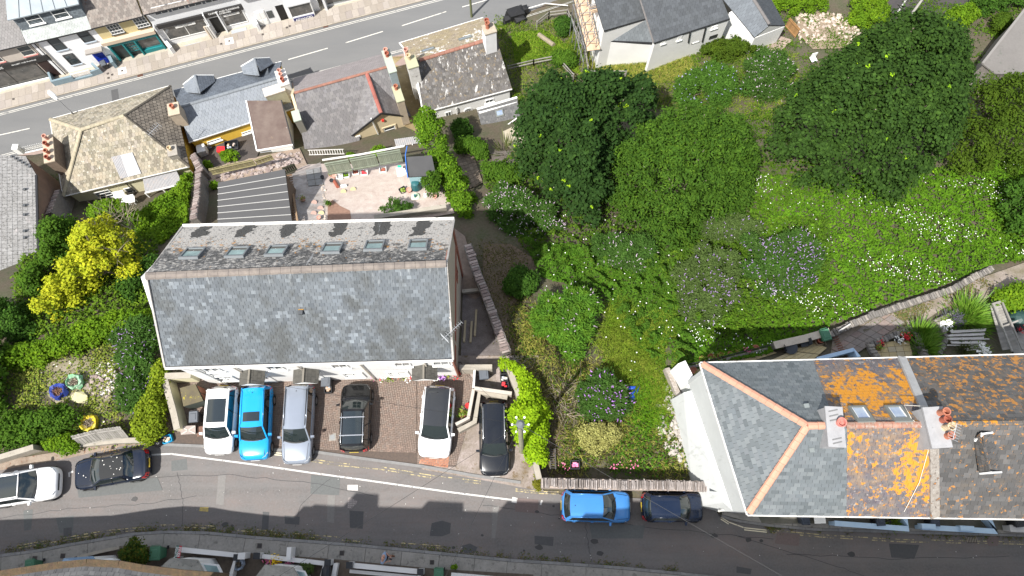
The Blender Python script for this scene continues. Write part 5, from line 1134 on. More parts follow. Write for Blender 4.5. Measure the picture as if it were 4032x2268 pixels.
for a,b in zip(rng2[:-1],rng2[1:]):
 for k in range(14):q=lerp(a,b,k/14);MB().bar(q+[0,.1,.3],q+[0,.1,.95],.018).build('baluster',ironm,w_)
pl_=[G(3445,1412),G(3415,1362),G(3480,1335),G(3585,1302),G(3605,1340),G(3632,1405)]
w_=low_wall('stone_wall','low rough stone wall curving round the small yellow patio',pl_,.34,.35,stb);stones_on(w_,pl_,.42,.35,stm,size=.24,upright=False,h=.12)
pl_=[G(3690,1400),G(3720,1330),G(3680,1265),G(3760,1230)];w_=low_wall('stone_wall','low stone edging beside the white flowers and the big strappy plant',pl_,.25,.25,stb);stones_on(w_,pl_,.3,.25,stm,size=.24,upright=False,h=.12)
low_wall('garden_wall','pale blue boat shaped wall corner on the back patio',[G(3190,1428),G(3330,1392),G(3350,1420)],.16,1.0,bluew,cap=bluew)
tc=P(3124,1362,.2);tc[2]=G(3124,1362)[2]
dk=mat('metal_charcoal',(.035,.04,.048),.5)
t=thing('garden_table',tc,'round charcoal metal table on the yellow slab patio','table');MB().cyl(tc+[0,0,.68],.42,.03,24).build('table_top',dk,t)
for a in range(4):c=tc+[.25*math.cos(a*1.57+.6),.25*math.sin(a*1.57+.6),0];MB().tube([c+[.1*math.cos(a*1.57+.6),.1*math.sin(a*1.57+.6),0],tc+[0,0,.68]],.015,5).build('leg',dk,t)
for px,rz,lb in(((3092,1374),1.9,'charcoal chair on the left of the round garden table'),((3155,1358),-1.4,'charcoal chair on the right of the round garden table')):
 c=G(*px);t=thing('garden_chair',c,lb,'chair','chairs at the garden table');cs,sn=math.cos(rz),math.sin(rz);X=lambda x,y,h:c+np.array([x*cs-y*sn,x*sn+y*cs,h])
 MB().slab([X(-.22,-.22,.45),X(.22,-.22,.45),X(.22,.22,.45),X(-.22,.22,.45)],.03).build('seat',dk,t);MB().slab([X(-.22,.2,.5),X(.22,.2,.5),X(.2,.32,.9),X(-.2,.32,.9)],.03).build('backrest',dk,t)
 for a,b in((-.2,-.2),(.2,-.2),(.2,.2),(-.2,.2)):MB().bar(X(a*1.2,b*1.2,0),X(a,b,.45),.025).build('leg',dk,t)
wheelie_bin('green wheelie bin on the back patio beside the terracotta urn',(3251,1318),G(3251,1325)[2],.25,bing,bing,1.0,GB)
t=thing('planter_box',G(3218,1345),'wooden planter holding a terracotta urn beside the green bin','planter');c=G(3218,1345);wood=mat('wood_weathered',(.24,.18,.12),.9,island=.15,noise=[((2,2,12),(.17,.13,.09),.6)])
for a in(-.28,.28):MB().box(c+[a,0,0],(.05,.6,.4),.25).build('board',wood,t);MB().box(c+[0,a,0],(.5,.05,.4),.25).build('board',wood,t)
pot(t,c+[0,0,.1],.2,.5,terra_d,'urn')
GP='potted plants in the side yard of the corner house'
for i,(px,r_,mm,lf)in enumerate([((2690,1450),.15,terra_d,None),((2706,1472),.14,binb,greenleaf),((2725,1462),.2,terra,None),((2738,1490),.17,binb,greenleaf),((2760,1418),.18,terra_d,greenleaf),((2795,1412),.22,terra_d,greenleaf),((2833,1408),.22,terra_d,greenleaf),((2870,1398),.16,terra,None),((2897,1392),.15,terra_d,greenleaf),((2935,1385),.15,terra,mat('flower_pink',(.6,.12,.25),.7)),((2968,1378),.23,terra,None),((2990,1390),.15,mat('pot_white',(.6,.6,.6),.6),None)]):
 plant_pot(('terracotta' if mm in(terra,terra_d)else 'dark')+' plant pot '+['at the left end of the yard','low against the white wall','wide and empty near the roof corner','nearest the roof hip corner','first on the tan ledge','with a leafy ball, second on the ledge','with leaves, third on the ledge','small, in the middle of the ledge','leafy, right of the middle of the ledge','holding pink flowers','wide, towards the patio end','white, last before the patio'][i],G(*px,.05),r_,r_*1.5,mm,leaf=lf,n=40)
flr=mat('flower_red',(.62,.03,.04),.7);flp=mat('flower_pink2',(.65,.12,.3),.7,hue=((.65,.12,.3),(.75,.3,.45),(.6,.05,.15)));flw=mat('flower_white',(.8,.8,.76),.7)
plant_pot('pot of orange red flowers at the left edge of the small yellow patio',G(3460,1360,.05),.16,.25,binb,leaf=flr,n=40);plant_pot('round lime shrub in a pot on the small yellow patio',G(3452,1372,.05),.17,.25,terra,leaf=greenleaf,n=70)
for i,(a,b,mm,lb)in enumerate([(3532,1345,flw,'white flowers in a pot beside the stone wall'),(3550,1332,flr,'deep red flowers in the corner of the yellow patio'),(3540,1322,greenleaf,'lime green plant in the corner of the yellow patio'),(3560,1335,flr,'dark red leafed pot next to the red flowers')]):plant_pot(lb,G(a,b,.05),.17,.25,binb,leaf=mm,n=50)
t=thing('pole_stack',G(3800,1345),'stack of white poles and an old ladder lying beside the strappy plant','poles')
polew=mat('pole_white',(.55,.53,.5),.7,noise=[(4,(.38,.36,.33),.7)])
for k in range(13):a=G(3722+random.uniform(-8,12),1308+k*4.6,.25+.12*(k%3));b=G(3862+random.uniform(-14,12),1300+k*5.4,.3+.12*(k%3));MB().tube([a,b],.04,6).build('pole',polew,t)
for k in range(5):a=G(3790+random.uniform(-5,10),1362+k*5,.2);b=G(3870,1352+k*6,.25);MB().tube([a,b],.03,5).build('pole',polew,t)
strap=mat('leaf_strappy',(.10,.22,.015),.55,hue=((.07,.18,.012),(.13,.26,.02),(.2,.33,.04)),transl=.25)
tuft('large clump of long strappy leaves beside the white poles',G(3815,1255,0),1.05,900,strap,L=1.0,W=.055,name='strappy_clump');tuft('tall narrow clump of strappy leaves by the yellow patio wall',G(3628,1335,0),.65,700,strap,L=.9,W=.055,name='strappy_clump')
tuft('lower half of the strappy clump against the roof edge',G(3640,1380,0),.5,350,strap,L=.8,W=.055,name='strappy_clump')
tuft('small bush of white flowers at the stone edging',G(3712,1282,.1),.4,150,greenleaf,L=.4,W=.06,flowers=(flw,26,.13),name='flower_clump');tuft('purple lavender bush between the white flowers and strappy clump',G(3742,1262,.1),.45,300,mat('lavender',(.10,.085,.15),.8,hue=((.1,.085,.17),(.07,.09,.06),(.14,.12,.2))),L=.5,W=.04,name='lavender_bush')
tuft('white daisies against the roof edge below the poles',G(3865,1388,.1),.4,120,greenleaf,L=.35,W=.06,flowers=(flw,30,.13),name='flower_clump');tuft('round olive bush below the white poles',G(3795,1380,.0),.4,260,mat('leaf_olive',(.08,.10,.03),.7,hue=((.06,.09,.02),(.1,.12,.03))),L=.4,W=.06,name='round_bush')
t=thing('slatted_screen',G(3930,1300),'leaning screen of grey weathered boards and battens near the right edge','wooden screen')
wg=mat('wood_grey',(.27,.255,.23),.9,island=.2,noise=[((3,3,9),(.17,.16,.14),.7)],layers=[((.12,.13,.07),4,.6,.06,.6)])
for k in range(18):a=G(3872+k*2.6,1222+k*9.6,.7);b=G(3918+k*3.4,1208+k*9.8,.78);MB().bar(a,b,.16,.03).build('board',wg,t)
for(a,b)in(((3872,1212),(3945,1398)),((3905,1200),(3985,1392))):MB().bar(G(*a,.95),G(*b,.95),.1,.08).build('batten',wg,t)
for p in((3905,1290),(3960,1270)):pass
MB().bar(G(3868,1215,1.0),G(3985,1180,1.0),.12,.1).build('top_rail',wg,t);MB().bar(G(3900,1305,1.0),G(3965,1280,1.0),.1,.1).build('cross_rail',wg,t)
drape('decking',[(3965,1310),(4080,1290),(4080,1410),(3990,1400)],wg,.1,.6,kind='structure');drape('dark_tray',[(3950,1222),(4060,1200),(4060,1300),(3975,1290)],mat('black_sheet',(.012,.012,.014),.6),.12,.6,kind='structure')
plant_pot('lime green plastic bowl near the right edge',G(3992,1220,.3),.26,.35,mat('lime_plastic',(.28,.55,.01),.5));plant_pot('brown bowl beside the lime green one',G(4024,1216,.3),.2,.3,terra_d)
t=thing('tarped_chair',G(4000,1265,.2),'dark green tarpaulin heap beside the slatted screen','tarpaulin');MB().lathe(G(4005,1262,.2),[(.75,0),(.68,.2),(.5,.42),(.25,.55),(.001,.6)],11).build('tarpaulin',mat('tarp_green',(.02,.05,.045),.5),t)
plant_pot('red flowers by the decking at the right edge',G(3995,1305,.2),.15,.25,binb,leaf=flr,n=40)
t=thing('manhole_cover',G(3755,1205,.06),'rusty square manhole cover in the back path','manhole cover');MB().box(G(3755,1205,.06),(.62,.6,.02),.5).build('lid',mat('rust_brown',(.13,.075,.06),.85,noise=[(12,(.2,.14,.12),.6)]),t)
t=thing('garden_steps',G(3288,1355),'rusty iron steps at the foot of the patio slabs','steps')
for k in range(8):MB().bar(G(3272+k*3,1325+k*9,.12+.04*k),G(3292+k*3,1318+k*9,.12+.04*k),.07,.04).build('tread',mat('rust_iron',(.14,.06,.035),.8),t)
MB().tube([G(3275,1320,1.0),G(3320,1292,1.0)],.05,5).build('white_rail',polew,t)
# ================================================================== HOUSES ON THE NEAR SIDE OF THE UPPER STREET
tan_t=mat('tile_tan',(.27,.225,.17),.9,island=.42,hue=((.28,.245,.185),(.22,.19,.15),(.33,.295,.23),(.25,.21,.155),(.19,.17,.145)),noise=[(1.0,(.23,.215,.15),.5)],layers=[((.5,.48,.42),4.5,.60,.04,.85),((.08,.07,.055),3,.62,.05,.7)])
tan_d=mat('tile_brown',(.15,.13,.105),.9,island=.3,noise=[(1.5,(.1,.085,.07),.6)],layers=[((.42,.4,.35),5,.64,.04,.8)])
z1,zr1=-10.6,-8.3
A1,B1,C1,D1=P(198,470,z1),P(673,338,z1),P(745,655,z1),P(250,772,z1);n1,n2=P(319,511,zr1),P(489,456,zr1)
h1=thing('hipped_cottage',(*((A1+C1)/2)[:2],-16.8),'cream cottage with a hipped tan tiled roof and a white corrugated patch','house')
yelw=mat('render_yellow',(.72,.46,.06),.85,noise=[(1,(.62,.4,.05),.6)],layers=[((.3,.2,.08),(2,2,.5),.70,.04,.6)])
creamy=mat('render_pale_yellow',(.66,.62,.42),.85,noise=[(1,(.58,.53,.36),.6)])
q1=walls(h1,[D1,C1,B1,A1],-17.4,creamy,inset=.28)
ye=Plane(np.array([*q1[1],-10.8]),np.array([*q1[2],-10.8]));ye.n=np.cross(ye.u,ye.v);mk('yellow_gable',[ye.at(.02,-4.6,.03),ye.at(ye.len,-4.6,.03),ye.at(ye.len,-.05,.03),ye.at(.02,-.05,.03)],[(0,1,2,3)],yelw,h1)
g1=roof(h1,[D1,C1,n2,n1],deckm,tan_t,w=.26,h=.3,t=.03,nparts=300,jit=.008)
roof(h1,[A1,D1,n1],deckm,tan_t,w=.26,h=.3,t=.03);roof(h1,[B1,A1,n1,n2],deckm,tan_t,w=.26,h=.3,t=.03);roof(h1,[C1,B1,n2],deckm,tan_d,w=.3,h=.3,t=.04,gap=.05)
rt_tan=mat('ridge_tan',(.30,.26,.18),.9,island=.15,noise=[(5,(.38,.34,.25),.6)])
for a,b in((A1,n1),(D1,n1),(n1,n2)):ridge(h1,a,b,rt_tan,r=.14,seg=.35,lift=.04)
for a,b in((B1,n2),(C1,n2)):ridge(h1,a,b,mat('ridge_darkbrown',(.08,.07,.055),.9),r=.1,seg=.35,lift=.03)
for a,b in((D1,C1),(A1,D1),(A1,B1)):strip(h1,a,b,.13,.1,guttw,'gutter',lift=-.02)
corr=mat('corrugated_white',(.27,.27,.28),.55,noise=[(3,(.36,.34,.33),.6)],layers=[((.4,.27,.2),3,.6,.07,.6)])
def corrugated(root,pl,quad,m,n=20,off=.05,amp=.03,name='corrugated_sheet'):
 q=[pl.hit(*p,off)for p in quad];vs=[]
 for i in range(n*2+1):
  t=i/(n*2);o_=pl.n*(amp if i%2 else 0);vs+=[lerp(q[0],q[1],t)+o_,lerp(q[3],q[2],t)+o_]
 return mk(name,vs,[(2*i,2*i+2,2*i+3,2*i+1)for i in range(n*2)],m,root)
corrugated(h1,g1,[(475,704),(556,683),(521,600),(438,618)],corr,14);corrugated(h1,g1,[(506,696),(556,683),(521,600),(474,611)],mat('corrugated_pale',(.46,.46,.47),.5),8,off=.1)
lp=Plane(P(572,758,-11.5),P(718,724,-11.5),P(560,690,-10.8));corrugated(h1,lp,[(572,760),(720,724),(690,662),(560,688)],corr,26,off=0,name='lean_to_roof')
MB().bar(lp.hit(572,760),lp.hit(720,724),.12,.1).build('lean_to_gutter',guttw,h1)
for px in((572,760),(640,744),(716,726)):a=lp.hit(*px);MB().bar(a,a-[0,0,2.3],.1).build('lean_to_post',whitew,h1)
f1=Plane(np.array([*q1[0],-10.8]),np.array([*q1[1],-10.8]));f1.n=np.array([f1.u[1],-f1.u[0],0]);f1.n=f1.n if f1.n[1]<0 else-f1.n
window(h1,f1,(399,785),(398+28,745),whitew,bars=(0,2),sill=sill)
MB().tube([f1.hit(478,705,.1),f1.hit(540,765,.1)],.05,6).build('drainpipe',mat('pipe_dark',(.08,.07,.06),.6),h1)
window(h1,f1,(505,760),(520,735),whitew,bars=(0,0))
stonebeige=mat('chimney_beige',(.42,.35,.26),.9,noise=[(4,(.32,.26,.2),.7)],bump=.4)
brownch=mat('chimney_brown',(.16,.115,.085),.9,noise=[(4,(.24,.19,.14),.7)],bump=.4)
rz1=math.atan2((C1-D1)[1],(C1-D1)[0])
chimney(h1,(190,585),-8.2,-13,.75,2.4,rz1,brownch,cap=stonebeige,pots=[(0,.9,terra_p,.55),(0,.3,terra_d,.5),(0,-.4,terra,.5),(0,-.95,terra_d,.45)],pr=.16)
chimney(h1,(682,428),-9.0,-10.9,.85,1.1,rz1,stonebeige,cap=stonebeige,pots=[(0,.1,terra,.4)],pr=.18)
chimney(h1,(677,592),-9.5,-11.0,.7,.9,rz1,mat('chimney_grey',(.25,.23,.2),.9,noise=[(4,(.36,.33,.29),.6)]),pots=[(-.1,.1,buffpot,.4)],pr=.16)
an=thing('tv_aerial',P(600,520,-9),'pale television aerial on the tan tiled roof','aerial')
a0,a1=P(585,530,-7.2),P(625,490,-7.1);MB().tube([a0,a1],.02,4).build('boom',alu,an);MB().tube([P(612,560,-9.8),a0],.02,4).build('mast',alu,an)
for k in range(7):c=lerp(a0,a1,k/6);MB().tube([c-[.28,-.2,0],c+[.28,-.2,0]],.011,4).build('element',alu,an)
h0=thing('large_grey_roofed_building',(-46,22,-10),'large building with a pale grey tiled roof at the left edge','building')
grt=mat('tile_pale_grey',(.34,.33,.315),.9,island=.14,noise=[(1.2,(.26,.25,.235),.8)],layers=[((.10,.095,.085),7,.55,.05,.8),((.5,.45,.43),1.5,.6,.1,.6)])
a,b=P(158,1230,-5.2),P(143,690,-8.0);dirx=(a-b)/np.linalg.norm(a-b)
e=[a,b,P(98,604,-7.9),P(-120,600,-6.6),P(-120,1230,-3.7)]
pl0=roof(h0,e,deckm,grt,w=.35,h=.32,t=.022,gap=.03,stagger=0,nparts=120,frame=(a,b,P(-120,900,-5.2)))
walls(h0,[P(158,1230,-5.3),P(143,690,-8.1),P(98,604,-8),P(-200,600,-6.8),P(-200,1230,-4)],-12.5,mat('render_brown',(.22,.14,.10),.95,noise=[(2,(.16,.11,.08),.7)],bump=.3),inset=.15)
strip(h0,a,b,.16,.12,guttb,'gutter')
for y in(746,809,846,910,936,1040):c=pl0.hit(98,y,.03);MB().box(c,(.18,.2,.09)).build('roof_vent',mat('vent_dark',(.06,.065,.07),.7),h0)
for i in range(6):c=pl0.hit(48+i*14,617+i*8,.03);MB().box(c,(.16,.16,.1)).build('snow_stop',mat('vent_dark',(.06,.065,.07),.7),h0)
lw=low_wall('garden_wall','cream wall with a white ball finial between the grey roof and the tan cottage',[P(150,680,-11.6),P(238,775,-11.6)],.25,2.2,cream,base=-12.6,cap=stonebeige)
t=thing('ball_finial',P(143,697,-8.8),'white ball finial at the top of the cream wall','finial');c=P(143,697,-9.6);MB().lathe(c,[(.001,0),(.18,.06),(.25,.22),(.22,.38),(.1,.47),(.001,.5)],14).build('ball',whitew,t,smooth=True)
tr_=thing('white_railing',G(130,590),'white railing beside the upper road above the grey roof','railing')
for k in range(14):p=lerp(P(100,602,-13.5),P(190,582,-13.5),k/13);MB().bar(p,p+[0,0,.9],.04).build('baluster',whitew,tr_)
MB().bar(P(100,602,-12.6),P(190,582,-12.6),.08).build('top_rail',whitew,tr_);MB().box(P(85,598,-13.2),(.5,.5,.9)).build('pillar',whitew,tr_)
z2,zr2=-11.5,-10.2
a2,b2=P(743,560,z2),P(1158,425,z2);c2,d2=P(1108,243,z2),P(683,356,z2);r2,s2=P(704,423,zr2),P(1095,306,zr2)
h2=thing('yellow_house',(*((a2+c2)/2)[:2],-16.8),'yellow house with a pale blue grey slate roof and two dormers over the upper road','house')
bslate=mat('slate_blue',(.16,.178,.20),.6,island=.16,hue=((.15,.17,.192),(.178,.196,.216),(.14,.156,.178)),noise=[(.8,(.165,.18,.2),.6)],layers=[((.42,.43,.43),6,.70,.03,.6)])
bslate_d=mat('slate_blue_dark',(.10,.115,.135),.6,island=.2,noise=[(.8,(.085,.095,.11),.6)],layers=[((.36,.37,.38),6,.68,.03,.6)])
q2=walls(h2,[a2,b2,c2,d2],-17.3,yelw,inset=.15,gables=[(1,s2),(3,r2)])
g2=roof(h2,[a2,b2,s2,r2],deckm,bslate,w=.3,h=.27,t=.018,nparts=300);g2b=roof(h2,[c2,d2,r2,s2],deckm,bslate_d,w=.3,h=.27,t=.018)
ridge(h2,r2,s2,mat('ridge_blue',(.16,.175,.19),.8,island=.12),r=.13,seg=.42)
strip(h2,a2,b2,.12,.1,guttw,'gutter',lift=-.03);strip(h2,d2,c2,.12,.1,guttw,'gutter',lift=-.03)
for(lo,hi,cl,cr,cb)in(((767,297),(787,370),(722,333),(841,297),(847,321)),((1002,231),(1018,300),(950,262),(1062,228),(1076,250))):
 zt=-10.2;R0,R1=P(*lo,zt),P(*hi,zt);L0=P(*cl,-11.3);Rr=P(*cr,-11.3);Rb=P(*cb,-11.2);Lb=P(cl[0]+8,cl[1]+30,-11.2)
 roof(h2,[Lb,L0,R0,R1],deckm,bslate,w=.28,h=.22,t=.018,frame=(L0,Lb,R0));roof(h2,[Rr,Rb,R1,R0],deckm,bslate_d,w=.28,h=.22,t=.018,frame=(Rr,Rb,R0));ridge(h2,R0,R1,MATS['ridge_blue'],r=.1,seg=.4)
 wall_poly(h2,[L0,Rr,Rr-[0,0,1.4],L0-[0,0,1.4]],whitew,'dormer_front');wall_poly(h2,[L0,Rr,R0],whitew,'dormer_gable')
 for s in(L0,Rr):strip(h2,s,R0,.08,.12,whitew,'bargeboard')
rz2=math.atan2((b2-a2)[1],(b2-a2)[0]);whch=mat('chimney_white',(.62,.61,.58),.9,noise=[(3,(.45,.43,.4),.7)],layers=[((.12,.11,.1),3,.62,.06,.7)])
chimney(h2,(1110,305),-9.0,-11.2,.8,1.5,rz2,whch,pots=[(0,.45,terra_p,.5),(0,.05,terra_p,.5),(0,-.4,terra_d,.45)],pr=.16)
chimney(h2,(1078,352),-9.4,-11.4,1.7,.75,rz2,mat('chimney_lime',(.36,.34,.24),.9,noise=[(3,(.26,.24,.16),.7)]),cap=mat('cap_pale',(.55,.5,.44),.9,noise=[(4,(.42,.36,.3),.7)]))
f2=Plane(np.array([*q2[0],z2]),np.array([*q2[1],z2]));f2.n=np.array([f2.u[1],-f2.u[0],0])
window(h2,f2,(819,566),(868,541),whitew,bars=(1,0),sill=sill);window(h2,f2,(955,530),(995,508),whitew,bars=(1,0),sill=sill)
e0,e1,e2,e3=P(1012,594,-10.6),P(1153,571,-10.6),P(1108,395,-9.9),P(970,397,-9.9)
h2b=thing('flat_roofed_extension',(*((e0+e2)/2)[:2],-14),'white extension with a brown felt roof dotted white, behind the yellow house','house extension')
brf=mat('felt_brown',(.10,.07,.06),.85,noise=[(1,(.16,.125,.105),.8)],layers=[((.5,.48,.45),4,.70,.02,.8),((.28,.2,.12),1.2,.64,.07,.5)],bump=.2)
roof(h2b,[e0,e1,e2,e3],brf,None);walls(h2b,[e0,e1,e2,e3],-14,mat('render_paleblue',(.60,.64,.68),.85,noise=[(1,(.5,.53,.57),.6)]),inset=.12)
for a,b in((e0,e1),(e0,e3)):strip(h2b,a,b,.1,.2,whitew,'fascia',lift=-.02)
strip(h2b,e1,e2,.08,.16,guttb,'fascia',lift=-.02)
fe=Plane(np.array([*e0[:2],-13]),np.array([*e1[:2],-13]));fe.n=np.array([fe.u[1],-fe.u[0],0])
for k in range(7):panel(h2b,fe,(1.1,.45+k*.28),(fe.len-.15,.45+k*.28+.25),whitew,-.05,.03,'shutter_slat',px=False)
z3=-11.5;a3,b3,c3,d3=P(1200,590,z3),P(1618,458,-11.3),P(1511,211,z3),P(1153,311,z3);r3,s3=P(1159,366,-8.5),P(1530,262,-8.6)
h3=thing('cream_gabled_house',(*((a3+c3)/2)[:2],-16.7),'cream house with a purple grey slate roof, terracotta ridges and a rear gable wing','house')
pslate=mat('slate_purple',(.16,.152,.155),.85,island=.2,hue=((.165,.157,.16),(.14,.135,.136),(.18,.172,.168),(.15,.145,.15)),noise=[(1,(.13,.122,.122),.7)],layers=[((.10,.09,.09),3,.64,.05,.6),((.42,.4,.38),5,.70,.03,.6)])
fr3=(a3,P(1400,527,z3),r3);frb=(c3,d3,s3)
vL=P(1388,534,-11.3);W0,W1=P(1444,288,-8.62),P(1501,446,-9.0);eW0,eW1=P(1386,535,-11.3),P(1620,460,-11.3)
walls(h3,[a3,b3,c3,d3],-17,cream,inset=.15,gables=[(1,s3),(3,r3)])
roof(h3,[a3,P(1412,598,-12.0),W0,r3],deckm,pslate,w=.3,h=.28,t=.018,nparts=250,frame=fr3)
roof(h3,[b3,s3,W0],deckm,pslate,w=.3,h=.28,t=.018,frame=(eW0,b3,s3));roof(h3,[c3,d3,r3,s3],deckm,mat('slate_street_side',(.25,.225,.22),.85,noise=[(1.5,(.2,.18,.175),.8)],layers=[((.14,.12,.12),4,.62,.05,.6)],island=.08),w=.3,h=.28,t=.014,frame=frb)
roof(h3,[eW0,W1,W0],deckm,pslate,w=.28,h=.26,t=.018,frame=(eW0,eW0+(W0-W1)*-1,W1));roof(h3,[eW1,P(1562,345,-10.6),W0,W1],deckm,mat('slate_wing_dark',(.15,.14,.14),.85,island=.2,noise=[(1.5,(.11,.1,.1),.6)],layers=[((.32,.31,.29),5,.66,.04,.6)]),w=.28,h=.26,t=.018,frame=(eW1,eW1+(W0-W1),W1))
ridge(h3,r3,s3,mat('ridge_orange',(.25,.12,.085),.85,island=.2,noise=[(4,(.2,.1,.075),.7)]),r=.105,seg=.4);ridge(h3,W0,W1,mat('ridge_oxblood',(.26,.09,.07),.85,island=.15),r=.14,seg=.4)
fw=Plane(np.array([*(eW0+(eW1-eW0)*.04)[:2],-11.4]),np.array([*(eW1-(eW1-eW0)*.04)[:2],-11.4]));fw.n=np.array([fw.u[1],-fw.u[0],0])
Lw=fw.len;uW=(W1-fw.o)@fw.u;wall_poly(h3,[fw.at(0,-4,.0),fw.at(Lw,-4,.0),fw.at(Lw,0,.0),fw.at(uW,(W1[2]+11.4)-.15,.0),fw.at(0,0,.0)],cream,'wing_gable')
MB().hexa([fw.at(0,-4,-.02),fw.at(Lw,-4,-.02),fw.at(Lw,-4,-3),fw.at(0,-4,-3)],[fw.at(0,-.1,-.02),fw.at(Lw,-.1,-.02),fw.at(Lw,-.1,-3),fw.at(0,-.1,-3)]).build('wing_wall',cream,h3)
for s in(eW0,eW1):strip(h3,s,W1,.08,.16,guttb,'bargeboard',lift=-.02)
window(h3,fw,(1516,527),(1553,491),whitew,bars=(0,1),sill=sill,surround=mat('lintel_buff',(.5,.42,.28),.9))
window(h3,fw,(1402,543),(1418,531),whitew,bars=(2,1));panel(h3,fw,(1503,477),(1510,468),mat('alarm_red',(.7,.03,.02),.5),0,.12,'alarm_box')
MB().tube([fw.hit(1461,466,.12),fw.hit(1490,530,.12),fw.hit(1505,560,.12)],.06,6).build('drainpipe',guttw,h3)
rz3=math.atan2((s3-r3)[1],(s3-r3)[0]);grch=mat('chimney_bluegrey',(.30,.36,.37),.9,noise=[(3,(.24,.28,.28),.7)])
chimney(h3,(1532,240),-7.4,-11,.6,2.2,rz3,grch,cap=mat('cap_lichen',(.32,.36,.3),.9),pots=[(0,.85,terra_p,.5),(0,.5,terra_d,.45)],pr=.17)
chimney(h3,(1567,368),-8.4,-12,.6,1.5,rz3,stonebeige,cap=mat('cap_lichen2',(.33,.33,.22),.9),pots=[(0,.45,terra,.5)],pr=.17)
chimney(h3,(1166,455),-8.7,-13,.55,.95,rz3,mat('stack_grey',(.2,.19,.16),.9),cap=mat('cap_lichen',(.32,.36,.3),.9))
gls=thing('glass_lean_to',G(1600,565,1),'clear corrugated lean to behind the cream gabled house','lean-to');lp=Plane(P(1560,575,-10.5),P(1652,560,-10.5),P(1558,548,-10.1));corrugated(gls,lp,[(1560,578),(1655,562),(1645,535),(1552,548)],corr,12,off=0,name='lean_to_roof')
for k in range(4):p=lerp(lp.hit(1560,578),lp.hit(1655,562),k/3);MB().bar(p,p-[0,0,2],.08).build('post',whitew,gls)
z4=-11;a4,b4,c4,d4=P(1665,444,z4),P(2016,350,z4),P(1903,70,z4),P(1573,170,z4);r4,s4=P(1632,243,-8.9),P(1952,146,-8.8)
h4=thing('mossy_roofed_house',(*((a4+c4)/2)[:2],-16.5),'white house with a brown mossy roof streaked white and an orange ridge','house')
mslate=mat('slate_mossy',(.14,.125,.115),.9,island=.4,hue=((.105,.10,.097),(.13,.12,.108),(.08,.075,.074),(.12,.115,.11)),noise=[(1.2,(.11,.1,.09),.6)],layers=[((.21,.155,.085),3,.57,.07,.75),((.50,.49,.47),(3,1.2,1.2),.60,.04,.9),((.45,.44,.42),(5,2,2),.62,.06,.7,[(-9.5,-2,36.2,38.6,.8,.04)])])
mslate_s=mat('slate_mossy_street',(.24,.20,.15),.9,island=.2,noise=[(1.2,(.27,.22,.12),.8)],layers=[((.13,.11,.09),3,.6,.06,.7),((.66,.65,.62),2.6,.60,.05,.9,[(-8,-5.2,36.9,38.8,.7,.10),(-4.5,-1.6,38.3,40.6,.7,.10)])])
q4_=walls(h4,[a4,b4,c4,d4],-17,stucco,inset=.15,gables=[(1,s4),(3,r4)])
roof(h4,[a4,b4,s4,r4],deckm,mslate,w=.28,h=.25,t=.022,nparts=300,jit=.01);g4b=roof(h4,[c4,d4,r4,s4],deckm,mslate_s,w=.28,h=.25,t=.022,jit=.01)
ridge(h4,lerp(r4,s4,.06),lerp(r4,s4,.92),mat('ridge_orange',(.42,.165,.09),.85),r=.15,seg=.42)
for a,b in((a4,b4),(d4,c4)):strip(h4,a,b,.12,.1,guttw,'gutter',lift=-.02)
for a,b in((a4,r4),(d4,r4)):strip(h4,a,b,.12,.12,guttw,'verge',lift=.02)
rz4=math.atan2((s4-r4)[1],(s4-r4)[0])
chimney(h4,(1620,243),-7.5,-12,.85,1.1,rz4,whch,cap=mat('cap_lichen2',(.33,.33,.22),.9),pots=[(-.1,.3,buffpot,.6),(-.15,.75,terra_p,.8)],pr=.18)
chimney(h4,(1926,112),-6.7,-12,.95,.9,rz4,mat('chimney_bright',(.72,.72,.72),.85,noise=[(2,(.6,.6,.6),.6)]),cap=mat('cap_beige',(.36,.31,.24),.9,noise=[(4,(.26,.23,.18),.7)]),pots=[(-.1,.1,terra,.7),(-.05,.45,terra_d,.6)],pr=.18)
rooflight(h4,g4b,((1662,208),(1708,186)),mat('frame_slate',(.15,.16,.15),.5),MATS['skylight_pale']);rooflight(h4,g4b,((1808,162),(1856,140)),MATS['frame_slate'],MATS['skylight_pale'])
f4=Plane(np.array([*q4_[0],z4]),np.array([*q4_[1],z4]));f4.n=np.array([f4.u[1],-f4.u[0],0])
(ua,va),(ub,vb)=f4.uv(1830,462),f4.uv(1858,425);arc_=[(ua,va),(ub,va),(ub,vb-.2)]+[((ua+ub)/2+(ub-ua)/2*math.cos(t),vb-.2+(ub-ua)/2*math.sin(t))for t in np.linspace(0,math.pi,9)[1:-1]]+[(ua,vb-.2)]
aw=mk('window',[f4.at(u,v,.02)for u,v in arc_]+[f4.at(u,v,0)for u,v in arc_],[tuple(range(len(arc_)))]+[(i,i+len(arc_),(i+1)%len(arc_)+len(arc_),(i+1)%len(arc_))for i in range(len(arc_))],glassm(),h4)
mbx=MB()
for i in range(len(arc_)):mbx.bar(f4.at(*arc_[i-1],.04),f4.at(*arc_[i],.04),.06)
for i in(1,2,3):u=lerp(ua,ub,i/4);mbx.bar(f4.at(u,va,.035),f4.at(u,vb+.1,.035),.03)
for i in(1,2,3):v=lerp(va,vb,i/4);mbx.bar(f4.at(ua,v,.03),f4.at(ub,v,.03),.03)
mbx.build('glazing_bars',whitew,aw)
window(h4,f4,(1911,408),(1943,386),whitew,bars=(1,0),sill=sill);window(h4,f4,(1755,462),(1776,436),whitew,bars=(1,0),sill=sill);window(h4,f4,(1826,505),(1862,482),whitew,bars=(0,1));window(h4,f4,(1868,508),(1885,480),whitew,bars=(1,1))
MB().tube([f4.hit(1796,425,.15),f4.hit(1808,500,.12)],.06,6).build('drainpipe',guttw,h4)
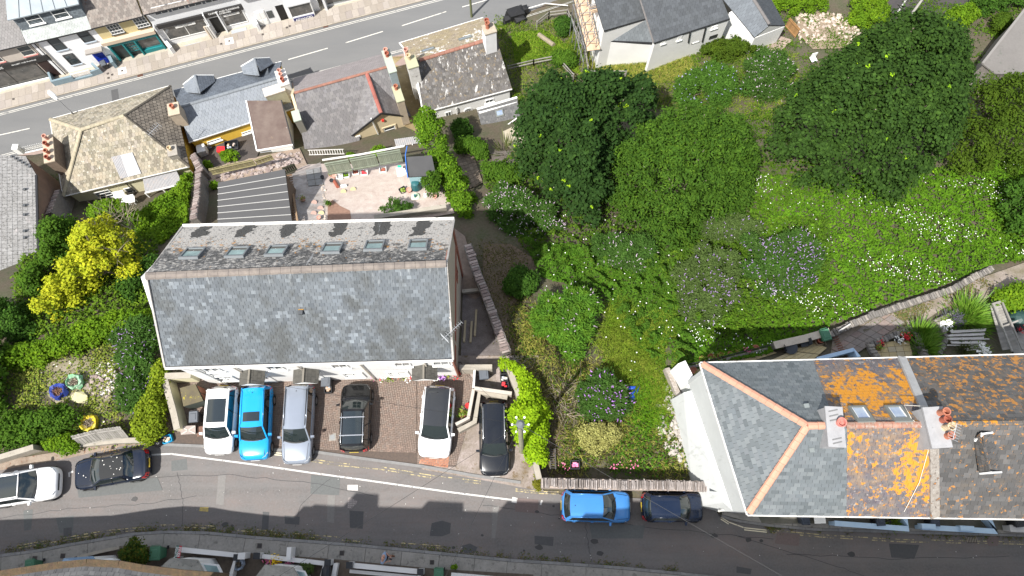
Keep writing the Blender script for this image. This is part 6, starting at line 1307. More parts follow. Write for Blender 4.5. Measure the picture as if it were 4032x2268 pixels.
x0,x1,x2,x3=P(1902,518,-12.2),P(2052,478,-12.2),P(2036,385,-11.2),P(1878,432,-11.2)
h4b=thing('slate_extension',(*((x0+x2)/2)[:2],-15),'lean to extension with a patchy dark slate roof and one rooflight','house extension')
ge=roof(h4b,[x0,x1,x2,x3],deckm,mat('slate_patchy',(.11,.11,.11),.85,island=.2,noise=[(1.5,(.09,.09,.09),.6)],layers=[((.28,.27,.25),(2.5,4,4),.60,.04,.8)]),w=.3,h=.24,t=.018,nparts=100)
walls(h4b,[x0,x1,x2,x3],-15.5,stucco,inset=.12);strip(h4b,x0,x1,.1,.1,guttb,'gutter');strip(h4b,x3,x2,.16,.1,whitew,'flashing',lift=.06)
rooflight(h4b,ge,((1955,462),(1978,428)),MATS['frame_slate'],MATS['skylight_pale'],fw=.08)
MB().tube([P(1925,545,-12.5),P(2045,458,-11.4)],.06,6).build('white_pipe',guttw,h4b)
y0,y1,y2,y3=P(1820,545,-12.9),P(1902,528,-12.9),P(1895,502,-12.5),P(1815,520,-12.5);roof(h4b,[y0,y1,y2,y3],deckm,bslate_d,w=.25,h=.22,t=.015)
st=thing('stone_steps',G(1965,560),'worn stone steps beside the slate extension','steps')
for k in range(5):MB().slab([P(1938+k*11,572-k*3,-13.0+k*.05),P(1948+k*11,569-k*3,-13.0+k*.05),P(1956+k*11,545-k*3,-13.0+k*.05),P(1946+k*11,548-k*3,-13.0+k*.05)],.3).build('step',conc,st)
drape('side_yard',[(1980,520),(2060,480),(2080,560),(2040,620),(1985,560)],mat('crazy_paving',(.45,.40,.30),.95,noise=[(3,(.34,.29,.2),.8)],layers=[((.2,.16,.12),5,.6,.04,.7)]),.1,.6,kind='structure')
drape('side_yard',[(1930,600),(2050,590),(2045,650),(1945,660)],mat('yard_dim',(.12,.10,.085),.95,noise=[(3,(.17,.15,.13),.7)]),.08,.6,kind='structure')
low_wall('rendered_block','white rendered block wall beside the palm',[P(1938,600,-12),P(1963,597,-12)],.9,1.0,stucco,base=-12.6)
palm=mat('palm_leaf',(.07,.10,.02),.6,hue=((.06,.1,.02),(.12,.12,.04)),transl=.2);tuft('small spiky palm in the shaded yard below the extension',G(1992,605,.3),.75,90,palm,L=1.1,W=.07,name='palm',lean=1.2)
h5=thing('scaffolded_house',(*P(2600,60,-9)[:2],-12),'white house with dark slate roofs and scaffolding on its left side','house')
dsl=mat('slate_charcoal',(.075,.082,.09),.7,island=.22,noise=[(1.2,(.06,.066,.07),.6)],layers=[((.32,.33,.34),(5,2,2),.71,.03,.6)]);dsl2=mat('slate_charcoal_light',(.13,.145,.155),.7,island=.18,noise=[(1.2,(.11,.12,.13),.6)])
Z=lambda l:[P(*p)for p in l]
roof(h5,Z([(2378,120,-6.8),(2544,72,-6.8),(2500,-90,-4.4),(2330,-40,-4.4)]),deckm,dsl,w=.32,h=.27,t=.016)
roof(h5,Z([(2376,158,-8.6),(2576,170,-8.4),(2544,78,-7.0)]),deckm,dsl2,w=.32,h=.25,t=.016,frame=tuple(Z([(2376,158,-8.6),(2576,170,-8.6),(2544,78,-7.0)])))
roof(h5,Z([(2574,168,-6.9),(2873,72,-6.9),(2790,-140,-4.1),(2503,-60,-4.1)]),deckm,dsl,w=.32,h=.27,t=.016,nparts=150)
L4=Z([(2800,-60,-8),(2971,147,-8),(3030,96,-6.7),(2925,-70,-6.7)]);roof(h5,L4,deckm,mat('slate_blue_char',(.12,.135,.15),.65,island=.15,noise=[(1,(.10,.11,.125),.6)]),w=.32,h=.27,t=.016)
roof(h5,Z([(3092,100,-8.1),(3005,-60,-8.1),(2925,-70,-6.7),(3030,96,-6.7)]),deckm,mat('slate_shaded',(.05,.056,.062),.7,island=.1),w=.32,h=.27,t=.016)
ridge(h5,L4[3],L4[2],mat('ridge_grey',(.14,.13,.125),.85),r=.12,seg=.42);ridge(h5,P(2503,-60,-4.1),P(2573,166,-6.85),mat('ridge_grey',(.14,.13,.125),.85),r=.07,seg=.42)
def wallseg(root,a,b,z0,z1a,z1b,m,th=.3,name='wall'):
 a,b=np.array(a,float),np.array(b,float);d=(b-a)[:2];d/=np.linalg.norm(d);n=np.array([-d[1],d[0],0])*th;f=lambda p,z:np.array([p[0],p[1],z])
 return MB().hexa([f(a,z0),f(b,z0),f(b,z0)+n,f(a,z0)+n],[f(a,z1a),f(b,z1b),f(b,z1b)+n,f(a,z1a)+n]).build(name,m,root)
wallseg(h5,P(2578,172,-7.1),P(2870,78,-7.1),-13,-7.1,-7.1,stucco);wallseg(h5,P(2378,166,-8.8),P(2576,176,-8.7),-13,-8.8,-8.7,stucco);wallseg(h5,P(2376,124,-7.0),P(2545,78,-7),-13,-7.0,-7.0,stucco)
wallseg(h5,P(2335,-30,-7.2),P(2376,124,-7.2),-13,-6.4,-7.2,stucco);wallseg(h5,P(2871,50,-8.1),P(2972,150,-8.1),-13,-8.1,-8.1,stucco);wallseg(h5,P(2972,150,-8.1),P(3090,104,-8.2),-13,-8.1,-8.2,stucco)
mk('wing_gable',Z([(2972,149,-8.15),(3090,103,-8.2),(3030,98,-6.8)]),[(0,1,2)],stucco,h5)
f5=Plane(P(2578,172,-7.1),P(2870,78,-7.1));f5.n=np.array([f5.u[1],-f5.u[0],0])
for a,b in(((2665,160),(2687,137)),((2603,173),(2622,155)),((2799,115),(2826,98))):window(h5,f5,a,b,whitew,bars=(2,2),sill=sill)
window(h5,f5,(2790,155),(2826,133),mat('frame_dark',(.03,.03,.03),.5),bars=(3,0));window(h5,f5,(2722,172),(2755,162),whitew,bars=(1,0))
for a,b in(((2718,125),(2710,168)),((2779,108),(2765,165))):MB().tube([f5.hit(*a,.1),f5.hit(*b,.1)],.06,6).build('drainpipe',guttb,h5)
f5b=Plane(P(2871,50,-8.1),P(2972,150,-8.1));f5b.n=np.array([f5b.u[1],-f5b.u[0],0]);window(h5,f5b,(2895,122),(2912,98),whitew,bars=(1,0),sill=sill)
for a,b in(((2378,122,-6.9),(2544,74,-6.9)),((2376,160,-8.7),(2576,172,-8.5)),((2574,170,-6.95),(2873,74,-6.95))):strip(h5,P(*a),P(*b),.12,.1,guttb,'gutter')
sc=thing('scaffold',P(2320,90,-12.3),'scaffolding with plank platforms along the left side of the white house','scaffolding')
plank=mat('scaffold_board',(.50,.36,.24),.85,island=.2,noise=[((2,2,8),(.38,.27,.18),.6)]);tubem=mat('scaffold_tube',(.30,.30,.31),.5,metal=.5)
for k in range(6):
 for(a,b,z)in(((2262+k*9,-20,-8.6),(2318+k*8,200-k*1,-9.0),0),):MB().bar(P(*a),P(*b),.24,.05).build('board',plank,sc)
for k in range(4):MB().bar(P(2318+k*4,30+k*6,-6.6),P(2412,8+k*7,-6.6),.22,.05).build('board',plank,sc)
for(x0_,y0_),(x1_,y1_)in(((2258,10),(2306,190)),((2300,0),(2345,188))):
 for t_ in np.linspace(0,1,6):p=P(lerp(x0_,x1_,t_),lerp(y0_,y1_,t_),-9);MB().tube([p-[0,0,4.5],p+[0,0,2.2]],.035,5).build('standard',tubem,sc)
 for zz in(-8,-9.2,-11):MB().tube([P(x0_,y0_,-9)*[1,1,0]+[0,0,zz],P(x1_,y1_,-9)*[1,1,0]+[0,0,zz]],.035,5).build('ledger',tubem,sc)
for t_ in np.linspace(0,1,6):
 for zz in(-8.1,-9.3):MB().tube([P(lerp(2254,2302,t_),lerp(10,190,t_),-9)*[1,1,0]+[0,0,zz],P(lerp(2306,2352,t_),lerp(0,188,t_),-9)*[1,1,0]+[0,0,zz]],.03,5).build('transom',tubem,sc)
for k in range(3):MB().tube([P(2318,20+k*8,-6.2+k*.3),P(2412,0+k*8,-6.2+k*.3)],.035,5).build('guard_rail',tubem,sc)
h6=thing('flat_grey_roof_building',(*P(3990,180,-5)[:2],-9),'building with a plain grey flat roof cut by the right edge','building')
fr6=mat('flat_roof_grey',(.155,.145,.135),.9,noise=[(.6,(.12,.112,.105),.7),(6,(.18,.17,.16),.4)],layers=[((.09,.1,.08),1.5,.62,.06,.5)])
e6=Z([(3868,250,-5.5),(3920,290,-5.5),(4250,300,-5.5),(4250,-20,-5.5),(4040,30,-5.5)]);roof(h6,e6,fr6,None);walls(h6,e6,-10,stb,inset=.12)
strip(h6,e6[4],e6[0],.18,.12,mat('roof_edge',(.19,.18,.17),.9),'roof_edge',lift=.02)
# ================================================================== SHOPS AND HOUSES ALONG THE FAR SIDE OF THE UPPER STREET
brt=mat('tile_brown_grey',(.19,.165,.145),.9,island=.26,hue=((.2,.175,.155),(.16,.14,.125),(.235,.21,.185),(.18,.15,.13)),noise=[(1,(.15,.13,.115),.6)],layers=[((.42,.4,.37),6,.66,.04,.6),((.22,.07,.035),1.6,.64,.03,.6)])
def rowhouse(name,label,a,b,eave,wm,rm=None,depth=9.0,rise=2.9,over=.35,rw=.26,nparts=0,cat='house',base=None):
 A,B=G(*a),G(*b);zb=min(A[2],B[2])-.15;A[2]=B[2]=zb;pl=Plane(A,B);pl.n=np.array([pl.u[1],-pl.u[0],0])
 H_=pl.uv(*eave)[1];back=-pl.n*depth
 t=thing(name,(*((A+B)/2)[:2],zb),label,cat)
 MB().hexa([A,B,B+back,A+back],[p+[0,0,H_-.05]for p in(A,B,B+back,A+back)]).build('wall',wm,t)
 if rm is not None:
  o=pl.n*over;e0,e1=A+o+[0,0,H_],B+o+[0,0,H_];r0,r1=A+back*.5+[0,0,H_+rise],B+back*.5+[0,0,H_+rise];k0,k1=A+back+[0,0,H_],B+back+[0,0,H_]
  roof(t,[e0,e1,r1,r0],deckm,rm,w=rw,h=.25,t=.022,nparts=nparts);roof(t,[k1,k0,r0,r1],deckm,rm,w=rw,h=.25,t=.022)
  ridge(t,r0,r1,MATS['ridge_dark'],r=.14);strip(t,e0,e1,.12,.1,guttb,'gutter',lift=-.04)
  for p0,p1 in((A,r0),(B,r1)):wall_poly(t,[p0+[0,0,H_-.1],p0+back+[0,0,H_-.1],p1-[0,0,.12]],wm,'gable')
 return t,pl,H_
shopg=mat('shop_glass',(.05,.055,.055),.08,spec=.8,noise=[(1.5,(.16,.15,.14),.7)],layers=[((.3,.3,.29),2.2,.62,.05,.5)])
black=mat('sign_black',(.025,.024,.024),.5);teal=mat('paint_teal',(.01,.16,.17),.5,noise=[(2,(.015,.2,.21),.6)]);letw=mat('sign_white',(.7,.7,.68),.6)
t1,p1,H1=rowhouse('beige_shop','beige shop with a black fascia and grey roof at the left edge',(-160,398),(238,294),(98,162),mat('render_beige',(.52,.46,.40),.85,noise=[(1,(.45,.4,.35),.5)]),mat('slate_plain_grey',(.20,.19,.185),.85,island=.1,noise=[(1.5,(.16,.155,.15),.7)],layers=[((.3,.29,.28),3,.64,.06,.5)]),rise=3.2,cat='shop')
window(t1,p1,(95,222),(97,170),whitew,bars=(0,1),sill=mat('sill_pink',(.5,.2,.18),.8))if 0 else None
window(t1,p1,p1.uv(96,222),(p1.uv(96,222)[0]+1.15,p1.uv(96,178)[1]),mat('frame_cream',(.6,.58,.52),.6),bars=(0,1),sill=mat('sill_pink',(.5,.2,.18),.8),px=False)
window(t1,p1,(p1.uv(96,222)[0]-2.9,p1.uv(96,222)[1]),(p1.uv(96,222)[0]-1.75,p1.uv(96,178)[1]),MATS['frame_cream'],bars=(0,1),sill=MATS['sill_pink'],px=False)
uE=p1.len;fas=panel(t1,p1,(0.1,2.85),(uE+.55,3.5),black,.0,.14,'fascia',px=False)
lettering(fas,p1,'GALLERY AND FRAMING',uE-1.7,3.25,.2,letw,n=.15);lettering(fas,p1,'STUDIO VUE',uE-4.6,3.2,.34,letw,n=.15)
window(t1,p1,(0.2,.6),(uE-1.0,2.8),black,shopg,bars=(2,0),px=False,fw=.06);panel(t1,p1,(0.2,.0),(uE-.9,.58),whitew,0,.16,'stall_riser',px=False)
panel(t1,p1,(uE-.85,.05),(uE+.1,2.8),mat('porch_dark',(.035,.02,.018),.6),.0,.05,'doorway',px=False)
t2,p2,H2=rowhouse('white_mansard_house','bright white house with slate attic storey and zinc roof, blue front door',(243,294),(472,234),(215,137),mat('render_bright',(.84,.84,.84),.8,noise=[(1,(.74,.74,.75),.5)]))
W2=p2.len
for a,b in(((223,200),(223,145)),((333,168),(334,112))):
 u,v0=p2.uv(*a);v1=p2.uv(b[0]-25,b[1])[1];window(t2,p2,(u,v0),(u+1.0,v0+1.55),MATS['frame_cream']if 0 else mat('frame_charcoal',(.04,.04,.042),.5),bars=(0,1),sill=mat('sill_bluegrey',(.42,.48,.54),.7),px=False)
u,v0=p2.uv(281,256);window(t2,p2,(u,v0),(u+.95,v0+1.5),MATS['frame_charcoal'],bars=(0,1),sill=MATS['sill_bluegrey'],px=False)
u,_=p2.uv(396,246);bd=MB();p2.box(bd,u-.1,.1,u+.85,2.25,0,.06);bd=bd.build('front_door',mat('door_blue',(.008,.03,.30),.4),t2)
for a,b in((.0,.35),(.42,.78)):
 for c,d in((.25,1.0),(1.15,2.0)):k=MB();p2.box(k,u+a,c,u+b,d,.061,.075);k.build('door_panel',MATS['door_blue'],bd)
pc=MB();p2.box(pc,u-.35,2.45,u+1.2,2.62,0,.55);pc.build('door_canopy',mat('canopy_stone',(.26,.24,.22),.9),t2)
A_,B_=p2.at(-.1,H2,.3),p2.at(W2+.1,H2,.3);sk=roof(t2,[A_,B_,p2.at(W2+.1,H2+.75,-.75),p2.at(-.1,H2+.75,-.75)],deckm,mat('slate_green_pale',(.36,.38,.37),.8,island=.2,noise=[(2,(.28,.3,.28),.6)],layers=[((.2,.2,.06),2.5,.70,.04,.6)]),w=.26,h=.2,t=.02)
strip(t2,A_,B_,.12,.1,guttb,'gutter',lift=-.05)
AH=H2+.75;MB().hexa([p2.at(0,AH-.2,-.6),p2.at(W2,AH-.2,-.6),p2.at(W2,AH-.2,-6),p2.at(0,AH-.2,-6)],[p2.at(0,AH+1.55,-.85),p2.at(W2,AH+1.55,-.85),p2.at(W2,AH+1.55,-6),p2.at(0,AH+1.55,-6)]).build('attic_wall',mat('slate_hung',(.10,.12,.13),.8,island=.1),t2)
pa=Plane(p2.at(0,AH-.2,-.6),p2.at(W2,AH-.2,-.6),p2.at(0,AH+1.55,-.85));pa.n=np.cross(pa.u,pa.v);pa.n=pa.n if pa.n[1]<0 else-pa.n
tiles(pa,[pa.at(0,0),pa.at(W2,0),pa.at(W2,1.7),pa.at(0,1.7)],.22,.16,.015,mat('slate_hung_tile',(.12,.14,.155),.8,island=.25),t2,name='hung_slate')
for u0_ in(.9,W2-2.5):window(t2,pa,(u0_,.45),(u0_+1.3,1.5),whitew,bars=(0,1),sill=sill,px=False)
zinc=mat('zinc_roof',(.30,.335,.355),.5,noise=[(1.2,(.24,.27,.29),.7)],layers=[((.55,.56,.56),5,.68,.03,.6)])
zt=AH+1.6;z0,z1_,z2_,z3_=p2.at(-.2,zt,-.45),p2.at(W2+.25,zt,-.45),p2.at(W2-.4,zt+.6,-3.6),p2.at(.5,zt+.6,-3.6);pz=roof(t2,[z0,z1_,z2_,z3_],zinc,None);roof(t2,[z1_,p2.at(W2+.25,zt,-6.5),p2.at(W2-.4,zt+.6,-3.6)],zinc,None);roof(t2,[p2.at(-.2,zt,-6.5),z0,z3_],zinc,None)
for k in range(1,6):f_=k/6;strip(t2,lerp(z0,z1_,f_),lerp(z3_,z2_,f_),.03,.05,mat('zinc_seam',(.16,.18,.19),.6),'standing_seam',lift=.03)
for s in(.35,):MB().tube([p2.at(s,H2-.1,.1),p2.at(s,.2,.1)],.05,6).build('drainpipe',guttb,t2);MB().tube([p2.at(s+.18,H2-.1,.08),p2.at(s+.18,.2,.08)],.035,6).build('drainpipe',MATS['pipe_cream'],t2)
bgw=mat('wall_bluegrey',(.16,.22,.25),.8,noise=[(2,(.2,.26,.3),.6)])
gw=low_wall('front_garden_wall','blue grey stepped front wall with a white railing before the white mansard house',[G(205,292),G(222,338),G(300,318)],.22,.8,bgw)
low_wall('','',[G(300,318),G(372,300)],.22,.35,bgw,parent=gw);low_wall('','',[G(372,300),G(405,290),G(378,268)],.22,.8,bgw,parent=gw)
low_wall('front_garden_wall','short blue grey pier wall on the right of the blue door',[G(440,222),G(462,270)],.3,1.0,bgw)
ra_,rb_=G(300,318,1.0),G(372,300,1.0)
for k in range(16):p=lerp(ra_,rb_,k/15);MB().bar(p-[0,0,.65],p,.03).build('baluster',whitew,gw)
MB().bar(ra_,rb_,.05).build('railing_top',whitew,gw)
cbin=G(415,258);wheelie_bin('black wheelie bin standing by the blue front door',(405,248),cbin[2],.5,binb,bingrey,.85,GB)
t3,p3,H3=rowhouse('cream_teal_shop','cream house over a teal framed shopfront with a long brown tiled roof',(472,234),(655,184),(470,73),mat('render_straw',(.56,.47,.25),.85,noise=[(1,(.5,.42,.22),.5)]),brt,rise=3.6,depth=11,cat='shop',nparts=200)
for a in((443,137),(545,111)):
 u,v0=p3.uv(*a);window(t3,p3,(u,v0),(u+1.15,v0+1.6),whitew,bars=(3,3),sill=MATS['frame_dark']if 'frame_dark' in MATS else sill,px=False,fw=.05)
W3=p3.len;panel(t3,p3,(-.25,2.75),(W3+.1,3.15),mat('cornice_stone',(.5,.4,.3),.9),0,.45,'cornice',px=False)
fas=panel(t3,p3,(0,2.3),(W3,2.75),teal,0,.3,'fascia',px=False);lettering(fas,p3,'LIGHT ROOMS',W3*.62,2.53,.24,mat('sign_gold',(.1,.32,.33),.5),n=.31)
MB().hexa([p3.at(.05,.1,.002),p3.at(W3-.05,.1,.002),p3.at(W3-.05,.1,.01),p3.at(.05,.1,.01)],[p3.at(.05,2.3,.002),p3.at(W3-.05,2.3,.002),p3.at(W3-.05,2.3,.01),p3.at(.05,2.3,.01)]).build('shop_recess',mat('shop_dark',(.02,.03,.032),.4),t3)
for u in(0.02,1.25,2.35,W3-.16):k=MB();p3.box(k,u,.05,u+.14,2.3,.012,.3);k.build('pilaster',teal,t3)
window(t3,p3,(2.5,.75),(W3-.2,2.25),teal,shopg,bars=(0,0),px=False,fw=.07);panel(t3,p3,(2.5,.1),(W3-.2,.73),teal,.012,.2,'stall_riser',px=False);window(t3,p3,(1.4,.8),(2.3,2.2),teal,shopg,bars=(3,3),px=False);
mk('tiled_step',[p3.at(0,.17,.3),p3.at(W3,.17,.3),p3.at(W3,.17,1.0),p3.at(0,.17,1.0)],[(0,1,2,3)],mat('step_terracotta',(.42,.2,.12),.8),t3)
whs=mat('shop_white',(.68,.69,.70),.75,noise=[(1,(.6,.61,.62),.5)])
t4,p4,H4=rowhouse('carpet_shop','white carpet shop with a black fascia, two display windows and roller blinds',(662,182),(1000,92),(665,22),whs,brt,rise=3.6,depth=11,cat='shop')
W4=p4.len;uv=lambda*p:p4.uv(*p)
ub=.6
for k in range(7):
 u=.8+k*1.55
 if u+1.3>W4:break
 window(t4,p4,(u,4.35),(u+1.25,5.35),whitew,bars=(1,0),px=False);panel(t4,p4,(u+1.28,4.35),(u+1.52,5.35),mat('blind_slate',(.10,.12,.15),.6),0,.03,'shutter',px=False)
fa=panel(t4,p4,(.3,2.75),(4.7,3.25),black,0,.2,'fascia',px=False);fb=panel(t4,p4,(4.72,2.75),(W4-.1,3.35),black,0,.22,'fascia',px=False)
lettering(fb,p4,'CARPET AND FLOORING',4.72+(W4-4.8)/2,3.18,.26,letw,n=.225,bold=True);lettering(fb,p4,'INTERIORS',4.72+(W4-4.8)/2,2.9,.24,letw,n=.225,bold=True)
window(t4,p4,(.5,.9),(4.5,2.65),whitew,shopg,bars=(1,0),px=False,fw=.08);si=panel(t4,p4,(1.7,2.25),(3.6,2.55),letw,.05,.09,'window_sign',px=False);lettering(si,p4,'CARPET & FLOORING',2.65,2.46,.13,black,n=.092);lettering(si,p4,'INTERIORS',2.65,2.33,.1,black,n=.092)
panel(t4,p4,(4.9,.1),(5.75,2.4),mat('doorway_black',(.008,.008,.008),.6),0,.02,'doorway',px=False)
window(t4,p4,(6.0,.9),(W4-.4,2.65),whitew,shopg,bars=(0,0),px=False,fw=.08);si=panel(t4,p4,(6.3,2.25),(7.8,2.5),letw,.05,.09,'window_sign',px=False);lettering(si,p4,'CARPET & FLOORING',7.05,2.38,.11,black,n=.092)
for u in(.0,4.62,5.85,W4-.1):k=MB();p4.box(k,u,0,u+.12,3.3,0,.3);k.build('pilaster',whs,t4)
for i,(a,b)in enumerate(((735,190),(918,132))):c=G(a+25,b-5,.02);t=thing('cellar_light',c,'grey glazed pavement light on the forecourt under the %s carpet shop window'%('left' if i==0 else 'right'),'pavement light');MB().box(c,(1.5,.7,.06),math.atan2(d_[1],d_[0])).build('panel',mat('glass_block',(.36,.38,.4),.5,noise=[(14,(.24,.25,.27),.7)]),t)
for i in range(3):a=p4.at(4.75-.22*i,.15,.55+.05*i);t=thing('carpet_roll',a,['pale grey carpet roll nearest the shop door','middle carpet roll leaning by the shop door','beige carpet roll farthest from the shop door'][i],'carpet roll');MB().tube([a,p4.at(4.6-.2*i,1.9,.32)],.11,10).build('roll',mat('carpet_%d'%i,((.5,.49,.47),(.42,.4,.36),(.45,.38,.3))[i],.95),t)
low_wall('forecourt_wall','narrow white wall dividing the teal shop from the carpet shop forecourt',[G(655,172),G(690,212)],.3,1.0,whs)
t5,p5,H5=rowhouse('white_panel_shop','white shop with a panelled door and a projecting bay over a blue sign',(1000,110),(1262,40),(985,-30),whs,brt,rise=3.4,depth=10,cat='shop')
W5=p5.len;k=MB();p5.box(k,.7,.1,1.6,2.2,0,.06);dd_=k.build('front_door',whitew,t5);k=MB();p5.box(k,1.75,.95,2.3,1.9,0,.04);k.build('small_window',glassm(),t5)
for a,b in((.78,1.1),(1.2,1.52)):
 for c,d in((.3,1.0),(1.2,2.0)):k=MB();p5.box(k,a,c,b,d,.06,.08);k.build('door_panel',whitew,dd_)
panel(t5,p5,(2.75,.1),(3.5,2.3),mat('doorway_black',(.008,.008,.008),.6),0,.02,'doorway',px=False)
k=MB();p5.box(k,3.9,0,6.1,.95,0,.6);k.build('bay_base',whs,t5);k=MB();p5.box(k,3.95,.95,6.05,2.5,0,.55);bg_=k.build('bay_glass',shopg,t5);k=MB();p5.box(k,3.85,2.5,6.15,2.7,0,.7);k.build('bay_roof',whs,t5)
for u in(3.9,6.02):k=MB();p5.box(k,u,.95,u+.08,2.5,.0,.6);k.build('bay_post',whitew,t5)
sg=panel(t5,p5,(4.0,.28),(6.0,.78),mat('sign_navy',(.015,.018,.11),.5),.6,.64,'sign',px=False);lettering(sg,p5,'ADVANCED',5.0,.53,.36,letw,n=.645,bold=True,width=1.7)
t6,p6,H6=rowhouse('glazed_shop','shop with a wide glazed front at the top edge beside the blue sign',(1284,29),(1560,-40),(1270,-110),whs,brt,rise=3.4,depth=10,cat='shop')
window(t6,p6,(.2,.5),(p6.len-.3,2.6),mat('frame_steel',(.2,.22,.22),.4),shopg,bars=(3,0),px=False,fw=.07);k=MB();p6.box(k,-.1,0,.12,3.2,0,.5);k.build('pilaster',whs,t6)
low_wall('forecourt_wall','white wall with a dark recess below the panelled door',[G(1000,78),G(1027,124)],.25,1.1,whs)
lm=thing('street_lamp',G(278,441),'street lamp with a white head leaning over the upper road by the tan cottage','street lamp');gl2=mat('lamp_column',(.10,.10,.10),.5)
b0=G(284,450);hd=P(222,388,b0[2]+7.5);b0=hd.copy();b0[2]=-17;b0+=np.array([2.2,-2.4,0])
top=P(280,441,hd[2]-.6);MB().tube([np.array([top[0],top[1],-17.2]),top,lerp(top,hd,.5)+[0,0,.1],hd],[.09,.06,.05,.04],8).build('column',gl2,lm)
dv=unit((hd-top)[None])[0];mbx=MB();mbx.tube([hd-dv*.1,hd+dv*.25,hd+dv*.7,hd+dv*.85],[.09,.2,.19,.05],10).build('lamp_head',mat('lamp_white',(.75,.75,.73),.4),lm)
lp2=thing('street_lamp',G(1855,68),'wooden lamp pole by the mossy roofed house with a yellow head','pole');c=G(1857,66);MB().tube([c-[0,0,.3],c+[0,0,8]],[.12,.08],8).build('pole',mat('pole_green',(.12,.13,.06),.8),lp2)
t=thing('covered_heap',G(2030,60),'black tarpaulin heap at the edge of the upper grass','tarpaulin');[mk('fold',rock_pts(G(2034+a,68+b),s,s*.6,h,np.array([.9,.4,0]),np.array([-.4,.9,0])),ROCK_F,mat('tarp_black',(.012,.012,.013),.6,bump=.5,bscale=4),t)for a,b,s,h in((0,0,2.0,1.0),(-28,14,1.3,.7),(22,-16,1.4,.8),(14,16,1.2,.5),(-8,-14,1.5,.6),(-38,24,.8,.3))]
# ================================================================== TREES, SHRUBS, GROUND COVER
def lm(n,hue,tr=.3,nz=None,val=.3):
 g=lambda c:(c[0]*1.08,c[1]*1.2,c[2]*.6)
 nz=list(nz or[])+[(1.1,tuple(x*.5 for x in hue[0]),.65),(2.7,tuple(x*1.1 for x in hue[-1]),.35)]
 return mat(n,g(hue[0]),.8,hue=tuple(g(h)for h in hue),island=val,transl=tr,spec=.12,noise=[(a,g(c),d)for a,c,d in nz]if nz else None)
syc=lm('leaf_sycamore',((.016,.038,.014),(.026,.055,.018),(.018,.042,.018),(.034,.066,.02)),.2,[(.35,(.013,.033,.016),.6)],.35)
tips=lm('leaf_tip',((.30,.42,.03),(.38,.45,.03),(.2,.36,.03)),.3)
ash=lm('leaf_ash',((.042,.098,.018),(.058,.12,.02),(.035,.08,.022),(.085,.14,.02)),.3,[(.4,(.03,.065,.02),.7)],.35)
olive=lm('leaf_olive_tree',((.05,.085,.012),(.065,.105,.014),(.045,.08,.016)),.3,[(.4,(.08,.10,.015),.6)])
yel=lm('leaf_golden',((.5,.43,.04),(.38,.37,.035),(.6,.5,.05),(.24,.29,.03)),.3,[(.5,(.26,.29,.03),.7)])
lime=lm('leaf_lime',((.15,.24,.018),(.11,.19,.018),(.21,.29,.022),(.07,.13,.014)),.3,[(.6,(.07,.14,.014),.9)])
green=lm('leaf_mid_green',((.05,.11,.018),(.075,.145,.02),(.04,.085,.018),(.10,.17,.025)),.3,[(.5,(.035,.075,.018),.8)])
dark=lm('leaf_dark',((.025,.06,.015),(.035,.08,.018),(.05,.10,.02)),.2)
bud=lm('leaf_buddleia',((.04,.08,.028),(.055,.10,.034),(.075,.12,.05),(.032,.07,.022)),.25,[(.6,(.05,.12,.025),.6)])
budg=lm('leaf_buddleia_grey',((.07,.10,.05),(.09,.12,.065),(.055,.085,.035)),.25)
lil=mat('flower_lilac',(.24,.16,.32),.8,hue=((.26,.17,.34),(.34,.25,.42),(.17,.11,.25)));pinkl=mat('flower_pale_pink',(.40,.31,.38),.8,hue=((.42,.33,.4),(.5,.42,.47),(.32,.24,.31)))
pur=mat('flower_purple',(.36,.16,.52),.8,hue=((.38,.17,.54),(.46,.24,.6),(.28,.12,.42)));blu=mat('flower_blue',(.30,.30,.52),.8,hue=((.3,.3,.54),(.4,.38,.6)))
TG='trees above the meadow'
tree('sycamore_tree','very dark green sycamore dotted with yellow tips, left of the paler ash','tree',[(2035,440),(2075,340),(2160,310),(2200,250),(2250,330),(2340,300),(2420,310),(2480,320),(2520,245),(2580,330),(2600,420),(2560,490),(2440,560),(2400,650),(2420,760),(2400,850),(2330,860),(2250,800),(2150,760),(2100,680),(2040,560)],-3,1.0,-6.5,syc,npuff=150,puff=(.5,1.0),nleaf=26000,leaf=(.25,.2),accents=[('young_leaves',tips,34,.16)],group=TG,squash=.85,upn=.8,spread=.22)
tree('ash_tree','mid green feathery ash between the two dark trees','tree',[(2420,570),(2500,470),(2620,410),(2760,400),(2900,430),(2990,520),(3015,640),(2985,760),(2900,850),(2780,880),(2720,970),(2640,990),(2560,920),(2480,860),(2415,760),(2400,660)],-2,1.5,-6,ash,npuff=230,puff=(.4,.85),nleaf=36000,leaf=(.24,.11),group=TG,squash=.9,upn=.6,spread=.2)
tree('sycamore_tree','largest dark green tree, its crown reaching the upper right drive','tree',[(3095,400),(3150,290),(3260,220),(3330,180),(3400,90),(3480,60),(3560,75),(3640,60),(3740,120),(3810,190),(3850,290),(3835,420),(3800,520),(3740,630),(3600,690),(3440,690),(3300,660),(3180,600),(3100,520),(3075,450)],0,4.5,-5,lm('leaf_sycamore2',((.022,.048,.015),(.032,.064,.018),(.026,.052,.02),(.048,.088,.024)),.22,[(.4,(.018,.04,.017),.6)],.35),npuff=260,puff=(.5,1.0),nleaf=44000,leaf=(.24,.19),accents=[('young_leaves',lm('leaf_tip2',((.16,.34,.03),(.3,.42,.03)),.3),36,.16)],group=TG,squash=.9,upn=.6,spread=.16)
tree('ash_tree','olive green spreading tree at the right edge behind the meadow','tree',[(3790,330),(3900,300),(4032,270),(4200,300),(4200,600),(4060,640),(3900,640),(3770,650),(3760,560),(3830,440)],-3,0,-6,olive,npuff=130,puff=(.4,.85),nleaf=18000,leaf=(.24,.11),group=TG,upn=.6,spread=.2)
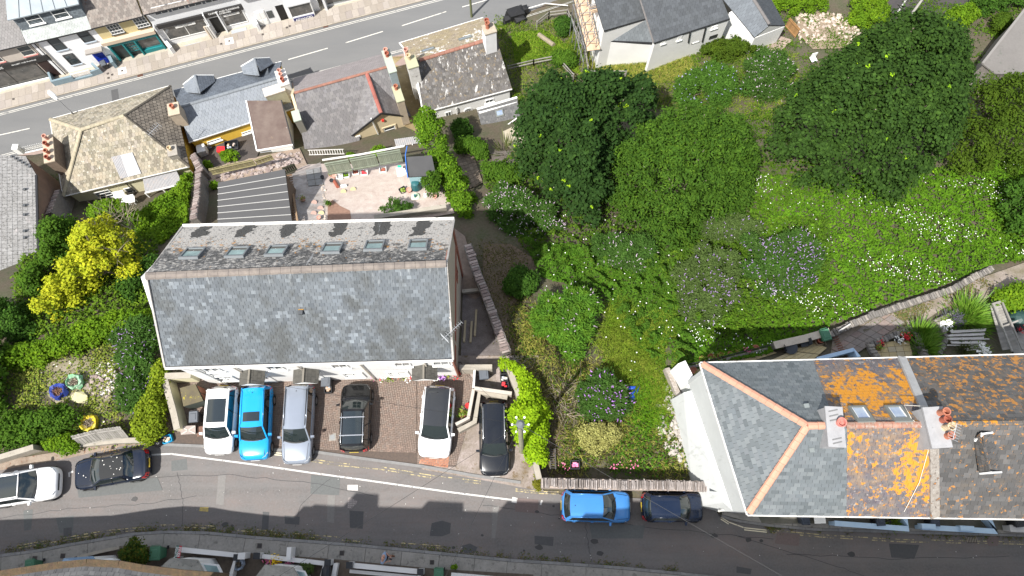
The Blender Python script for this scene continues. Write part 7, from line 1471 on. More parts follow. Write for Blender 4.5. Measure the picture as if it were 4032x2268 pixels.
tree('dark_tree','small dark tree cut by the right edge beside the daisied meadow','tree',[(3950,790),(3985,700),(4100,680),(4200,900),(4080,980),(3970,900)],-2.5,-1,-4.5,dark,npuff=40,puff=(.4,.8),nleaf=7000,leaf=(.2,.13))
tree('golden_tree','golden yellow leaved tree left of the long building','tree',[(290,920),(400,850),(470,890),(560,930),(500,1000),(585,1010),(570,1060),(450,1100),(330,1180),(270,1290),(170,1270),(170,1150),(280,1050)],-2,.5,-4.5,yel,npuff=70,puff=(.35,.7),nleaf=11000,leaf=(.2,.14),spread=.25)
tree('green_tree','bluish green tree between the golden tree and the grey roof','tree',[(160,930),(240,850),(330,880),(310,980),(250,1050),(170,1180),(90,1170),(85,1080),(190,990)],-3,-1,-5.5,green,npuff=50,puff=(.35,.7),nleaf=8000,leaf=(.2,.14),spread=.22)
tree('lime_bush','lime green bush top behind the golden tree beside the cottage wall','bush',[(330,860),(380,790),(480,795),(560,830),(600,900),(520,920),(420,880)],-6.5,-5.2,-9,lime,npuff=40,puff=(.35,.65),nleaf=6000,leaf=(.2,.15))
tree('green_bush','dark green bush pressed to the left end of the long building','bush',[(560,1030),(630,960),(640,1020),(590,1100),(590,1250),(500,1230),(450,1130)],-3,-2,-5,dark,npuff=40,puff=(.35,.65),nleaf=6000,leaf=(.2,.14))
tree('lime_hedge','long lime green hedge sloping down from the left edge to the long building','hedge',[(0,1340),(90,1350),(200,1330),(330,1270),(480,1220),(600,1215),(620,1280),(540,1330),(400,1330),(280,1400),(180,1440),(80,1470),(0,1430)],-.5,.3,-2,lime,npuff=90,puff=(.35,.65),nleaf=13000,leaf=(.17,.13),spread=.2)
tree('dark_tree','dark fir like tree at the left edge under the grey roof','tree',[(-60,1190),(60,1180),(150,1260),(170,1330),(60,1370),(-60,1330)],-1.5,0,-3,dark,npuff=40,puff=(.35,.7),nleaf=6500,leaf=(.2,.12))
tree('green_tree','leafy green tree cut by the left edge above the stone wall','tree',[(-80,1330),(20,1340),(30,1440),(45,1540),(35,1640),(-80,1660)],0,1.5,-1.5,green,npuff=40,puff=(.35,.7),nleaf=6500,leaf=(.2,.14))
tree('green_bush','spreading green bush at the lower left beside the yellow sack','bush',[(-20,1660),(60,1600),(160,1610),(270,1590),(320,1640),(310,1700),(180,1730),(90,1760),(-20,1770)],.6,1.4,-.3,green,npuff=60,puff=(.3,.6),nleaf=8500,leaf=(.17,.11),spread=.2)
tree('yellow_green_bush','yellow green bush spilling over the street wall above the navy convertible','bush',[(160,1760),(200,1725),(270,1712),(325,1735),(320,1765),(240,1790),(190,1785)],.5,1.0,.1,lime,npuff=25,puff=(.2,.45),nleaf=3500,leaf=(.13,.1))
tree('lime_hedge','lime hedge between the sack heap and the parking court','hedge',[(600,1380),(650,1430),(652,1600),(650,1700),(600,1740),(535,1730),(520,1660),(560,1580),(600,1500)],1.2,2.0,.2,lm('leaf_lime_olive',((.17,.21,.025),(.13,.18,.02),(.22,.25,.03)),.3),npuff=60,puff=(.3,.55),nleaf=9000,leaf=(.15,.12),spread=.2)
tree('lime_creeper','brilliant lime creeper draped over the wall beside the black estate car','creeper',[(1945,1418),(2030,1412),(2075,1450),(2110,1510),(2120,1560),(2155,1610),(2158,1690),(2145,1760),(2150,1835),(2100,1835),(2060,1765),(2030,1700),(2003,1660),(1996,1600),(2035,1565),(2050,1530),(2010,1455)],1.5,2.3,.6,lm('leaf_brilliant',((.26,.38,.015),(.2,.31,.015),(.33,.43,.025),(.14,.23,.015)),.3),npuff=100,puff=(.25,.5),nleaf=15000,leaf=(.15,.12),spread=.25)
tree('lime_creeper','lime green creeper running down the garden wall from the cream house','creeper',[(1640,470),(1680,430),(1730,440),(1760,500),(1775,600),(1830,690),(1880,780),(1880,900),(1865,980),(1830,960),(1790,850),(1745,760),(1725,690),(1690,620),(1650,560)],-6.5,-5,-9,lm('leaf_creeper',((.10,.19,.018),(.07,.14,.016),(.16,.25,.024),(.05,.10,.015)),.3),npuff=90,puff=(.35,.65),nleaf=13000,leaf=(.18,.14),spread=.2)
tree('lime_creeper','narrow creeper on the wall between the cottage and the alley','creeper',[(710,670),(742,665),(750,760),(740,860),(700,900),(690,800)],-8.2,-7.5,-9.5,lime,npuff=24,puff=(.25,.45),nleaf=4000,leaf=(.16,.12))
for i,(q,zm,m,lb)in enumerate([([(520,860),(620,790),(700,740),(715,800),(700,900),(620,900),(560,890)],-9,lime,'bright weedy bushes filling the cottage back garden'),([(1795,560),(1880,545),(1920,600),(1905,650),(1860,600),(1800,600)],-8.5,green,'green hedge at the top of the tan brick path'),([(1890,640),(1990,650),(2060,640),(2070,720),(1990,730),(1890,700)],-8.5,green,'hedge with white blossom beside the tan brick path'),([(1820,470),(1870,520),(1860,560),(1800,560),(1780,500)],-9,dark,'dark bush under the arched window'),([(2185,85),(2240,78),(2245,130),(2200,140)],-11.5,dark,'round dark bush on the rough grass inside the wooden fence'),([(1985,1075),(2060,1050),(2110,1090),(2110,1150),(2040,1180),(1990,1150)],-1.8,dark,'dark rounded bush beside the bare brown slope'),([(3340,40),(3360,-20),(3500,-20),(3510,90),(3440,120),(3360,110)],-8.5,lime,'dense bright bush left of the upper right drive'),([(3000,30),(3010,-30),(3250,-30),(3260,40),(3120,55)],-10,lime,'yellow green shrubs along the top edge right of the slate roofs'),([(3690,90),(3740,40),(3820,20),(3860,60),(3800,110),(3710,110)],-8.5,lime,'lime bush on the bank right of the drive'),([(3800,30),(3830,-30),(4100,-40),(4060,30),(3900,60)],-9,dark,'dark shrubs in the top right corner'),([(3908,70),(3960,60),(3980,100),(3940,130),(3905,110)],-8.5,olive,'small olive bush beside the flat grey roof'),([(3900,1180),(3960,1130),(4080,1120),(4080,1220),(3980,1230)],-.8,lime,'bright green shrub at the right edge above the slatted screen'),([(2750,180),(2900,150),(3000,180),(2950,230),(2800,240)],-10.2,olive,'bramble mound under the right end of the white house'),([(2180,220),(2260,215),(2270,255),(2190,260)],-12,green,'low green bush near the corner of the wooden fence')]):
 zs=np.array([G(*p)[2]for p in q]).mean();tree('green_bush' if m is not lime else 'lime_bush',lb,'bush',q,zs+.8,zs+1.6,zs+.1,m,npuff=34,puff=(.3,.6),nleaf=5500,leaf=(.18,.13))
GBu='buddleias and shrubs on the overgrown slope'
for(lb,q,h,n,m,fm,nf)in[('buddleia with pale pink spikes beside the creeper wall',[(1905,760),(1960,725),(2040,720),(2150,770),(2245,850),(2200,930),(2080,950),(1960,900)],1.8,12000,bud,pinkl,330),('greyish buddleia with few pale spikes in the middle of the slope',[(2330,930),(2420,890),(2560,920),(2610,1000),(2560,1090),(2420,1080),(2340,1010)],1.3,9000,bud,pinkl,90),('pale grey green buddleia on the left of the purple one',[(2690,1010),(2780,950),(2900,960),(2930,1080),(2900,1210),(2800,1310),(2690,1290),(2650,1180)],1.5,13000,budg,lil,230),('large buddleia thick with purple spikes in the middle of the meadow',[(2930,930),(3040,890),(3160,890),(3240,950),(3250,1080),(3180,1180),(3050,1200),(2930,1150)],1.6,14000,bud,lil,480),('dull green buddleia beneath the ash tree',[(2760,860),(2900,850),(3010,880),(2990,940),(2850,950),(2750,920)],1.2,6500,budg,lil,60),('buddleia with bluish flowers nearest the white house',[(2670,300),(2740,240),(2860,230),(2910,290),(2920,380),(2830,430),(2720,400),(2660,360)],1.8,10000,lm('leaf_buddleia_bright',((.05,.11,.025),(.07,.135,.035)),.3),blu,90),('buddleia with pale lilac spikes above the largest tree',[(2930,230),(3020,170),(3110,200),(3150,280),(3110,360),(3020,420),(2930,380)],1.8,9500,bud,pinkl,170),('bright green bush with small pink flowers on the open slope',[(2095,1240),(2150,1150),(2240,1120),(2350,1160),(2370,1250),(2330,1330),(2260,1430),(2200,1390),(2110,1330)],1.6,13000,lm('leaf_fresh_bush',((.045,.115,.025),(.06,.145,.03),(.085,.18,.035)),.3,[(1.5,(.2,.25,.02),.4)]),pinkl,60),('small buddleia with vivid magenta spikes beside the blue sheet',[(2290,1520),(2320,1460),(2420,1450),(2470,1510),(2480,1600),(2430,1660),(2330,1650),(2285,1590)],1.2,8000,bud,pur,190),('buddleia with long mauve spikes against the left gable',[(430,1300),(500,1260),(590,1250),(625,1330),(640,1430),(600,1530),(560,1610),(480,1620),(440,1540),(450,1430)],1.6,12000,bud,lil,150)]:
 zs=np.array([G(*p)[2]for p in q]).mean();buddleia(lb,q,zs+h*.85,h*1.15,int(n*1.25),m,fm,nf,group=GBu,lobes=34)
tree('dry_bush','straw coloured dry bush below the magenta buddleia','bush',[(2275,1690),(2330,1660),(2430,1670),(2450,1730),(2400,1790),(2300,1780)],.5,.9,.1,lm('leaf_dry',((.3,.25,.15),(.2,.18,.1),(.4,.36,.24)),.2),npuff=30,puff=(.25,.45),nleaf=4500,leaf=(.12,.06))
tree('shrub','deep red tipped dark shrub in the lower front garden by the green bin','bush',[(485,2160),(520,2120),(555,2130),(580,2165),(575,2210),(530,2230),(475,2205)],1.2,1.8,.6,lm('leaf_garden_dark',((.02,.06,.02),(.03,.08,.02),(.12,.09,.02)),.2),npuff=26,puff=(.2,.38),nleaf=3500,leaf=(.12,.1))
tree('dark_leaf_bush','sparse dark leaved shrub leaning over the pink gravel','bush',[(1480,790),(1540,770),(1600,790),(1640,800),(1600,850),(1500,855)],-5.6,-5.1,-6.6,dark,npuff=16,puff=(.2,.4),nleaf=1500,leaf=(.15,.11))
tree('green_bush','leafy potted bush beside the teal composter','bush',[(1665,690),(1700,660),(1740,690),(1735,740),(1690,750),(1662,725)],-5.4,-4.8,-6.5,green,npuff=18,puff=(.2,.4),nleaf=2600,leaf=(.15,.1))
for i,(x,y,lb)in enumerate([(900,612,'lime bush over the yard fence behind the yellow house'),(812,648,'small lime shrub on top of the alley wall'),(1490,590,'lime shrub behind the olive fence, on its right'),(1378,612,'tiny lime shrub behind the olive fence, on its left'),(848,730,'green shrub between the alley wall and the dark shed')]):
 z=G(x,y)[2]+(1.2 if i!=4 else.5);r_=(45,26,36,16,26)[i];tree('lime_bush',lb,'bush',[(x-r_,y),(x,y-r_*.5),(x+r_,y-r_*.2),(x+r_*.7,y+r_*.4),(x-r_*.4,y+r_*.5)],z,z+.3,z-.6,lime,npuff=12,puff=(.15,.32),nleaf=1500,leaf=(.14,.11))
meadow=lm('leaf_meadow',((.068,.18,.016),(.09,.21,.018),(.055,.14,.016),(.13,.235,.022)),.25,[(.22,(.06,.12,.014),.8),(1.1,(.035,.08,.012),.8),(3,(.13,.19,.02),.4)],.4)
mixg=lm('leaf_mixed',((.065,.135,.014),(.09,.17,.018),(.05,.095,.016),(.13,.18,.025)),.25,[(.3,(.03,.065,.016),.9),(1.2,(.02,.045,.012),.8)],.4)
grs=lm('grass_blade',((.14,.22,.03),(.2,.27,.04),(.26,.28,.07),(.11,.2,.02)),.3,[(.3,(.3,.27,.1),.7)])
straw=lm('grass_straw',((.34,.29,.13),(.42,.36,.18),(.24,.24,.07)),.2)
scrub=lm('scrub_dry',((.10,.085,.045),(.06,.075,.02),(.14,.12,.07),(.07,.055,.035)),.2)
MD=[(2950,700),(3400,690),(4100,620),(4150,1000),(3880,1050),(3700,1130),(3480,1200),(3200,1310),(2990,1375),(2760,1430),(2700,1300),(2950,1200),(3000,1190),(2900,1050),(2950,880)]
cover('meadow_cover',None,MD,42000,meadow,z=(0,.15),L=.17,W=.12,bumpy=.32)
cover('meadow_cover',None,[(2480,560),(3100,420),(3300,700),(2950,900),(2950,1240),(2700,1300),(2500,1200),(2060,980),(1900,720),(2050,560)],27000,mixg,z=(0,.15),L=.18,W=.12,bumpy=.5)
cover('meadow_cover',None,[(2660,860),(3260,860),(3260,1240),(2880,1330),(2640,1330)],14000,mixg,z=(0,.3),L=.17,W=.12,bumpy=.3)
cover('meadow_cover',None,[(2060,950),(2700,1000),(2800,1440),(2640,1480),(2500,1350),(2380,1180),(2130,1090)],17000,lm('leaf_ivy',((.06,.14,.018),(.09,.19,.018),(.045,.10,.018)),.25,[(.5,(.055,.085,.025),.8)]),z=(0,.15),L=.17,W=.12,bumpy=.45)
w_pts=Gn(MD);xy=sample_poly(w_pts,5200);nn_=np.sin(xy[:,0]*.7+1+np.sin(xy[:,1]*.9)*1.5)+np.sin(xy[:,1]*1.3+xy[:,0]*.5)*1.2+rng.normal(size=len(xy))*.6;xy=xy[nn_>0.9][:950];g_=tz(xy[:,0],xy[:,1])
C=np.column_stack([xy,g_+rng.uniform(.5,.72,len(xy))]);o=leaf_obj('bindweed_flowers',C,rng.normal(size=(len(C),3))*.3+[0,0,1],rng.uniform(.05,.1,len(C)),.065,flw);o['kind']='stuff'
xy=sample_poly(Gn([(2060,700),(2900,500),(3000,1400),(2500,1500),(2100,1100)]),260);C=np.column_stack([xy,tz(xy[:,0],xy[:,1])+.5]);o=leaf_obj('bindweed_flowers',C,rng.normal(size=(len(C),3))*.3+[0,0,1],.09,.08,flw);o['kind']='stuff'
UG=[(1950,60),(2110,100),(2235,60),(2300,190),(2400,175),(2900,160),(3140,210),(3160,420),(3060,480),(2900,470),(2600,420),(2450,300),(2100,330),(2040,430),(1990,330)]
cover('rough_grass',None,UG,16000,grs,L=.42,W=.035,blade=True,lean=.7);cover('rough_grass',None,[(2300,200),(2700,200),(2750,300),(2600,330),(2320,280)],7000,straw,L=.45,W=.03,blade=True,lean=.8)
cover('rough_grass',None,UG,9000,mixg,z=(0,.2),L=.17,W=.12,clump=(60,.6));cover('rough_grass',None,[(2010,130),(2140,120),(2240,180),(2290,300),(2150,230),(2030,260)],4500,lm('leaf_lush',((.10,.19,.02),(.16,.24,.03)),.3),z=(0,.15),L=.2,W=.09)
SC=[(2060,1180),(2250,1420),(2420,1440),(2640,1480),(2760,1860),(2180,1860),(2160,1640),(2080,1480),(1990,1260)]
cover('weeds',None,SC,1800,mixg,z=(0,.25),L=.16,W=.1,clump=(90,.45));cover('weeds',None,[(2380,1400),(2640,1480),(2640,1860),(2400,1860)],1500,MATS['leaf_ivy'],z=(0,.3),L=.16,W=.1,clump=(50,.45));cover('scrub',None,SC,15000,scrub,z=(0,.12),L=.14,W=.05,clump=(240,.5));cover('scrub',None,[(1905,960),(2050,980),(2110,1090),(2040,1230),(2100,1420),(1990,1300),(1920,1150)],3000,scrub,z=(0,.08),L=.12,W=.05,clump=(70,.5));cover('dry_grass',None,SC,7500,straw,L=.35,W=.03,blade=True,clump=(70,.45),lean=1.0);cover('grass_tufts',None,[(2360,1180),(2640,1250),(2680,1500),(2620,1640),(2400,1460),(2340,1400)],11000,grs,L=.5,W=.04,blade=True,clump=(90,.4),lean=.9)
cover('grass_tufts',None,[(2480,1500),(2600,1490),(2620,1620),(2600,1660),(2540,1700),(2480,1640)],3600,lm('grass_green',((.12,.24,.02),(.17,.3,.03)),.3),L=.4,W=.04,blade=True,clump=(45,.35),lean=.9)
cover('grass_tufts',None,[(520,900),(700,780),(720,880),(640,960)],4500,lime,L=.4,W=.05,blade=True,lean=.9);cover('weeds',None,[(560,840),(760,680),(745,880),(640,960),(520,920)],5000,lime,z=(0,.5),L=.2,W=.14)
cover('weeds',None,[(0,700),(230,690),(240,760),(200,800),(0,900)],800,olive,z=(0,.2),L=.2,W=.1)
cover('weeds',None,[(170,880),(640,900),(640,1300),(100,1330),(60,1100)],11000,lm('leaf_under',((.08,.14,.02),(.14,.2,.02),(.05,.09,.02)),.2),z=(0,.5),L=.2,W=.13)
cover('weeds',None,[(120,1380),(460,1300),(480,1640),(540,1740),(300,1720),(60,1600),(40,1450)],5200,lm('leaf_weedy',((.14,.2,.04),(.1,.16,.03),(.22,.24,.07),(.2,.17,.08)),.2),z=(0,.2),L=.15,W=.09,clump=(120,.35))
cover('weeds',None,[(3840,620),(4200,600),(4200,1010),(3960,1040)],6000,mixg,z=(0,.25),L=.17,W=.13);cover('weeds',None,[(3100,20),(3500,60),(3500,200),(3100,420),(3050,200)],5000,mixg,z=(0,.15),L=.15,W=.1,clump=(50,.4))
cover('weeds',None,[(3500,-20),(4200,-40),(4200,340),(3850,330),(3640,120)],7000,mixg,z=(0,.2),L=.18,W=.12,clump=(60,.5));cover('path_weeds',None,[(3360,1290),(3500,1225),(3740,1160),(3860,1100),(3900,1120),(3720,1200),(3560,1270)],1500,weed,z=(0.05,.1),L=.12,W=.08,clump=(30,.25))
cover('weeds',None,[(3000,1330),(3240,1310),(3000,1400),(2700,1450),(2690,1430)],2500,meadow,z=(0.1,.35),L=.17,W=.13)
def twigs(name,label,cat,px,n,L,m,up=.8,zoff=0):
 t=thing(name,G(*px[0]),label,cat);xy=sample_poly(Gn(px),n);mb=MB()
 for x,y in xy:
  z=tzf(x,y)+zoff;d=unit(np.array([[random.gauss(0,1),random.gauss(0,1),up]]))[0]*L*random.uniform(.6,1.3);mb.tube([(x,y,z),(x+d[0]*.5,y+d[1]*.5,z+abs(d[2])*.6),(x+d[0],y+d[1],z+abs(d[2]))],[.02,.014,.005],3)
 o=mb.build('twigs',m,t);o['kind']='stuff';return t
tw=mat('twig_grey',(.24,.20,.15),.9,island=.2)
twigs('bare_shrub','grey leafless shrub between the golden tree and the cottage garden','bush',[(480,860),(560,850),(610,950),(560,1070),(500,1060),(470,930)],150,1.6,tw,1.4,2.2)
twigs('bramble_stems','tangle of dry stems on the brown slope by the dry bush','stems',[(2170,1500),(2290,1480),(2290,1640),(2190,1640)],120,.8,tw)
# ================================================================== WALLS, FENCES AND THINGS IN THE YARDS
rubpink=mat('rubble_pink',(.30,.23,.205),.95,island=.25,hue=((.32,.245,.22),(.24,.19,.175),(.38,.31,.28),(.27,.24,.22)),noise=[(7,(.2,.16,.145),.6)],bump=.8,bscale=14)
conw=mat('wall_concrete',(.33,.30,.25),.95,noise=[(2,(.25,.225,.185),.7)],layers=[((.14,.13,.1),3,.6,.06,.6)],bump=.4)
def swall(label,pts,w,h,cap=rubpink,body=stb,size=.22,upright=False,hh=.12,**kw):
 t=low_wall('stone_wall',label,pts,w,h,body,**kw);stones_on(t,pts,w*1.04,h,cap,size=size,upright=upright,h=hh);return t
wl=low_wall('street_stone_wall','long stone wall with upright coping stones behind the two blue cars',[P(2128,1905,.0),P(2400,1912,0),P(2650,1916,0),P(2868,1922,0)],.55,1.35,mat('wall_rendered_pink',(.36,.30,.26),.95,noise=[(3,(.28,.23,.2),.7)],layers=[((.15,.13,.11),5,.6,.05,.6)],bump=.6,bscale=10),base=0)
stones_on(wl,[P(2128,1905,.0),P(2400,1912,0),P(2650,1916,0),P(2868,1922,0)],.56,1.35,mat('upright_stone',(.26,.22,.2),.95,island=.32,hue=((.28,.235,.21),(.2,.175,.16),(.34,.30,.28),(.23,.21,.2)),noise=[(8,(.16,.14,.13),.5)],bump=.6),size=.12,upright=True,h=.2,limit=160)
swall('pink rubble wall running down the right side of the long building',[G(1845,985),G(1880,1090),G(1930,1220),G(1965,1320),G(1995,1400)],.55,1.1)
low_wall('cross_wall','short cream wall crossing the chippings behind the building',[G(1822,1155),G(1895,1148)],.22,.5,conw)
swall('pink rubble wall on the left of the dark shed',[G(812,700),G(808,800),G(795,895)],.5,1.5);swall('ivy topped stone wall end above the alley',[G(790,645),G(822,710)],.55,1.6)
swall('curved grey stone wall beside the cottage end',[G(282,790),G(262,850),G(250,880)],.45,2.0)
low_wall('concrete_wall','pale concrete wall and tank behind the roof edge of the long building',[G(1480,872),G(1620,850),G(1760,828)],.3,.8,conw)
low_wall('render_wall','long low rendered wall behind the parked cars at the lower left',[P(-200,1870,.1),P(0,1815,.1),P(165,1765,.1)],.3,.9,conw,base=0)
low_wall('render_wall','low wall under the grey fence beside the hedge',[P(330,1752,.1),P(470,1738,.1),P(590,1735,.1)],.3,.5,conw,base=0)
low_wall('bin_store_wall','stone topped wall of the bin store on the left of the court',[P(684,1500,0),P(700,1560,0),P(722,1640,0),P(735,1700,0)],.3,1.2,creamy,base=0,cap=conw)
low_wall('bin_store_wall','short wall closing the back of the left bin store',[P(690,1498,0),P(790,1494,0)],.3,1.3,creamy,base=0,cap=conw)
GE='walls round the right bin enclosure'
brw=mat('wall_brick_edge',(.42,.38,.33),.9,noise=[(4,(.34,.3,.26),.6)]);white2=mat('wall_offwhite',(.6,.585,.55),.85,noise=[(3,(.5,.48,.45),.6)])
for lb,pts,w_,h_,c_ in(('cream wall behind the grey bin of the right enclosure',[(1815,1463),(1940,1462)],.3,1.3,conw),('white post and rail side of the bin enclosure',[(1873,1468),(1868,1540)],.12,1.2,white2),('brick edged front wall of the bin enclosure',[(1872,1542),(2015,1562)],.2,1.2,brw),('brick edged wall running down from the enclosure beside the white SUV',[(1868,1545),(1848,1655),(1800,1680)],.18,1.1,brw),('grey rendered wall bent round the black estate car bay',[(1998,1575),(1890,1555),(1872,1668),(1808,1702)],.26,.9,conw),('slanting concrete wall under the lime creeper',[(1995,1440),(2040,1560),(2075,1700),(2120,1890)],.32,1.2,conw)):
 low_wall('enclosure_wall',lb,[P(a,b,0)for a,b in pts],w_,h_,c_,base=0,group=GE)
wheelie_bin('dark grey bin in the right enclosure',(1905,1470),.03,.1,binb,bingrey,.95,GB);wheelie_bin('black bin with a white number under the middle porch',(1283,1498),.03,.03,binb,bingrey,.95,GB);wheelie_bin('black bin in the left bin store below the mossy shed',(762,1640),.03,.1,binb,bingrey,.9,GB)
wheelie_bin('green bin by the lower garden path',(610,2178),.12,.05,bing,bing,1.0,GB);wheelie_bin('green bin at the bottom left behind the mossy gutter',(117,2228),.12,.1,bing,bing,.9,GB);wheelie_bin('green bin at the bottom beside the long white wall',(1727,2262),.12,0,bing,bing,.9,GB)
def crate(label,c,s,m,fill=None,rz=0,name='recycling_box',h=.32):
 t=thing(name,c,label,'box');mb=MB()
 for x,y,a,b in((0,-s[1]/2,s[0],.04),(0,s[1]/2,s[0],.04),(-s[0]/2,0,.04,s[1]-.05),(s[0]/2,0,.04,s[1]-.05)):mb.box((c[0]+x*math.cos(rz)-y*math.sin(rz),c[1]+x*math.sin(rz)+y*math.cos(rz),c[2]),(a,b,h),rz)
 mb.box((c[0],c[1],c[2]+.001),(s[0]-.05,s[1]-.05,.03),rz);o=mb.build('shell',m,t)
 if fill:
  F=MB()
  for k in range(7):F.add(rock_pts(np.array([c[0]+random.uniform(-.3,.3)*s[0],c[1]+random.uniform(-.3,.3)*s[1],c[2]+h*.6]),.18,.14,.12,np.array([1.,0,0]),np.array([0,1.,0])),ROCK_F)
  f=F.build('contents',fill,t);f['kind']='stuff'
 return t
mixw=mat('packaging',(.5,.42,.3),.8,island=.4,hue=((.6,.55,.5),(.5,.3,.15),(.3,.35,.4),(.6,.5,.3)))
crate('open black recycling box full of packaging below the numbered bin',P(1296,1533,.03),(.42,.5),binb,mixw,.1)
for i,(x,y,m,lb)in enumerate(((1984,1462,None,'closed black box at the back of the right enclosure'),(1985,1490,mixw,'black box holding cardboard in the right enclosure'),(1988,1518,flr,'black box with red wrappers in the right enclosure'))):crate(lb,P(x,y,.3),(.42,.4),binb,m,.1)
fm=[('flower_heap_%d'%i)for i in range(12)]
for i,(x,y,m,w_)in enumerate(((1476,1475,flp,'pink'),(1497,1468,flr,'red'),(1512,1478,flw,'white'),(1535,1482,greenleaf,'leafy green'),(1566,1472,terra_d,'bronze'),(1594,1476,greenleaf,'small green'),(1612,1482,flw,'white'),(1630,1478,flr,'red'),(1720,1480,flw,'white'),(1745,1478,pur,'purple'),(1765,1470,greenleaf,'spiky green'),(1795,1468,flr,'vivid red'))):
 plant_pot('%s flower pot, %s along the white wall %s the right porch'%(w_,('first','second','third','fourth','fifth','sixth','seventh','eighth','first','second','third','last')[i],'left of' if i<8 else 'right of'),P(x,y+6,.03),.19,.3,binb if i%2 else terra,leaf=m,n=70,group='flower pots along the white wall')
plant_pot('green star shaped plant by the brick edged wall',P(1822,1632,.03),.2,.2,terra,leaf=greenleaf,n=90);plant_pot('red pot behind the star shaped plant',P(1843,1600,.03),.16,.3,mat('pot_scarlet',(.5,.02,.02),.5));
t=thing('mossy_shed',P(745,1570,0),'low store with a mossy felt roof and brown doors left of the parked cars','shed');a,b,c,d=P(722,1600,1.3),P(800,1578,1.3),P(768,1512,1.3),P(708,1528,1.3)
MB().slab([a,b,c,d],.06).build('roof',mat('roof_moss',(.09,.075,.05),.95,noise=[(1.5,(.14,.12,.06),.7)],layers=[((.45,.38,.02),1.6,.56,.06,.85)],bump=.5),t);MB().hexa([p*[1,1,0]for p in(a,b,c,d)],[p-[0,0,.07]for p in(a,b,c,d)]).build('shed_body',mat('shed_green',(.05,.06,.05),.8),t)
for k in range(2):p,q=lerp(c,b,.06+.47*k),lerp(c,b,.47+.47*k);p,q=p+[.03,0,0],q+[.03,0,0];mk('door',[p*[1,1,0]+[0,0,.08],q*[1,1,0]+[0,0,.08],q-[0,0,.12],p-[0,0,.12]],[(0,1,2,3)],mat('door_brown',(.28,.12,.07),.8),t)
t=thing('concrete_slab_box',P(742,1690,0),'square concrete pier top with a cross at the corner of the court','pier');MB().hexa([P(x,y,0)for x,y in((712,1712),(770,1708),(770,1675),(708,1678))],[P(x,y,.8)for x,y in((712,1712),(770,1708),(770,1675),(708,1678))]).build('pier',mat('pier_stone',(.32,.27,.24),.9,noise=[(5,(.24,.2,.18),.7)]),t)
for q in(((714,1710),(768,1677)),((710,1680),(769,1707))):MB().bar(P(*q[0],.81),P(*q[1],.81),.05,.02).build('cross_strip',mat('strip_pale',(.45,.42,.38),.9),t)
t=thing('brown_box',P(785,1695,0),'brown wooden box beside the concrete pier','box');MB().hexa([P(x,y,0)for x,y in((776,1720),(808,1712),(800,1678),(776,1680))],[P(x,y,.6)for x,y in((776,1720),(808,1712),(800,1678),(776,1680))]).build('box_body',mat('wood_rust',(.13,.07,.05),.9,noise=[(4,(.2,.12,.09),.6)]),t)
def sack(label,px,r,m,inner,z=None,name='builders_sack',h=.55):
 c=G(*px)if z is None else P(*px,z);t=thing(name,c,label,'sack');n=14;mb=MB();vs=[]
 for(rr,zz)in((.85,0),(1.05,.4),(1.0,.85),(.92,1),(.72,.8),(.5,.62)):
  for k in range(n):a=2*math.pi*k/n;q=rr*r*random.uniform(.78,1.18);vs.append(c+[q*math.cos(a),q*math.sin(a),zz*h*random.uniform(.9,1.1)])
 mb.add(vs,[(i*n+k,i*n+(k+1)%n,(i+1)*n+(k+1)%n,(i+1)*n+k)for i in range(5)for k in range(n)]);mb.build('sack_cloth',m,t)
 k=150;C=c+np.column_stack([rng.normal(size=(k,2))*r*.36,rng.uniform(.6,.9,k)*h]);o=leaf_obj('contents',C,rng.normal(size=(k,3)),.45*r,.05,inner,t);o['kind']='stuff'
 MB().cyl(c+[0,0,h*.5],r*.62,.05,12).build('fill',mat('sack_fill',(.16,.12,.09),.95),t);return t
sack('green and white striped sack of dry twigs',(306,1508),.45,mat('sack_green_white',(.4,.5,.4),.7,noise=[((.2,.2,2.0),(.03,.35,.1),1.0)]),tw)
sack('blue sack heaped with dead branches',(243,1545),.46,mat('sack_blue',(.02,.04,.22),.6),mat('twig_brown',(.22,.12,.07),.9));sack('yellow sack by the lower fence',(362,1668),.46,mat('sack_yellow',(.45,.36,.02),.6),tw,h=.5)
rubble('rubble_heap',None,[(330,1490),(400,1470),(440,1500),(430,1570),(360,1560)],90,rubpink,(.12,.35));rubble('rubble_heap',None,[(140,1420),(420,1400),(430,1660),(240,1700),(160,1600)],90,mat('rubble_white',(.5,.46,.42),.95,island=.25),(.06,.22));rubble('rubble_heap',None,[(380,1440),(450,1420),(470,1520),(400,1560)],110,MATS['rubble_white'],(.1,.3))
t=thing('yellow_sheet',G(320,1580),'crumpled pale yellow sheet below the striped sack','sheet');rr_=[G(x,y,random.uniform(.1,.3))for x,y in((285,1560),(305,1545),(330,1542),(352,1560),(350,1585),(320,1590),(290,1580))];MB().slab(rr_,.06).build('sheet',mat('sheet_yellow',(.5,.47,.28),.8,noise=[(4,(.38,.35,.2),.7)]),t)
for i,(x,y,m,s)in enumerate(((608,1733,binb,.34),(632,1740,binb,.3))):
 c=P(x,y,.03);t=thing('rubbish_bag',c,'black rubbish bag, %s'%('the left one beside the hedge foot' if i==0 else 'the right one touching the blue tray'),'rubbish bag');MB().lathe(c,[(s*.9,0),(s*1.05,.18),(s*.7,.38),(s*.15,.46),(s*.2,.52)],9).build('bag',mat('bag_black',(.01,.01,.011),.3,bump=1,bscale=5),t)
crate('bright blue plastic tray beside the black rubbish bags',P(664,1730,.03),(.5,.4),mat('plastic_blue',(.01,.3,.55),.4),mixw,.4,'plastic_tray',.25)
rubble('leaf_litter',None,[(380,1770),(430,1735),(470,1745),(480,1790),(400,1785)],120,mat('litter_leaf',(.36,.25,.14),.9,island=.4),(.05,.12))
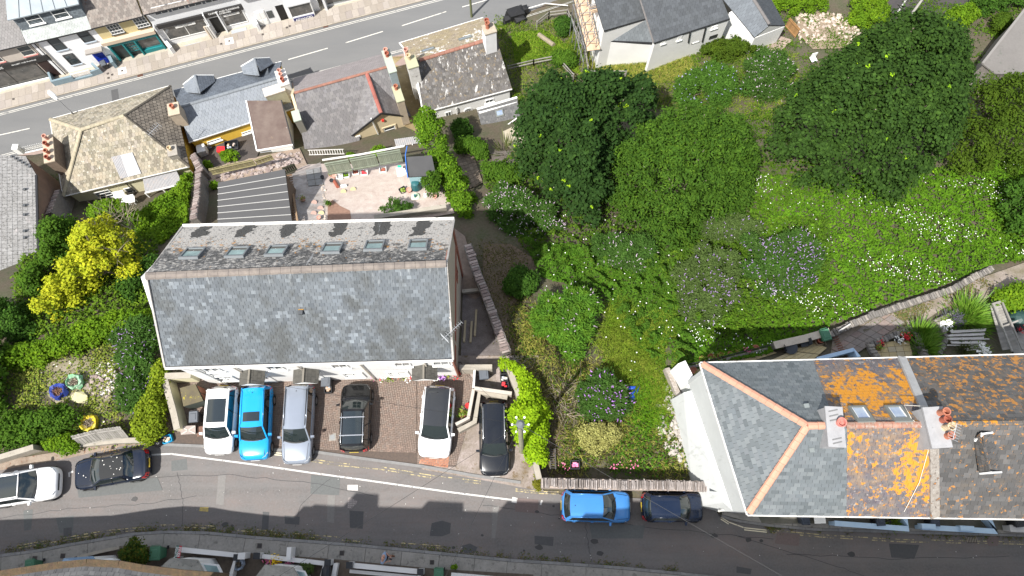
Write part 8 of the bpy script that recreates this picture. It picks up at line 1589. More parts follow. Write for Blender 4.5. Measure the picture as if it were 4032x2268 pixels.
def board_fence(label,a,b,h,m,n=12,name='board_fence',lean=0.0,top=None,group=None):
 a,b=np.array(a,float),np.array(b,float);t=thing(name,lerp(a,b,.5),label,'fence',group);d=(b-a);L_=np.linalg.norm(d[:2]);u=d/np.linalg.norm(d);nrm=np.array([-u[1],u[0],0])
 for k in range(n):
  p,q=lerp(a,b,(k+.06)/n),lerp(a,b,(k+.94)/n);z=random.uniform(0,.02);up=np.array([0,0,h+z])+nrm*lean;th=nrm*.03*(1 if k%2 else 1.6)
  MB().hexa([p,q,q+th,p+th],[p+up,q+up,q+up+th,p+up+th]).build('board',m,t)
 for f_ in(.15,.85):MB().bar(a+[0,0,h*f_]-nrm*.03+nrm*lean*f_,b+[0,0,h*f_]-nrm*.03+nrm*lean*f_,.05,.08).build('rail',m,t)
 if top:MB().bar(a+[0,0,h+.03]+nrm*lean,b+[0,0,h+.03]+nrm*lean,.1,.04).build('capping',top,t)
 return t
fol=mat('fence_olive',(.20,.225,.17),.9,island=.16,noise=[((3,3,1),(.15,.17,.125),.7)]);fyel=mat('fence_mossy',(.26,.23,.12),.9,island=.2,noise=[((3,3,1),(.19,.17,.09),.7)])
zf=-7.3
for i,(a,b)in enumerate((((1298,690),(1390,674)),((1394,672),(1494,654)),((1498,652),(1588,636)))):board_fence('olive board fence panel, the %s of three behind the pink gravel'%('left','middle','right')[i],P(*a,zf),P(*b,zf),1.55,fol,14,top=fol,lean=.15,group='olive fence panels')
board_fence('pale weathered board panel leaning over the street wall, left of two',P(325,1762,.3),P(418,1738,.3),1.1,wg,8,lean=.5);board_fence('slatted grey panel leaning against the hedge by the street wall',P(412,1742,.3),P(512,1728,.3),1.1,wg,12,lean=.55)
A0,A1=P(840,690,-8.6),P(1012,652,-8.6);board_fence('low mossy board fence on the rubble bank behind the yard',A0,A1,1.0,fyel,16);board_fence('short mossy fence beside the white extension',P(1014,650,-8.6),P(1080,628,-8.6),.8,fyel,6)
MB().tube([P(1270,630,-7),P(1420,608,-6.6),P(1590,575,-6.4)],.08,6).build('long_pipe',guttw,None,label='long white pipe lying behind the olive fence',cat='pipe')
lad=thing('ladder',P(1280,598,-9),'aluminium ladder lying along the low slate roof edge','ladder')
l0,l1=P(1212,592,-9.2),P(1352,588,-9.2);off_=np.array([.1,-.36,-.1]);MB().bar(l0,l1,.05).build('rail',polew,lad);MB().bar(l0+off_,l1+off_,.05).build('rail',polew,lad)
for k in range(14):p=lerp(l0,l1,(k+.5)/14);MB().bar(p,p+off_,.04).build('rung',polew,lad)
sh=thing('felt_roofed_shed',G(1000,800),'large dark shed roofed with felt and pale battens behind the long building','shed');s=[P(857,900,-4.7),P(1152,890,-4.7),P(1122,667,-4.2),P(857,718,-4.2)]
feltm=mat('felt_dark',(.065,.065,.067),.85,noise=[(.5,(.065,.065,.066),.8)],layers=[((.3,.3,.3),5,.70,.03,.6)]);roof(sh,s,feltm,None);walls(sh,s,-8.2,mat('shed_wood',(.13,.09,.06),.9),inset=.1)
for k in range(7):f_=.06+.135*k;a,b=lerp(s[0],s[3],f_)+[0,0,.04],lerp(s[1],s[2],f_)+[0,0,.04];MB().bar(a,b,.045,.04).build('batten',mat('batten_pale',(.36,.355,.34),.7),sh)
dk_=thing('slatted_steps',G(1160,800),'brown slatted timber steps on the right side of the dark shed','steps');br_=mat('wood_brown',(.16,.095,.055),.9,island=.2)
for k in range(20):MB().bar(G(1132+k*1.7,705+k*9,.5),G(1158+k*1.2,700+k*9,.5),.1,.05).build('slat',br_,dk_)
MB().bar(G(1165,780,.7),G(1182,885,.7),.12,.1).build('side_rail',mat('wood_tan',(.3,.2,.12),.9),dk_)
board_fence('dark green gate panel at the head of the side path',G(1128,690,.2),G(1175,672,.2),1.0,mat('gate_green',(.05,.055,.03),.9),6)
ss=thing('small_shed',G(1650,690),'small pale blue shed with a black felt roof beside the creeper','shed');s=[P(1604,696,-5.4),P(1716,690,-5.4),P(1700,612,-5.0),P(1596,618,-5.0)];roof(ss,s,mat('felt_black',(.05,.05,.052),.85,noise=[(1,(.07,.07,.07),.6)]),None);walls(ss,s,-8,mat('shed_paleblue',(.32,.48,.52),.8),inset=.08)
MB().tube([P(1603,575,-4.9),P(1596,610,-4.9),P(1600,660,-5.1),P(1606,700,-5.3)],.035,6).build('blue_hose',mat('hose_blue',(.03,.15,.5),.5),ss)
def gp_(x,y):return G(x,y,.05)
for i,(x,y,m,lb)in enumerate(((1340,700,None,'first white trough from the left, empty'),(1365,695,lime,'white trough planted bright green'),(1403,683,terra_d,'white trough with a dark plant and lime tuft'),(1437,685,flr,'white trough with rust red stones'),(1510,674,terra_d,'white trough standing apart on the right'))):crate(lb+' on the gravel',gp_(x,y),(.5,.45),mat('trough_white',(.72,.71,.69),.6),m,.15,'white_trough',.3)
for i,(x,y,r_,lb)in enumerate(((1316,676,.2,'tall buff pot at the foot of the olive fence'),(1318,698,.22,'brown pot left of the white troughs'),(1303,694,.13,'small lime planted pot left of the white troughs'),(1308,716,.15,'dark urn beside the brown clay pipe'),(1272,702,.14,'grey pot on the edge of the side path'),(1612,755,.2,'terracotta pot beside the teal composter'),(1698,748,.24,'large terracotta pot under the leafy bush'),(1713,779,.16,'small terracotta pot at the right of the gravel'),(1258,862,.15,'brown pot near the roof edge on the side path'),(1196,790,.18,'pot with a green plant on the side path'))):plant_pot(lb,gp_(x,y),r_,r_*1.6,buffpot if i==0 else(binb if i in(3,4)else terra_p),leaf=(greenleaf if i in(2,9)else None),n=30)
cp=gp_(1640,742);t=thing('composter',cp,'teal plastic composter with a round lid beside the small shed','composter');tm=mat('plastic_teal',(.02,.10,.11),.45);MB().lathe(cp,[(.38,0),(.4,.3),(.3,.8),(.27,.85)],16).build('drum',tm,t);MB().lathe(cp,[(.29,.85),(.28,.9),(.1,.95),(.001,.96)],16).build('lid',tm,t)
cp=gp_(1636,778);t=thing('parasol_base',cp,'pale green round base with a dark centre below the composter','parasol base');MB().lathe(cp,[(.34,0),(.34,.08),(.15,.12),(.001,.12)],8).build('base',mat('base_green',(.42,.55,.38),.6),t);MB().cyl(cp+[0,0,.12],.09,.25,10).build('tube',tm,t)
cp=gp_(1678,775);t=thing('garden_ornament',cp,'white upright garden ornament beside the green base','ornament');MB().lathe(cp,[(.14,0),(.17,.2),(.1,.42),(.11,.52),(.001,.6)],10).build('figure',whitew,t);MB().cyl(cp+[0,.05,.52],.06,.12,8,.02).build('red_cap',mat('cap_red',(.5,.1,.05),.6),t)
cp=gp_(1326,732);t=thing('clay_pipe',cp,'brown clay pipe lying on the gravel below the troughs','pipe');MB().tube([gp_(1318,716)+[0,0,.1],gp_(1332,740)+[0,0,.1]],.13,10).build('pipe',terra_d,t)
cp=gp_(1355,735);t=thing('white_stone',cp,'white boulder right of the clay pipe','boulder');mk('boulder',rock_pts(cp,.5,.25,.18,np.array([1.,.3,0]),np.array([-.3,1.,0])),ROCK_F,whitew,t)
for i,(x,y)in enumerate(((1353,757),(1391,748),(1266,842),(1262,822),(1238,800),(1236,842))):t=thing('stepping_stone',gp_(x,y),'round tan stepping stone, %s'%('left of the pair on the gravel','right of the pair on the gravel','yellowish one at the path edge','pink one at the path edge','mauve one, upper, in the grey chippings','mauve one, lower, in the grey chippings')[i],'stepping stone');MB().cyl(gp_(x,y),.22,.04,14).build('disc',mat('stone_%s'%('tan' if i<3 else 'pink'),(.45,.36,.2)if i<3 else(.36,.24,.2),.9),t)
cp=gp_(1572,680);t=thing('white_bags',cp,'heap of white bags with a green cloth beside the small shed','bags');
for k in range(5):c=cp+[random.uniform(-.3,.4),random.uniform(-.5,.5),0];mk('bag',rock_pts(c,.6,.5,.3,np.array([1.,.2,0]),np.array([-.2,1.,0])),ROCK_F,whitew,t)
mk('green_cloth',rock_pts(cp+[.05,.35,.3],.35,.2,.08,np.array([1.,0,0]),np.array([0,1.,0])),ROCK_F,mat('cloth_green',(.02,.4,.25),.7),t)
cp=gp_(1588,752);crate('black tray of seedlings on the gravel',cp,(.5,.5),binb,greenleaf,.6,'seed_tray',.15);plant_pot('cream pot with a small clipped bush near the red soil',gp_(1296,808),.17,.3,buffpot,leaf=green,n=160)
rubble('stone_rubble',None,[(860,700),(880,680),(1010,650),(1100,610),(1180,600),(1190,640),(1100,670),(900,725)],300,rubpink,(.15,.5));rubble('stone_edging',None,[(1245,690),(1262,690),(1285,760),(1290,870),(1262,870),(1268,770)],130,mat('rubble_buff',(.42,.35,.29),.95,island=.25),(.1,.24))
rubble('stone_rubble',None,[(2560,1600),(2640,1560),(2720,1620),(2770,1800),(2700,1850),(2600,1740)],420,mat('rubble_grey',(.34,.31,.28),.95,island=.3),(.08,.42));rubble('stone_rubble',None,[(2580,1450),(2640,1450),(2690,1620),(2620,1600)],140,MATS['rubble_grey'],(.1,.3))
rubble('stone_rubble',None,[(2600,1470),(2650,1460),(2780,1850),(2740,1880),(2640,1650)],330,MATS['rubble_grey'],(.1,.34),zoff=.1);rubble('rock_garden',None,[(3190,60),(3300,50),(3390,130),(3340,180),(3280,110),(3200,130)],160,MATS['rubble_buff'],(.15,.45));rubble('stone_rubble',None,[(3120,30),(3200,60),(3260,160),(3150,170),(3140,100)],120,MATS['rubble_buff'],(.15,.4))
cp=G(880,598,.1);t=thing('red_chair',cp,'bright red plastic seat in the dark yard behind the yellow house','chair');redp=mat('plastic_red',(.7,.015,.02),.5);MB().box(cp+[0,0,.35],(.75,.5,.06),.1).build('seat',redp,t);MB().box(cp+[.05,-.35,.1],(.5,.12,.6),.15).build('backrest',redp,t)
cp=G(920,585,.1);crate('large black open crate beside the red seat',cp,(1.1,.9),binb,mixw,.2,'black_crate',.5);cp=G(808,606,.1);t=thing('white_cabinet',cp,'white cabinet against the yellow wall in the dark yard','cabinet');MB().box(cp,(.7,.75,.9),.3).build('cabinet',whitew,t)
cp=G(826,575,.1);sack('grey sack tied up beside the white cabinet',(828,578),.32,mat('sack_grey',(.4,.4,.4),.8),tw,name='tied_sack')
for i,(x,y,w2,h2)in enumerate(((484,785,.9,.4),(507,802,.55,.5),(531,800,.6,.5))):cp=G(x,y,.6);t=thing('white_chair',cp,'white garden seat behind the cottage, %s'%('the long one on the left','the middle one','the right one')[i],'chair','white garden seats behind the cottage');MB().box(cp,(w2,h2,.06),.25).build('seat',whitew,t);MB().box(cp+[0,.25,.06],(w2,.06,.35),.25).build('backrest',whitew,t);[MB().box(cp+[a,b,-.6],(.05,.05,.6)).build('leg',whitew,t)for a in(-.2,.2)for b in(-.15,.15)]
for i,((a,b),(c,d))in enumerate((((1833,1265),(1828,1348)),((1858,1268),(1853,1350)),((1876,1222),(1870,1325)))):t=thing('timber_post',G(a,b),'pale timber post on the dark chippings, %s'%('left','middle','right, highest')[i],'timber','timber posts in the side yard');MB().bar(G(a,b,.1),G(c,d,.1),.13,.1).build('post',mat('timber_pale',(.36,.30,.2),.85,noise=[(3,(.28,.23,.15),.6)]),t)
cp=G(2492,1550,.15);t=thing('blue_sheet',cp,'crumpled bright blue sheet on the slope beside the magenta buddleia','sheet')
for k in range(7):mk('fold',rock_pts(cp+[random.uniform(-.35,.35),random.uniform(-.35,.35),-.1],.45,.3,.25,unit(rng.normal(size=(1,3))*[1,1,0])[0],np.array([.5,.8,0])),ROCK_F,mat('sheet_blue',(.01,.06,.35),.5),t)
ld=thing('ladder',G(2175,1810),'old dark wooden ladder lying by the lime creeper','ladder');wd_=mat('wood_black',(.07,.065,.06),.9)
for x in(2163,2184):MB().bar(G(x,1768,.3),G(x+3,1850,.3),.06).build('rail',wd_,ld)
for k in range(9):MB().bar(G(2163,1772+k*9,.32),G(2187,1772+k*9,.32),.04).build('rung',wd_,ld)
crate('black plastic crate behind the street wall among pink flowers',G(2262,1832,.1),(.5,.45),binb,flp,0,'black_crate')
for i,(x,y)in enumerate(((2225,1835),(2420,1832),(2490,1838))):tuft('pink flowering clump behind the street wall, %s'%('left by the ladder','in the middle','right of the middle')[i],G(x,y,.1),.3,90,green,L=.35,W=.05,flowers=(flp,14,.05),name='flower_clump')
MB().slab([P(2147,1908,.45),P(2217,1911,.45),P(2216,1920,.45),P(2147,1918,.45)],.08).build('stone_bench',mat('bench_pale',(.5,.49,.46),.8),None,label='pale slab bench at the foot of the street wall',cat='bench')
tree('olive_weed_bush','rusty green weed clump at the corner of the gravel bay','bush',[(2088,1880),(2115,1850),(2130,1890),(2140,1920),(2110,1930)],.3,.6,.05,lm('leaf_rusty',((.12,.13,.02),(.17,.14,.03)),.2),npuff=8,puff=(.12,.25),nleaf=900,leaf=(.1,.06));tree('lime_bush','bright lime clump on the right end of the street wall','bush',[(2800,1882),(2840,1880),(2850,1905),(2810,1918)],1.5,1.7,1.3,MATS['leaf_brilliant'],npuff=8,puff=(.12,.25),nleaf=1200,leaf=(.12,.09))
sp_=G(3895,758,.5);t=thing('meadow_ball',sp_,'white ball with black patches lying in the meadow','ball');sp_=G(3489,763,.45);t.location=V(sp_);ORG[t.name]=sp_;MB().lathe(sp_,[(.001,0),(.13,.05),(.19,.18),(.13,.32),(.001,.38)],12).build('ball',mat('ball_white',(.75,.75,.75),.6,layers=[((.02,.02,.02),5,.52,.02,1)]),t)
def rail_fence(label,pts,h=1.0,n=3):
 P_=Gn(pts);t=thing('rail_fence',P_[0],label,'fence')
 for a,b in zip(P_[:-1],P_[1:]):
  k=max(1,int(np.linalg.norm(b-a)/1.8))
  for f_ in(.55,.95):MB().bar(a+[0,0,h*f_],b+[0,0,h*f_],.05,.12).build('rail',wg,t)
  for i in range(k+1):p=lerp(a,b,i/k);MB().bar(p-[0,0,.2],p+[0,0,h*1.05],.1).build('post',wg,t)
rail_fence('grey rail fence around the bush left of the scaffold',[(2113,112),(2160,75),(2232,66)]);rail_fence('grey rail fence running down beside the scaffold',[(2232,66),(2300,215),(2312,285)]);rail_fence('dark rail fence crossing the rough grass above the sycamore',[(2000,285),(2100,262),(2190,245),(2255,318)])
rail_fence('pale rail fence just above the dark sycamore crown',[(2300,306),(2380,306),(2460,306)]);rail_fence('long rail fence below the white scaffolded house',[(2312,215),(2395,185),(2545,208),(2630,200),(2770,178)])
t=thing('log',G(2150,165),'sawn log lying on the rough grass','log');MB().tube([G(2122,142,.2),G(2180,183,.2)],.22,9).build('trunk',mat('log_grey',(.26,.22,.16),.9,noise=[(4,(.18,.15,.1),.7)]),t)
ra=thing('rotary_airer',G(2425,215),'collapsed rotary clothes airer on the fence below the white house','clothes airer');c0=G(2430,205,1.3);ends=[G(x,y,1.1)for x,y in((2376,212),(2398,178),(2478,186),(2446,240))]
for e in ends:MB().tube([c0,e],.025,5).build('arm',polew,ra)
for f_ in(.4,.6,.8,1):MB().tube([lerp(c0,e,f_)for e in ends+[ends[0]]],.008,3).build('line',polew,ra)
t=thing('white_pipe',G(2110,40),'long white pipe lying across the top of the rough grass','pipe');MB().tube([G(2075,48,.5),G(2145,30,.6),G(2235,36,.5)],.05,6).build('pipe',guttw,t)
board_fence('brown board fence beside the pinkish patio',G(3090,105),G(3130,150),1.2,mat('fence_tan',(.3,.17,.07),.9,island=.2),12)
t=thing('folding_chair',G(3195,245),'white slatted chair half hidden by the largest tree','chair');cp=G(3195,245,.4);MB().box(cp,(.5,.5,.05),.3).build('seat',whitew,t);MB().box(cp+[0,.25,0],(.5,.06,.5),.3).build('backrest',whitew,t)
t=thing('timber_pole',G(3600,40),'grey weathered pole slanting over the upper right drive','pole');MB().tube([G(3560,95,.6),G(3620,10,1.5),G(3660,-40,2)],[.12,.1,.08],7).build('pole',wg,t);ribbon('whitish_line',[G(3530,55),G(3570,-5),G(3600,-60)],.12,whitep,off=.08,kind='structure')
tp=thing('telegraph_pole',P(2054,1775,0),'telegraph pole with a ring of insulators rising beside the lime creeper','telegraph pole');base=P(2054,1778,0);hh=9.0;top=np.array([base[0],base[1],hh]);tq=P(2049,1670,hh);top[:2]=tq[:2]
MB().tube([base-[0,0,.3],top],[.16,.11],10).build('pole',mat('pole_wood',(.26,.25,.17),.9,noise=[(3,(.18,.17,.12),.7)]),tp);MB().cyl(top,.2,.12,12,.1).build('cap',mat('pole_cap',(.12,.13,.14),.6),tp)
for k in range(6):a=k*math.pi/3;e=top+[.38*math.cos(a),.38*math.sin(a),-.25];MB().bar(top-[0,0,.25],e,.04).build('bracket',mat('pole_cap',(.12,.13,.14),.6),tp);MB().cyl(e,.05,.12,8).build('insulator',whitew,tp)
for e in(P(1790,1430,6),P(3080,2268,9.5),P(1000,2330,9),P(1700,2380,10),P(700,1450,5.7)):m_=lerp(top,e,.5)-[0,0,.35];MB().tube([top-[0,0,.1],m_,e],.009,3).build('wire',mat('wire_black',(.02,.02,.02),.6),tp)
# ================================================================== TERRACE AND FRONT GARDENS AT THE BOTTOM
bt=thing('lower_terrace',(-15,-8,0),'terrace at the bottom left with a mossy gutter and patched slate roof','building')
moss=mat('gutter_moss',(.06,.038,.025),.95,noise=[(3,(.11,.07,.035),.8),(7,(.045,.042,.02),.6)],bump=1,bscale=12)
bsl=mat('slate_patched',(.10,.10,.10),.8,island=.35,noise=[(1.5,(.06,.06,.065),.7)],layers=[((.5,.49,.48),3,.68,.03,.8)])
zb=5.0;ee=[P(-900,2300,zb),P(0,2262,zb),P(233,2226,zb),P(345,2216,zb),P(470,2222,zb),P(560,2238,zb),P(720,2258,zb),P(900,2272,zb)]
for a,b in zip(ee[1:-1],ee[2:]):roof(bt,[a,b,b+[0,-5.2,3.2],a+[0,-5.2,3.2]],deckm,bsl,w=.3,h=.22,t=.018);strip(bt,a+[0,-.1,.04],b+[0,-.1,.04],.55,.16,moss,'gutter_moss')
a,b=ee[0],ee[1];roof(bt,[a,b,b+[0,-5.2,3.2],a+[0,-5.2,3.2]],deckm,bsl,w=.3,h=.22,t=.018);strip(bt,a+[0,-.1,.04],b+[0,-.1,.04],.6,.16,moss,'gutter_moss')
MB().hexa([(-45,-6.5,0),(-15.9,-3.4,0),(-15.9,-12,0),(-45,-12,0)],[(-45,-6.5,4.9),(-15.9,-3.4,4.9),(-15.9,-12,4.9),(-45,-12,4.9)]).build('wall',stucco,bt)
bt2=thing('tall_terrace',(5,-8,0),'tall three storey terrace just below the frame whose gables shade the lower road','building')
MB().hexa([(-15.8,-4.1,0),(36,-5.6,0),(36,-12,0),(-15.8,-12,0)],[(-15.8,-4.1,9.6),(36,-5.6,9.6),(36,-12,9.6),(-15.8,-12,9.6)]).build('wall',stucco,bt2)
for x0,x1,h in((-15.8,-14,11.0),(-14,-12.6,12.3),(-12.6,-9.5,10.8),(-9.5,-7.4,11.4),(-7.4,-5,9.7),(-5,-1.6,11.4),(-1.6,-.2,9.9),(-.2,3.5,11.5),(3.5,5.2,9.8),(5.2,10.5,11.3),(10.5,12,9.8),(12,17,11.3),(17,36,11.0)):MB().hexa([(x0,-4.6,9.5),(x1-.1,-4.7,9.5),(x1-.1,-11,9.5),(x0,-11,9.5)],[(x0,-4.7,h),(x1-.1,-4.8,h),(x1-.1,-9,h),(x0,-9,h)]).build('roof_section',bsl,bt2)
blk=mat('cap_black',(.03,.032,.036),.7);wcap=mat('coping_white',(.68,.67,.65),.7,layers=[((.4,.3,.22),4,.66,.04,.5)])
soil=mat('garden_soil',(.09,.07,.055),.95,noise=[(4,(.14,.115,.09),.8)])
sheet('front_garden',[(590,2150),(1300,2200),(1720,2240),(2100,2262),(2100,2400),(-100,2400),(300,2190)],.13,soil)
GW='white front garden walls along the lower pavement'
for lb,pts,h,w_ in(('white wall of the garden with the sale sign',[(722,2162),(945,2184),(918,2290)],.6,.2),('white wall of the garden with yellow and pink flowers',[(1045,2188),(1285,2216),(1272,2290)],.55,.17),('outer white side wall by the black covered heap',[(1332,2216),(1318,2290)],.55,.17),('white wall beside the person',[(1402,2224),(1655,2248),(1650,2290)],.6,.2),('inner white kerb behind the wall beside the person',[(1380,2248),(1665,2274)],.2,.12),('white wall at the bottom right of the green bin',[(1780,2262),(2100,2290)],.6,.22)):low_wall('front_garden_wall',lb,[P(a,b,.1)for a,b in pts],w_,h,wcap,base=.05,cap=wcap,group=GW)
for x,y,lb in((953,2192,'dark capped pier at the right end of the sale sign garden'),(1030,2186,'dark capped pier left of the yellow and pink flowers'),(1304,2212,'dark capped pier above the black covered heap'),(1388,2222,'dark capped pier left of the person'),(1662,2248,'dark capped pier right of the person')):c=P(x,y,.1);t=thing('gate_pier',c,lb,'pier','dark capped garden piers');MB().box(c,(.3,.3,.75)).build('pier',wcap,t);MB().box(c+[0,0,.751],(.34,.34,.1)).build('cap',blk,t)
for x,y,w_,d,lb in((974,2186,.35,.3,'white pier beside the dark cap at the sale sign garden'),(1156,2176,.2,.6,'white post box block standing on the pavement edge')):c=P(x,y,.1);t=thing('white_pier',c,lb,'pier');MB().box(c,(w_,d,.85)).build('pier',wcap,t);MB().box(c+[0,0,.851],(w_+.04,d+.04,.06)).build('cap',wcap,t)
low_wall('stone_wall','low pebbly wall beside the dark garden shrub',[P(320,2194,.1),P(410,2170,.1),P(484,2155,.1)],.16,.45,conw,base=.05);low_wall('garden_path_edge','low grey wall right of the dark garden shrub',[P(582,2160,.1),P(572,2240,.1)],.14,.4,conw,base=.05)
c=P(700,2185,.1);sgp=Plane(P(688,2206,.7),P(700,2160,.7),P(720,2166,1.0));t=thing('sale_board',c,'green and red estate agent board leaning over the white garden wall','sign')
q=[P(686,2196,1.2),P(695,2148,1.2),P(716,2150,1.2),P(708,2194,1.2)];sp1=Plane(q[0],q[1],q[3]);h_,w_=(q[1]-q[0])@sp1.u,(q[3]-q[0])@sp1.v
if sp1.n[2]<0:sp1.n=-sp1.n
k=MB();sp1.box(k,0,w_*.52,h_,w_,-.03,0);a_=k.build('red_panel',mat('sign_red',(.42,.02,.035),.5),t);k=MB();sp1.box(k,0,0,h_,w_*.5,-.03,0);b_=k.build('green_panel',mat('sign_green',(.01,.10,.07),.5),t)
s2=Plane(sp1.at(0,0,0),sp1.at(h_,0,0),sp1.at(0,-1,0));s2.n=sp1.n
s2.v=-sp1.v if False else s2.v;tx=Plane(sp1.at(0,w_,0),sp1.at(h_,w_,0),sp1.at(0,0,0));tx.v=-tx.v*-1;tx.n=sp1.n
tp1=Plane(sp1.at(0,0,0),sp1.at(1,0,0));tp1.u,tp1.v,tp1.n,tp1.o=-sp1.u,-sp1.v,sp1.n,sp1.at(h_,w_,0)
tp1.u,tp1.v=sp1.u,-sp1.v if np.cross(sp1.u,-sp1.v)@sp1.n>0 else sp1.v
o_=sp1.at(0,w_,0)if tp1.v@sp1.v<0 else sp1.at(0,0,0);tp1.o=o_;f1_=.24 if tp1.v@sp1.v<0 else.76
lettering(b_,tp1,'LLOYDS',h_/2,w_*(1-f1_),.2,letw,n=.005,width=h_*.8,bold=True);lettering(a_,tp1,'FOR SALE',h_/2,w_*f1_,.18,letw,n=.005,width=h_*.8,bold=True)
MB().bar(q[0]-[0,0,1.1],q[0]+[0,0,.02],.06).build('post',whitew,t)
for i,(p,m,lb)in enumerate((([(233,2226,2.6),(252,2198,2.6),(361,2190,2.6),(385,2225,2.6),(378,2260,3.2),(240,2262,3.2)],mat('bay_roof_blue',(.20,.30,.42),.8,noise=[(5,(.28,.38,.5),.7)]),'blue painted bay roof above the mossy gutter'),([(629,2235,2.7),(672,2197,2.7),(776,2204,2.7),(806,2258,2.7),(800,2290,3.3),(640,2290,3.3)],mat('bay_roof_stone',(.27,.26,.23),.95,noise=[(4,(.37,.35,.31),.8)],layers=[((.1,.1,.09),6,.58,.05,.7)],bump=.6),'lichen spotted stone bay roof by the sale sign'),([(1008,2268,2.7),(1043,2223,2.7),(1153,2233,2.7),(1180,2280,2.7),(1150,2330,3.3),(1020,2330,3.3)],MATS['bay_roof_stone'],'stone bay roof at the bottom edge below the flowers'),([(384,2203,2.4),(440,2198,2.4),(468,2222,2.4),(440,2240,2.6),(390,2235,2.6)],whitew,'white bay window top behind the mossy gutter'))):
 v=[P(*a)for a in p];t=thing('bay_window',v[0]*[1,1,0]+[0,0,.1],lb,'bay window');MB().slab(v,.15).build('bay_roof',m,t);ctr=np.mean(v,0);w4=[lerp(a,ctr,.12)for a in v]
 mk('bay_wall',[np.array([a[0],a[1],.1])for a in w4]+[a-[0,0,.16]for a in w4],[(j,(j+1)%len(w4),len(w4)+(j+1)%len(w4),len(w4)+j)for j in range(len(w4))],stucco,t)
for i,(a,b,c_,lb)in enumerate(((788,2215,860,'white framed bay window side right of the stone bay roof'),(1158,2240,1200,'white window beside the bottom stone bay roof'))):q=[P(a,b,2.2),P(c_,b+8,2.2),P(c_+22,b+52,2.2),P(a+28,b+52,2.2)];t=thing('window',q[0]*[1,1,0],lb,'window');MB().slab(q,.1).build('frame',whitew,t);q2=[lerp(x_,np.mean(q,0),.3)+[0,0,.02]for x_ in q];MB().slab(q2,.03).build('pane',MATS['skylight_glass'],t)
plant_pot('tub of bright yellow flowers in the lower front garden',P(1096,2206,.15),.2,.35,terra,leaf=mat('flower_yellow',(.75,.5,.01),.7),n=70)
for i,(x,y)in enumerate(((1064,2200),(1154,2205),(1138,2220))):tuft('pink flowers in the lower front garden, %s'%('left of the yellow tub','right of the yellow tub','lower right of the yellow tub')[i],P(x,y,.15),.22,60,green,L=.3,W=.05,flowers=(flp,22,.09),name='flower_clump')
tree('green_bush','silvery green bush in the garden right of the pink flowers','bush',[(1185,2225),(1225,2222),(1240,2250),(1220,2275),(1180,2265)],.6,.9,.2,budg,npuff=10,puff=(.15,.3),nleaf=1000,leaf=(.12,.06));tree('green_bush','small bright bush on the lower pavement right of the person','bush',[(1774,2222),(1790,2212),(1800,2228),(1790,2242),(1775,2240)],.4,.6,.15,MATS['leaf_lush'],npuff=7,puff=(.1,.2),nleaf=900,leaf=(.09,.07))
c=P(1298,2255,.12);t=thing('covered_moped',c,'black covered moped with a silver end between the white side walls','moped');MB().tube([c+[0,.55,.5],c+[0,.2,.75],c+[0,-.3,.8],c+[.02,-.75,.55]],[.12,.26,.28,.15],10).build('cover',mat('cover_black',(.015,.016,.02),.4),t,True);MB().lathe(c+[0,-.4,.8],[(.001,.2),(.12,.15),(.16,.02),(.001,0)],10).build('silver_top',alu,t)
c=P(943,2222,.12);sack('blue grey tied bag beside the white side wall',(950,2222),.28,mat('bag_bluegrey',(.3,.36,.45),.6),tw,z=.12,name='tied_sack')
def skin_fig(name,nodes,edges,m,parent,root=0,sub=2):
 me=bpy.data.meshes.new(name);me.from_pydata([n[0]for n in nodes],edges,[]);me.materials.append(m);o=bpy.data.objects.new(name,me);col.objects.link(o);o.parent=parent;ORG[o.name]=ORG[parent.name]
 sk_=o.modifiers.new('skin','SKIN');sk_.use_smooth_shade=True
 for i,n in enumerate(nodes):d=me.skin_vertices[0].data[i];d.radius=n[1]if isinstance(n[1],tuple)else(n[1],n[1]);d.use_root=(i==root)
 s_=o.modifiers.new('sub','SUBSURF');s_.levels=s_.render_levels=sub;return o
pc_=P(1526,2192,.12);pr_=thing('person',pc_,'bald person in a pale blue shirt and dark shorts walking with a phone','person');pr_.rotation_euler=(0,0,R(-12))
skinm=mat('skin',(.50,.27,.19),.6);shirt=mat('shirt_blue',(.25,.36,.52),.85,noise=[(9,(.3,.41,.57),.5)]);short=mat('shorts_dark',(.02,.024,.04),.9);shoe=mat('shoe_brown',(.16,.07,.035),.7)
Lg=[((0,0,.95),(.13,.17)),((.0,0,1.2),(.13,.17)),((.0,0,1.42),(.12,.20)),((.0,0,1.52),.06),((.02,0,1.60),.055),((.03,0,1.70),(.095,.085)),((.02,0,1.78),(.085,.075)),((0,.1,.88),.09),((.12,.1,.5),.06),((.16,.1,.12),.045),((.22,.1,.05),.045),((.34,.1,.04),.04),((0,-.1,.88),.09),((.0,-.1,.5),.06),((-.16,-.1,.16),.045),((-.14,-.1,.06),.045),((.0,-.1,.04),.04),((0,.22,1.42),.055),((.03,.27,1.15),.042),((.26,.14,1.12),.03),((0,-.22,1.42),.055),((.03,-.27,1.15),.042),((.26,-.12,1.12),.03)]
skin_fig('body',Lg,[(0,1),(1,2),(2,3),(3,4),(4,5),(5,6),(0,7),(7,8),(8,9),(9,10),(10,11),(0,12),(12,13),(13,14),(14,15),(15,16),(2,17),(17,18),(18,19),(2,20),(20,21),(21,22)],skinm,pr_)
skin_fig('shirt',[((0,0,.93),(.155,.19)),((0,0,1.2),(.155,.20)),((0,0,1.42),(.14,.225)),((0,0,1.5),(.08,.1)),((0,.23,1.42),.08),((.02,.28,1.22),.065),((0,-.23,1.42),.08),((.02,-.28,1.22),.065)],[(0,1),(1,2),(2,3),(2,4),(4,5),(2,6),(6,7)],shirt,pr_)
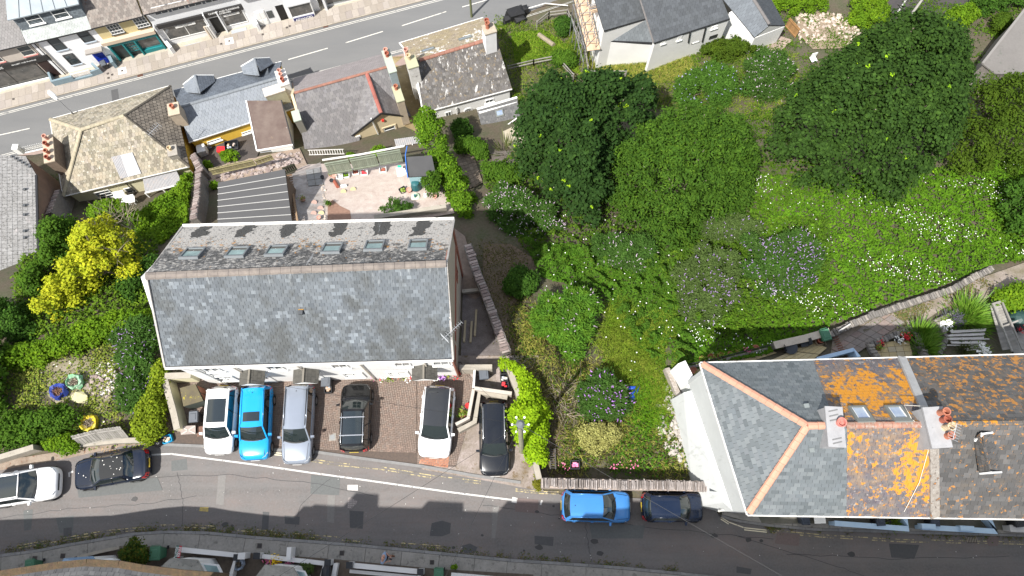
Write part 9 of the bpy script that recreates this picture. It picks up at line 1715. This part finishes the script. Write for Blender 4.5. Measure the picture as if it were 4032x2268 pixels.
skin_fig('shorts',[((0,0,.95),(.15,.18)),((.02,.1,.8),.105),((.10,.1,.55),.085),((.0,-.1,.8),.105),((.0,-.1,.55),.085)],[(0,1),(1,2),(0,3),(3,4)],short,pr_)
for xs,y in((.16,.1),(-.15,-.1)):skin_fig('shoe',[((xs,y,.07),.055),((xs+.1,y,.05),.052),((xs+.24,y,.045),.042)],[(0,1),(1,2)],shoe,pr_)
for sgn in(1,-1):
 b0=np.array([.27,.13*sgn,1.12]);f_=unit(np.array([[.85,-.5*sgn,-.1]]))[0];s_=np.array([-f_[1],f_[0],0])*sgn;nodes=[(tuple(b0),.028),(tuple(b0+f_*.06),(.022,.034))];ed=[(0,1)]
 for k in range(4):r0=b0+f_*.075+s_*(.03-.02*k);n0=len(nodes);nodes+=[(tuple(r0),.0095),(tuple(r0+f_*.035+[0,0,-.01]),.009),(tuple(r0+f_*(.06-.004*abs(k-1))+[0,0,-.03]),.008)];ed+=[(1,n0),(n0,n0+1),(n0+1,n0+2)]
 n0=len(nodes);r0=b0+f_*.03-s_*.03*-1;nodes+=[(tuple(r0+[0,0,.015]),.011),(tuple(r0+f_*.035+[0,0,.03]),.009)];ed+=[(0,n0),(n0,n0+1)];skin_fig('hand',nodes,ed,skinm,pr_,sub=1)
def loc(name,vs,fs,m,sm=False):o=bpy.data.objects.new(name,fastmesh(name,vs,fs,m,sm));col.objects.link(o);o.parent=pr_;ORG[o.name]=ORG[pr_.name];return o
def small(name,f,m,sm=False):b=MB();f(b);return loc(name,b.v,b.f,m,sm)
for sg in(1,-1):small('eye',lambda b:b.box((.112,.032*sg,1.715),(.014,.022,.012)),whitew);small('ear',lambda b:b.tube([(.02,.085*sg,1.68),(.015,.1*sg,1.71),(.02,.09*sg,1.74)],.012,6),skinm)
small('nose',lambda b:b.tube([(.118,0,1.72),(.14,0,1.685),(.118,0,1.675)],.012,6),skinm);small('mouth',lambda b:b.box((.114,0,1.65),(.01,.045,.008)),mat('lip',(.35,.12,.1),.6))
small('hair_fringe',lambda b:b.lathe((.015,0,1.66),[(.094,0),(.1,.04),(.093,.08)],14),mat('hair_grey',(.16,.11,.08),.9));ph=thing('phone',pc_+[.33,-.06,1.1],'dark phone held in the hands of the walking person','phone');MB().box(pc_+[.36,-.07,1.12],(.15,.08,.012),R(-12)).build('phone_body',blk,ph)
# ================================================================== CARS
GC='cars parked in front of the long building';GR='cars parked along the lower road'
chrome=mat('bright_rail',(.55,.56,.57),.25,metal=.8)
car('white hatchback with a full length glass roof, leftmost in the brick court',(860,1789),(883,1522),1.72,1.48,paint('paint_white',(.72,.72,.71)),'mpv',glassroof=(.12,.74,.82),group=GC)
car('sky blue small SUV with a sunroof, second from the left in the court',(1003,1812),(1018,1520),1.76,1.55,paint('paint_sky',(.01,.26,.58)),'suv',glassroof=(.14,.38,.72),rails=paint('paint_sky2',(.02,.36,.68)),group=GC)
car('silver blue estate car with dark roof rails, third from the left in the court',(1167,1828),(1186,1515),1.74,1.5,paint('paint_silverblue',(.24,.27,.32),.3),'estate',rails=mat('car_black_trim',(.012,.012,.013),.45),group=GC)
car('black hatchback with silver roof bars parked nose to the building',(1406,1512),(1396,1780),1.78,1.52,paint('paint_black',(.005,.005,.005)),'suv',glassroof=(.05,.95,.8),rails=chrome,crossbar=(.22,.72),group=GC)
car('white SUV with a black roof on the right of the brick court',(1708,1803),(1733,1522),1.92,1.62,paint('paint_white2',(.74,.745,.75)),'suv',roofm=paint('paint_roofblack',(.025,.027,.03)),bonnet_marks=True,group=GC)
car('black estate car with silver rails on the gravel beside the hedge',(1949,1874),(1944,1583),1.74,1.5,paint('paint_blue_black',(.007,.009,.013)),'estate',rails=chrome,group=GC)
car('white SUV with a panoramic roof cut off by the left edge of the road',(233,1897),(-52,1940),1.86,1.6,paint('paint_white3',(.76,.76,.76)),'suv',glassroof=(.02,.6,.85),rails=chrome,group=GR)
car('navy convertible with its black fabric hood up, speckled with droppings',(293,1875),(588,1822),1.76,1.38,paint('paint_navy',(.005,.009,.02)),'coupe',roofm=mat('hood_fabric',(.022,.023,.024),.9),aerial=False,group=GR,grime=(mat('litter_white',(.5,.49,.46),.9),22))
car('bright blue hatchback parked beside the stone wall on the lower road',(2482,1997),(2211,1990),1.72,1.46,paint('paint_blue',(.045,.19,.46),.15),'hatch',group=GR)
car('dark navy small hatchback nearest the white gable house',(2766,1998),(2526,1996),1.60,1.46,paint('paint_darkblue',(.005,.011,.028)),'hatch',group=GR)
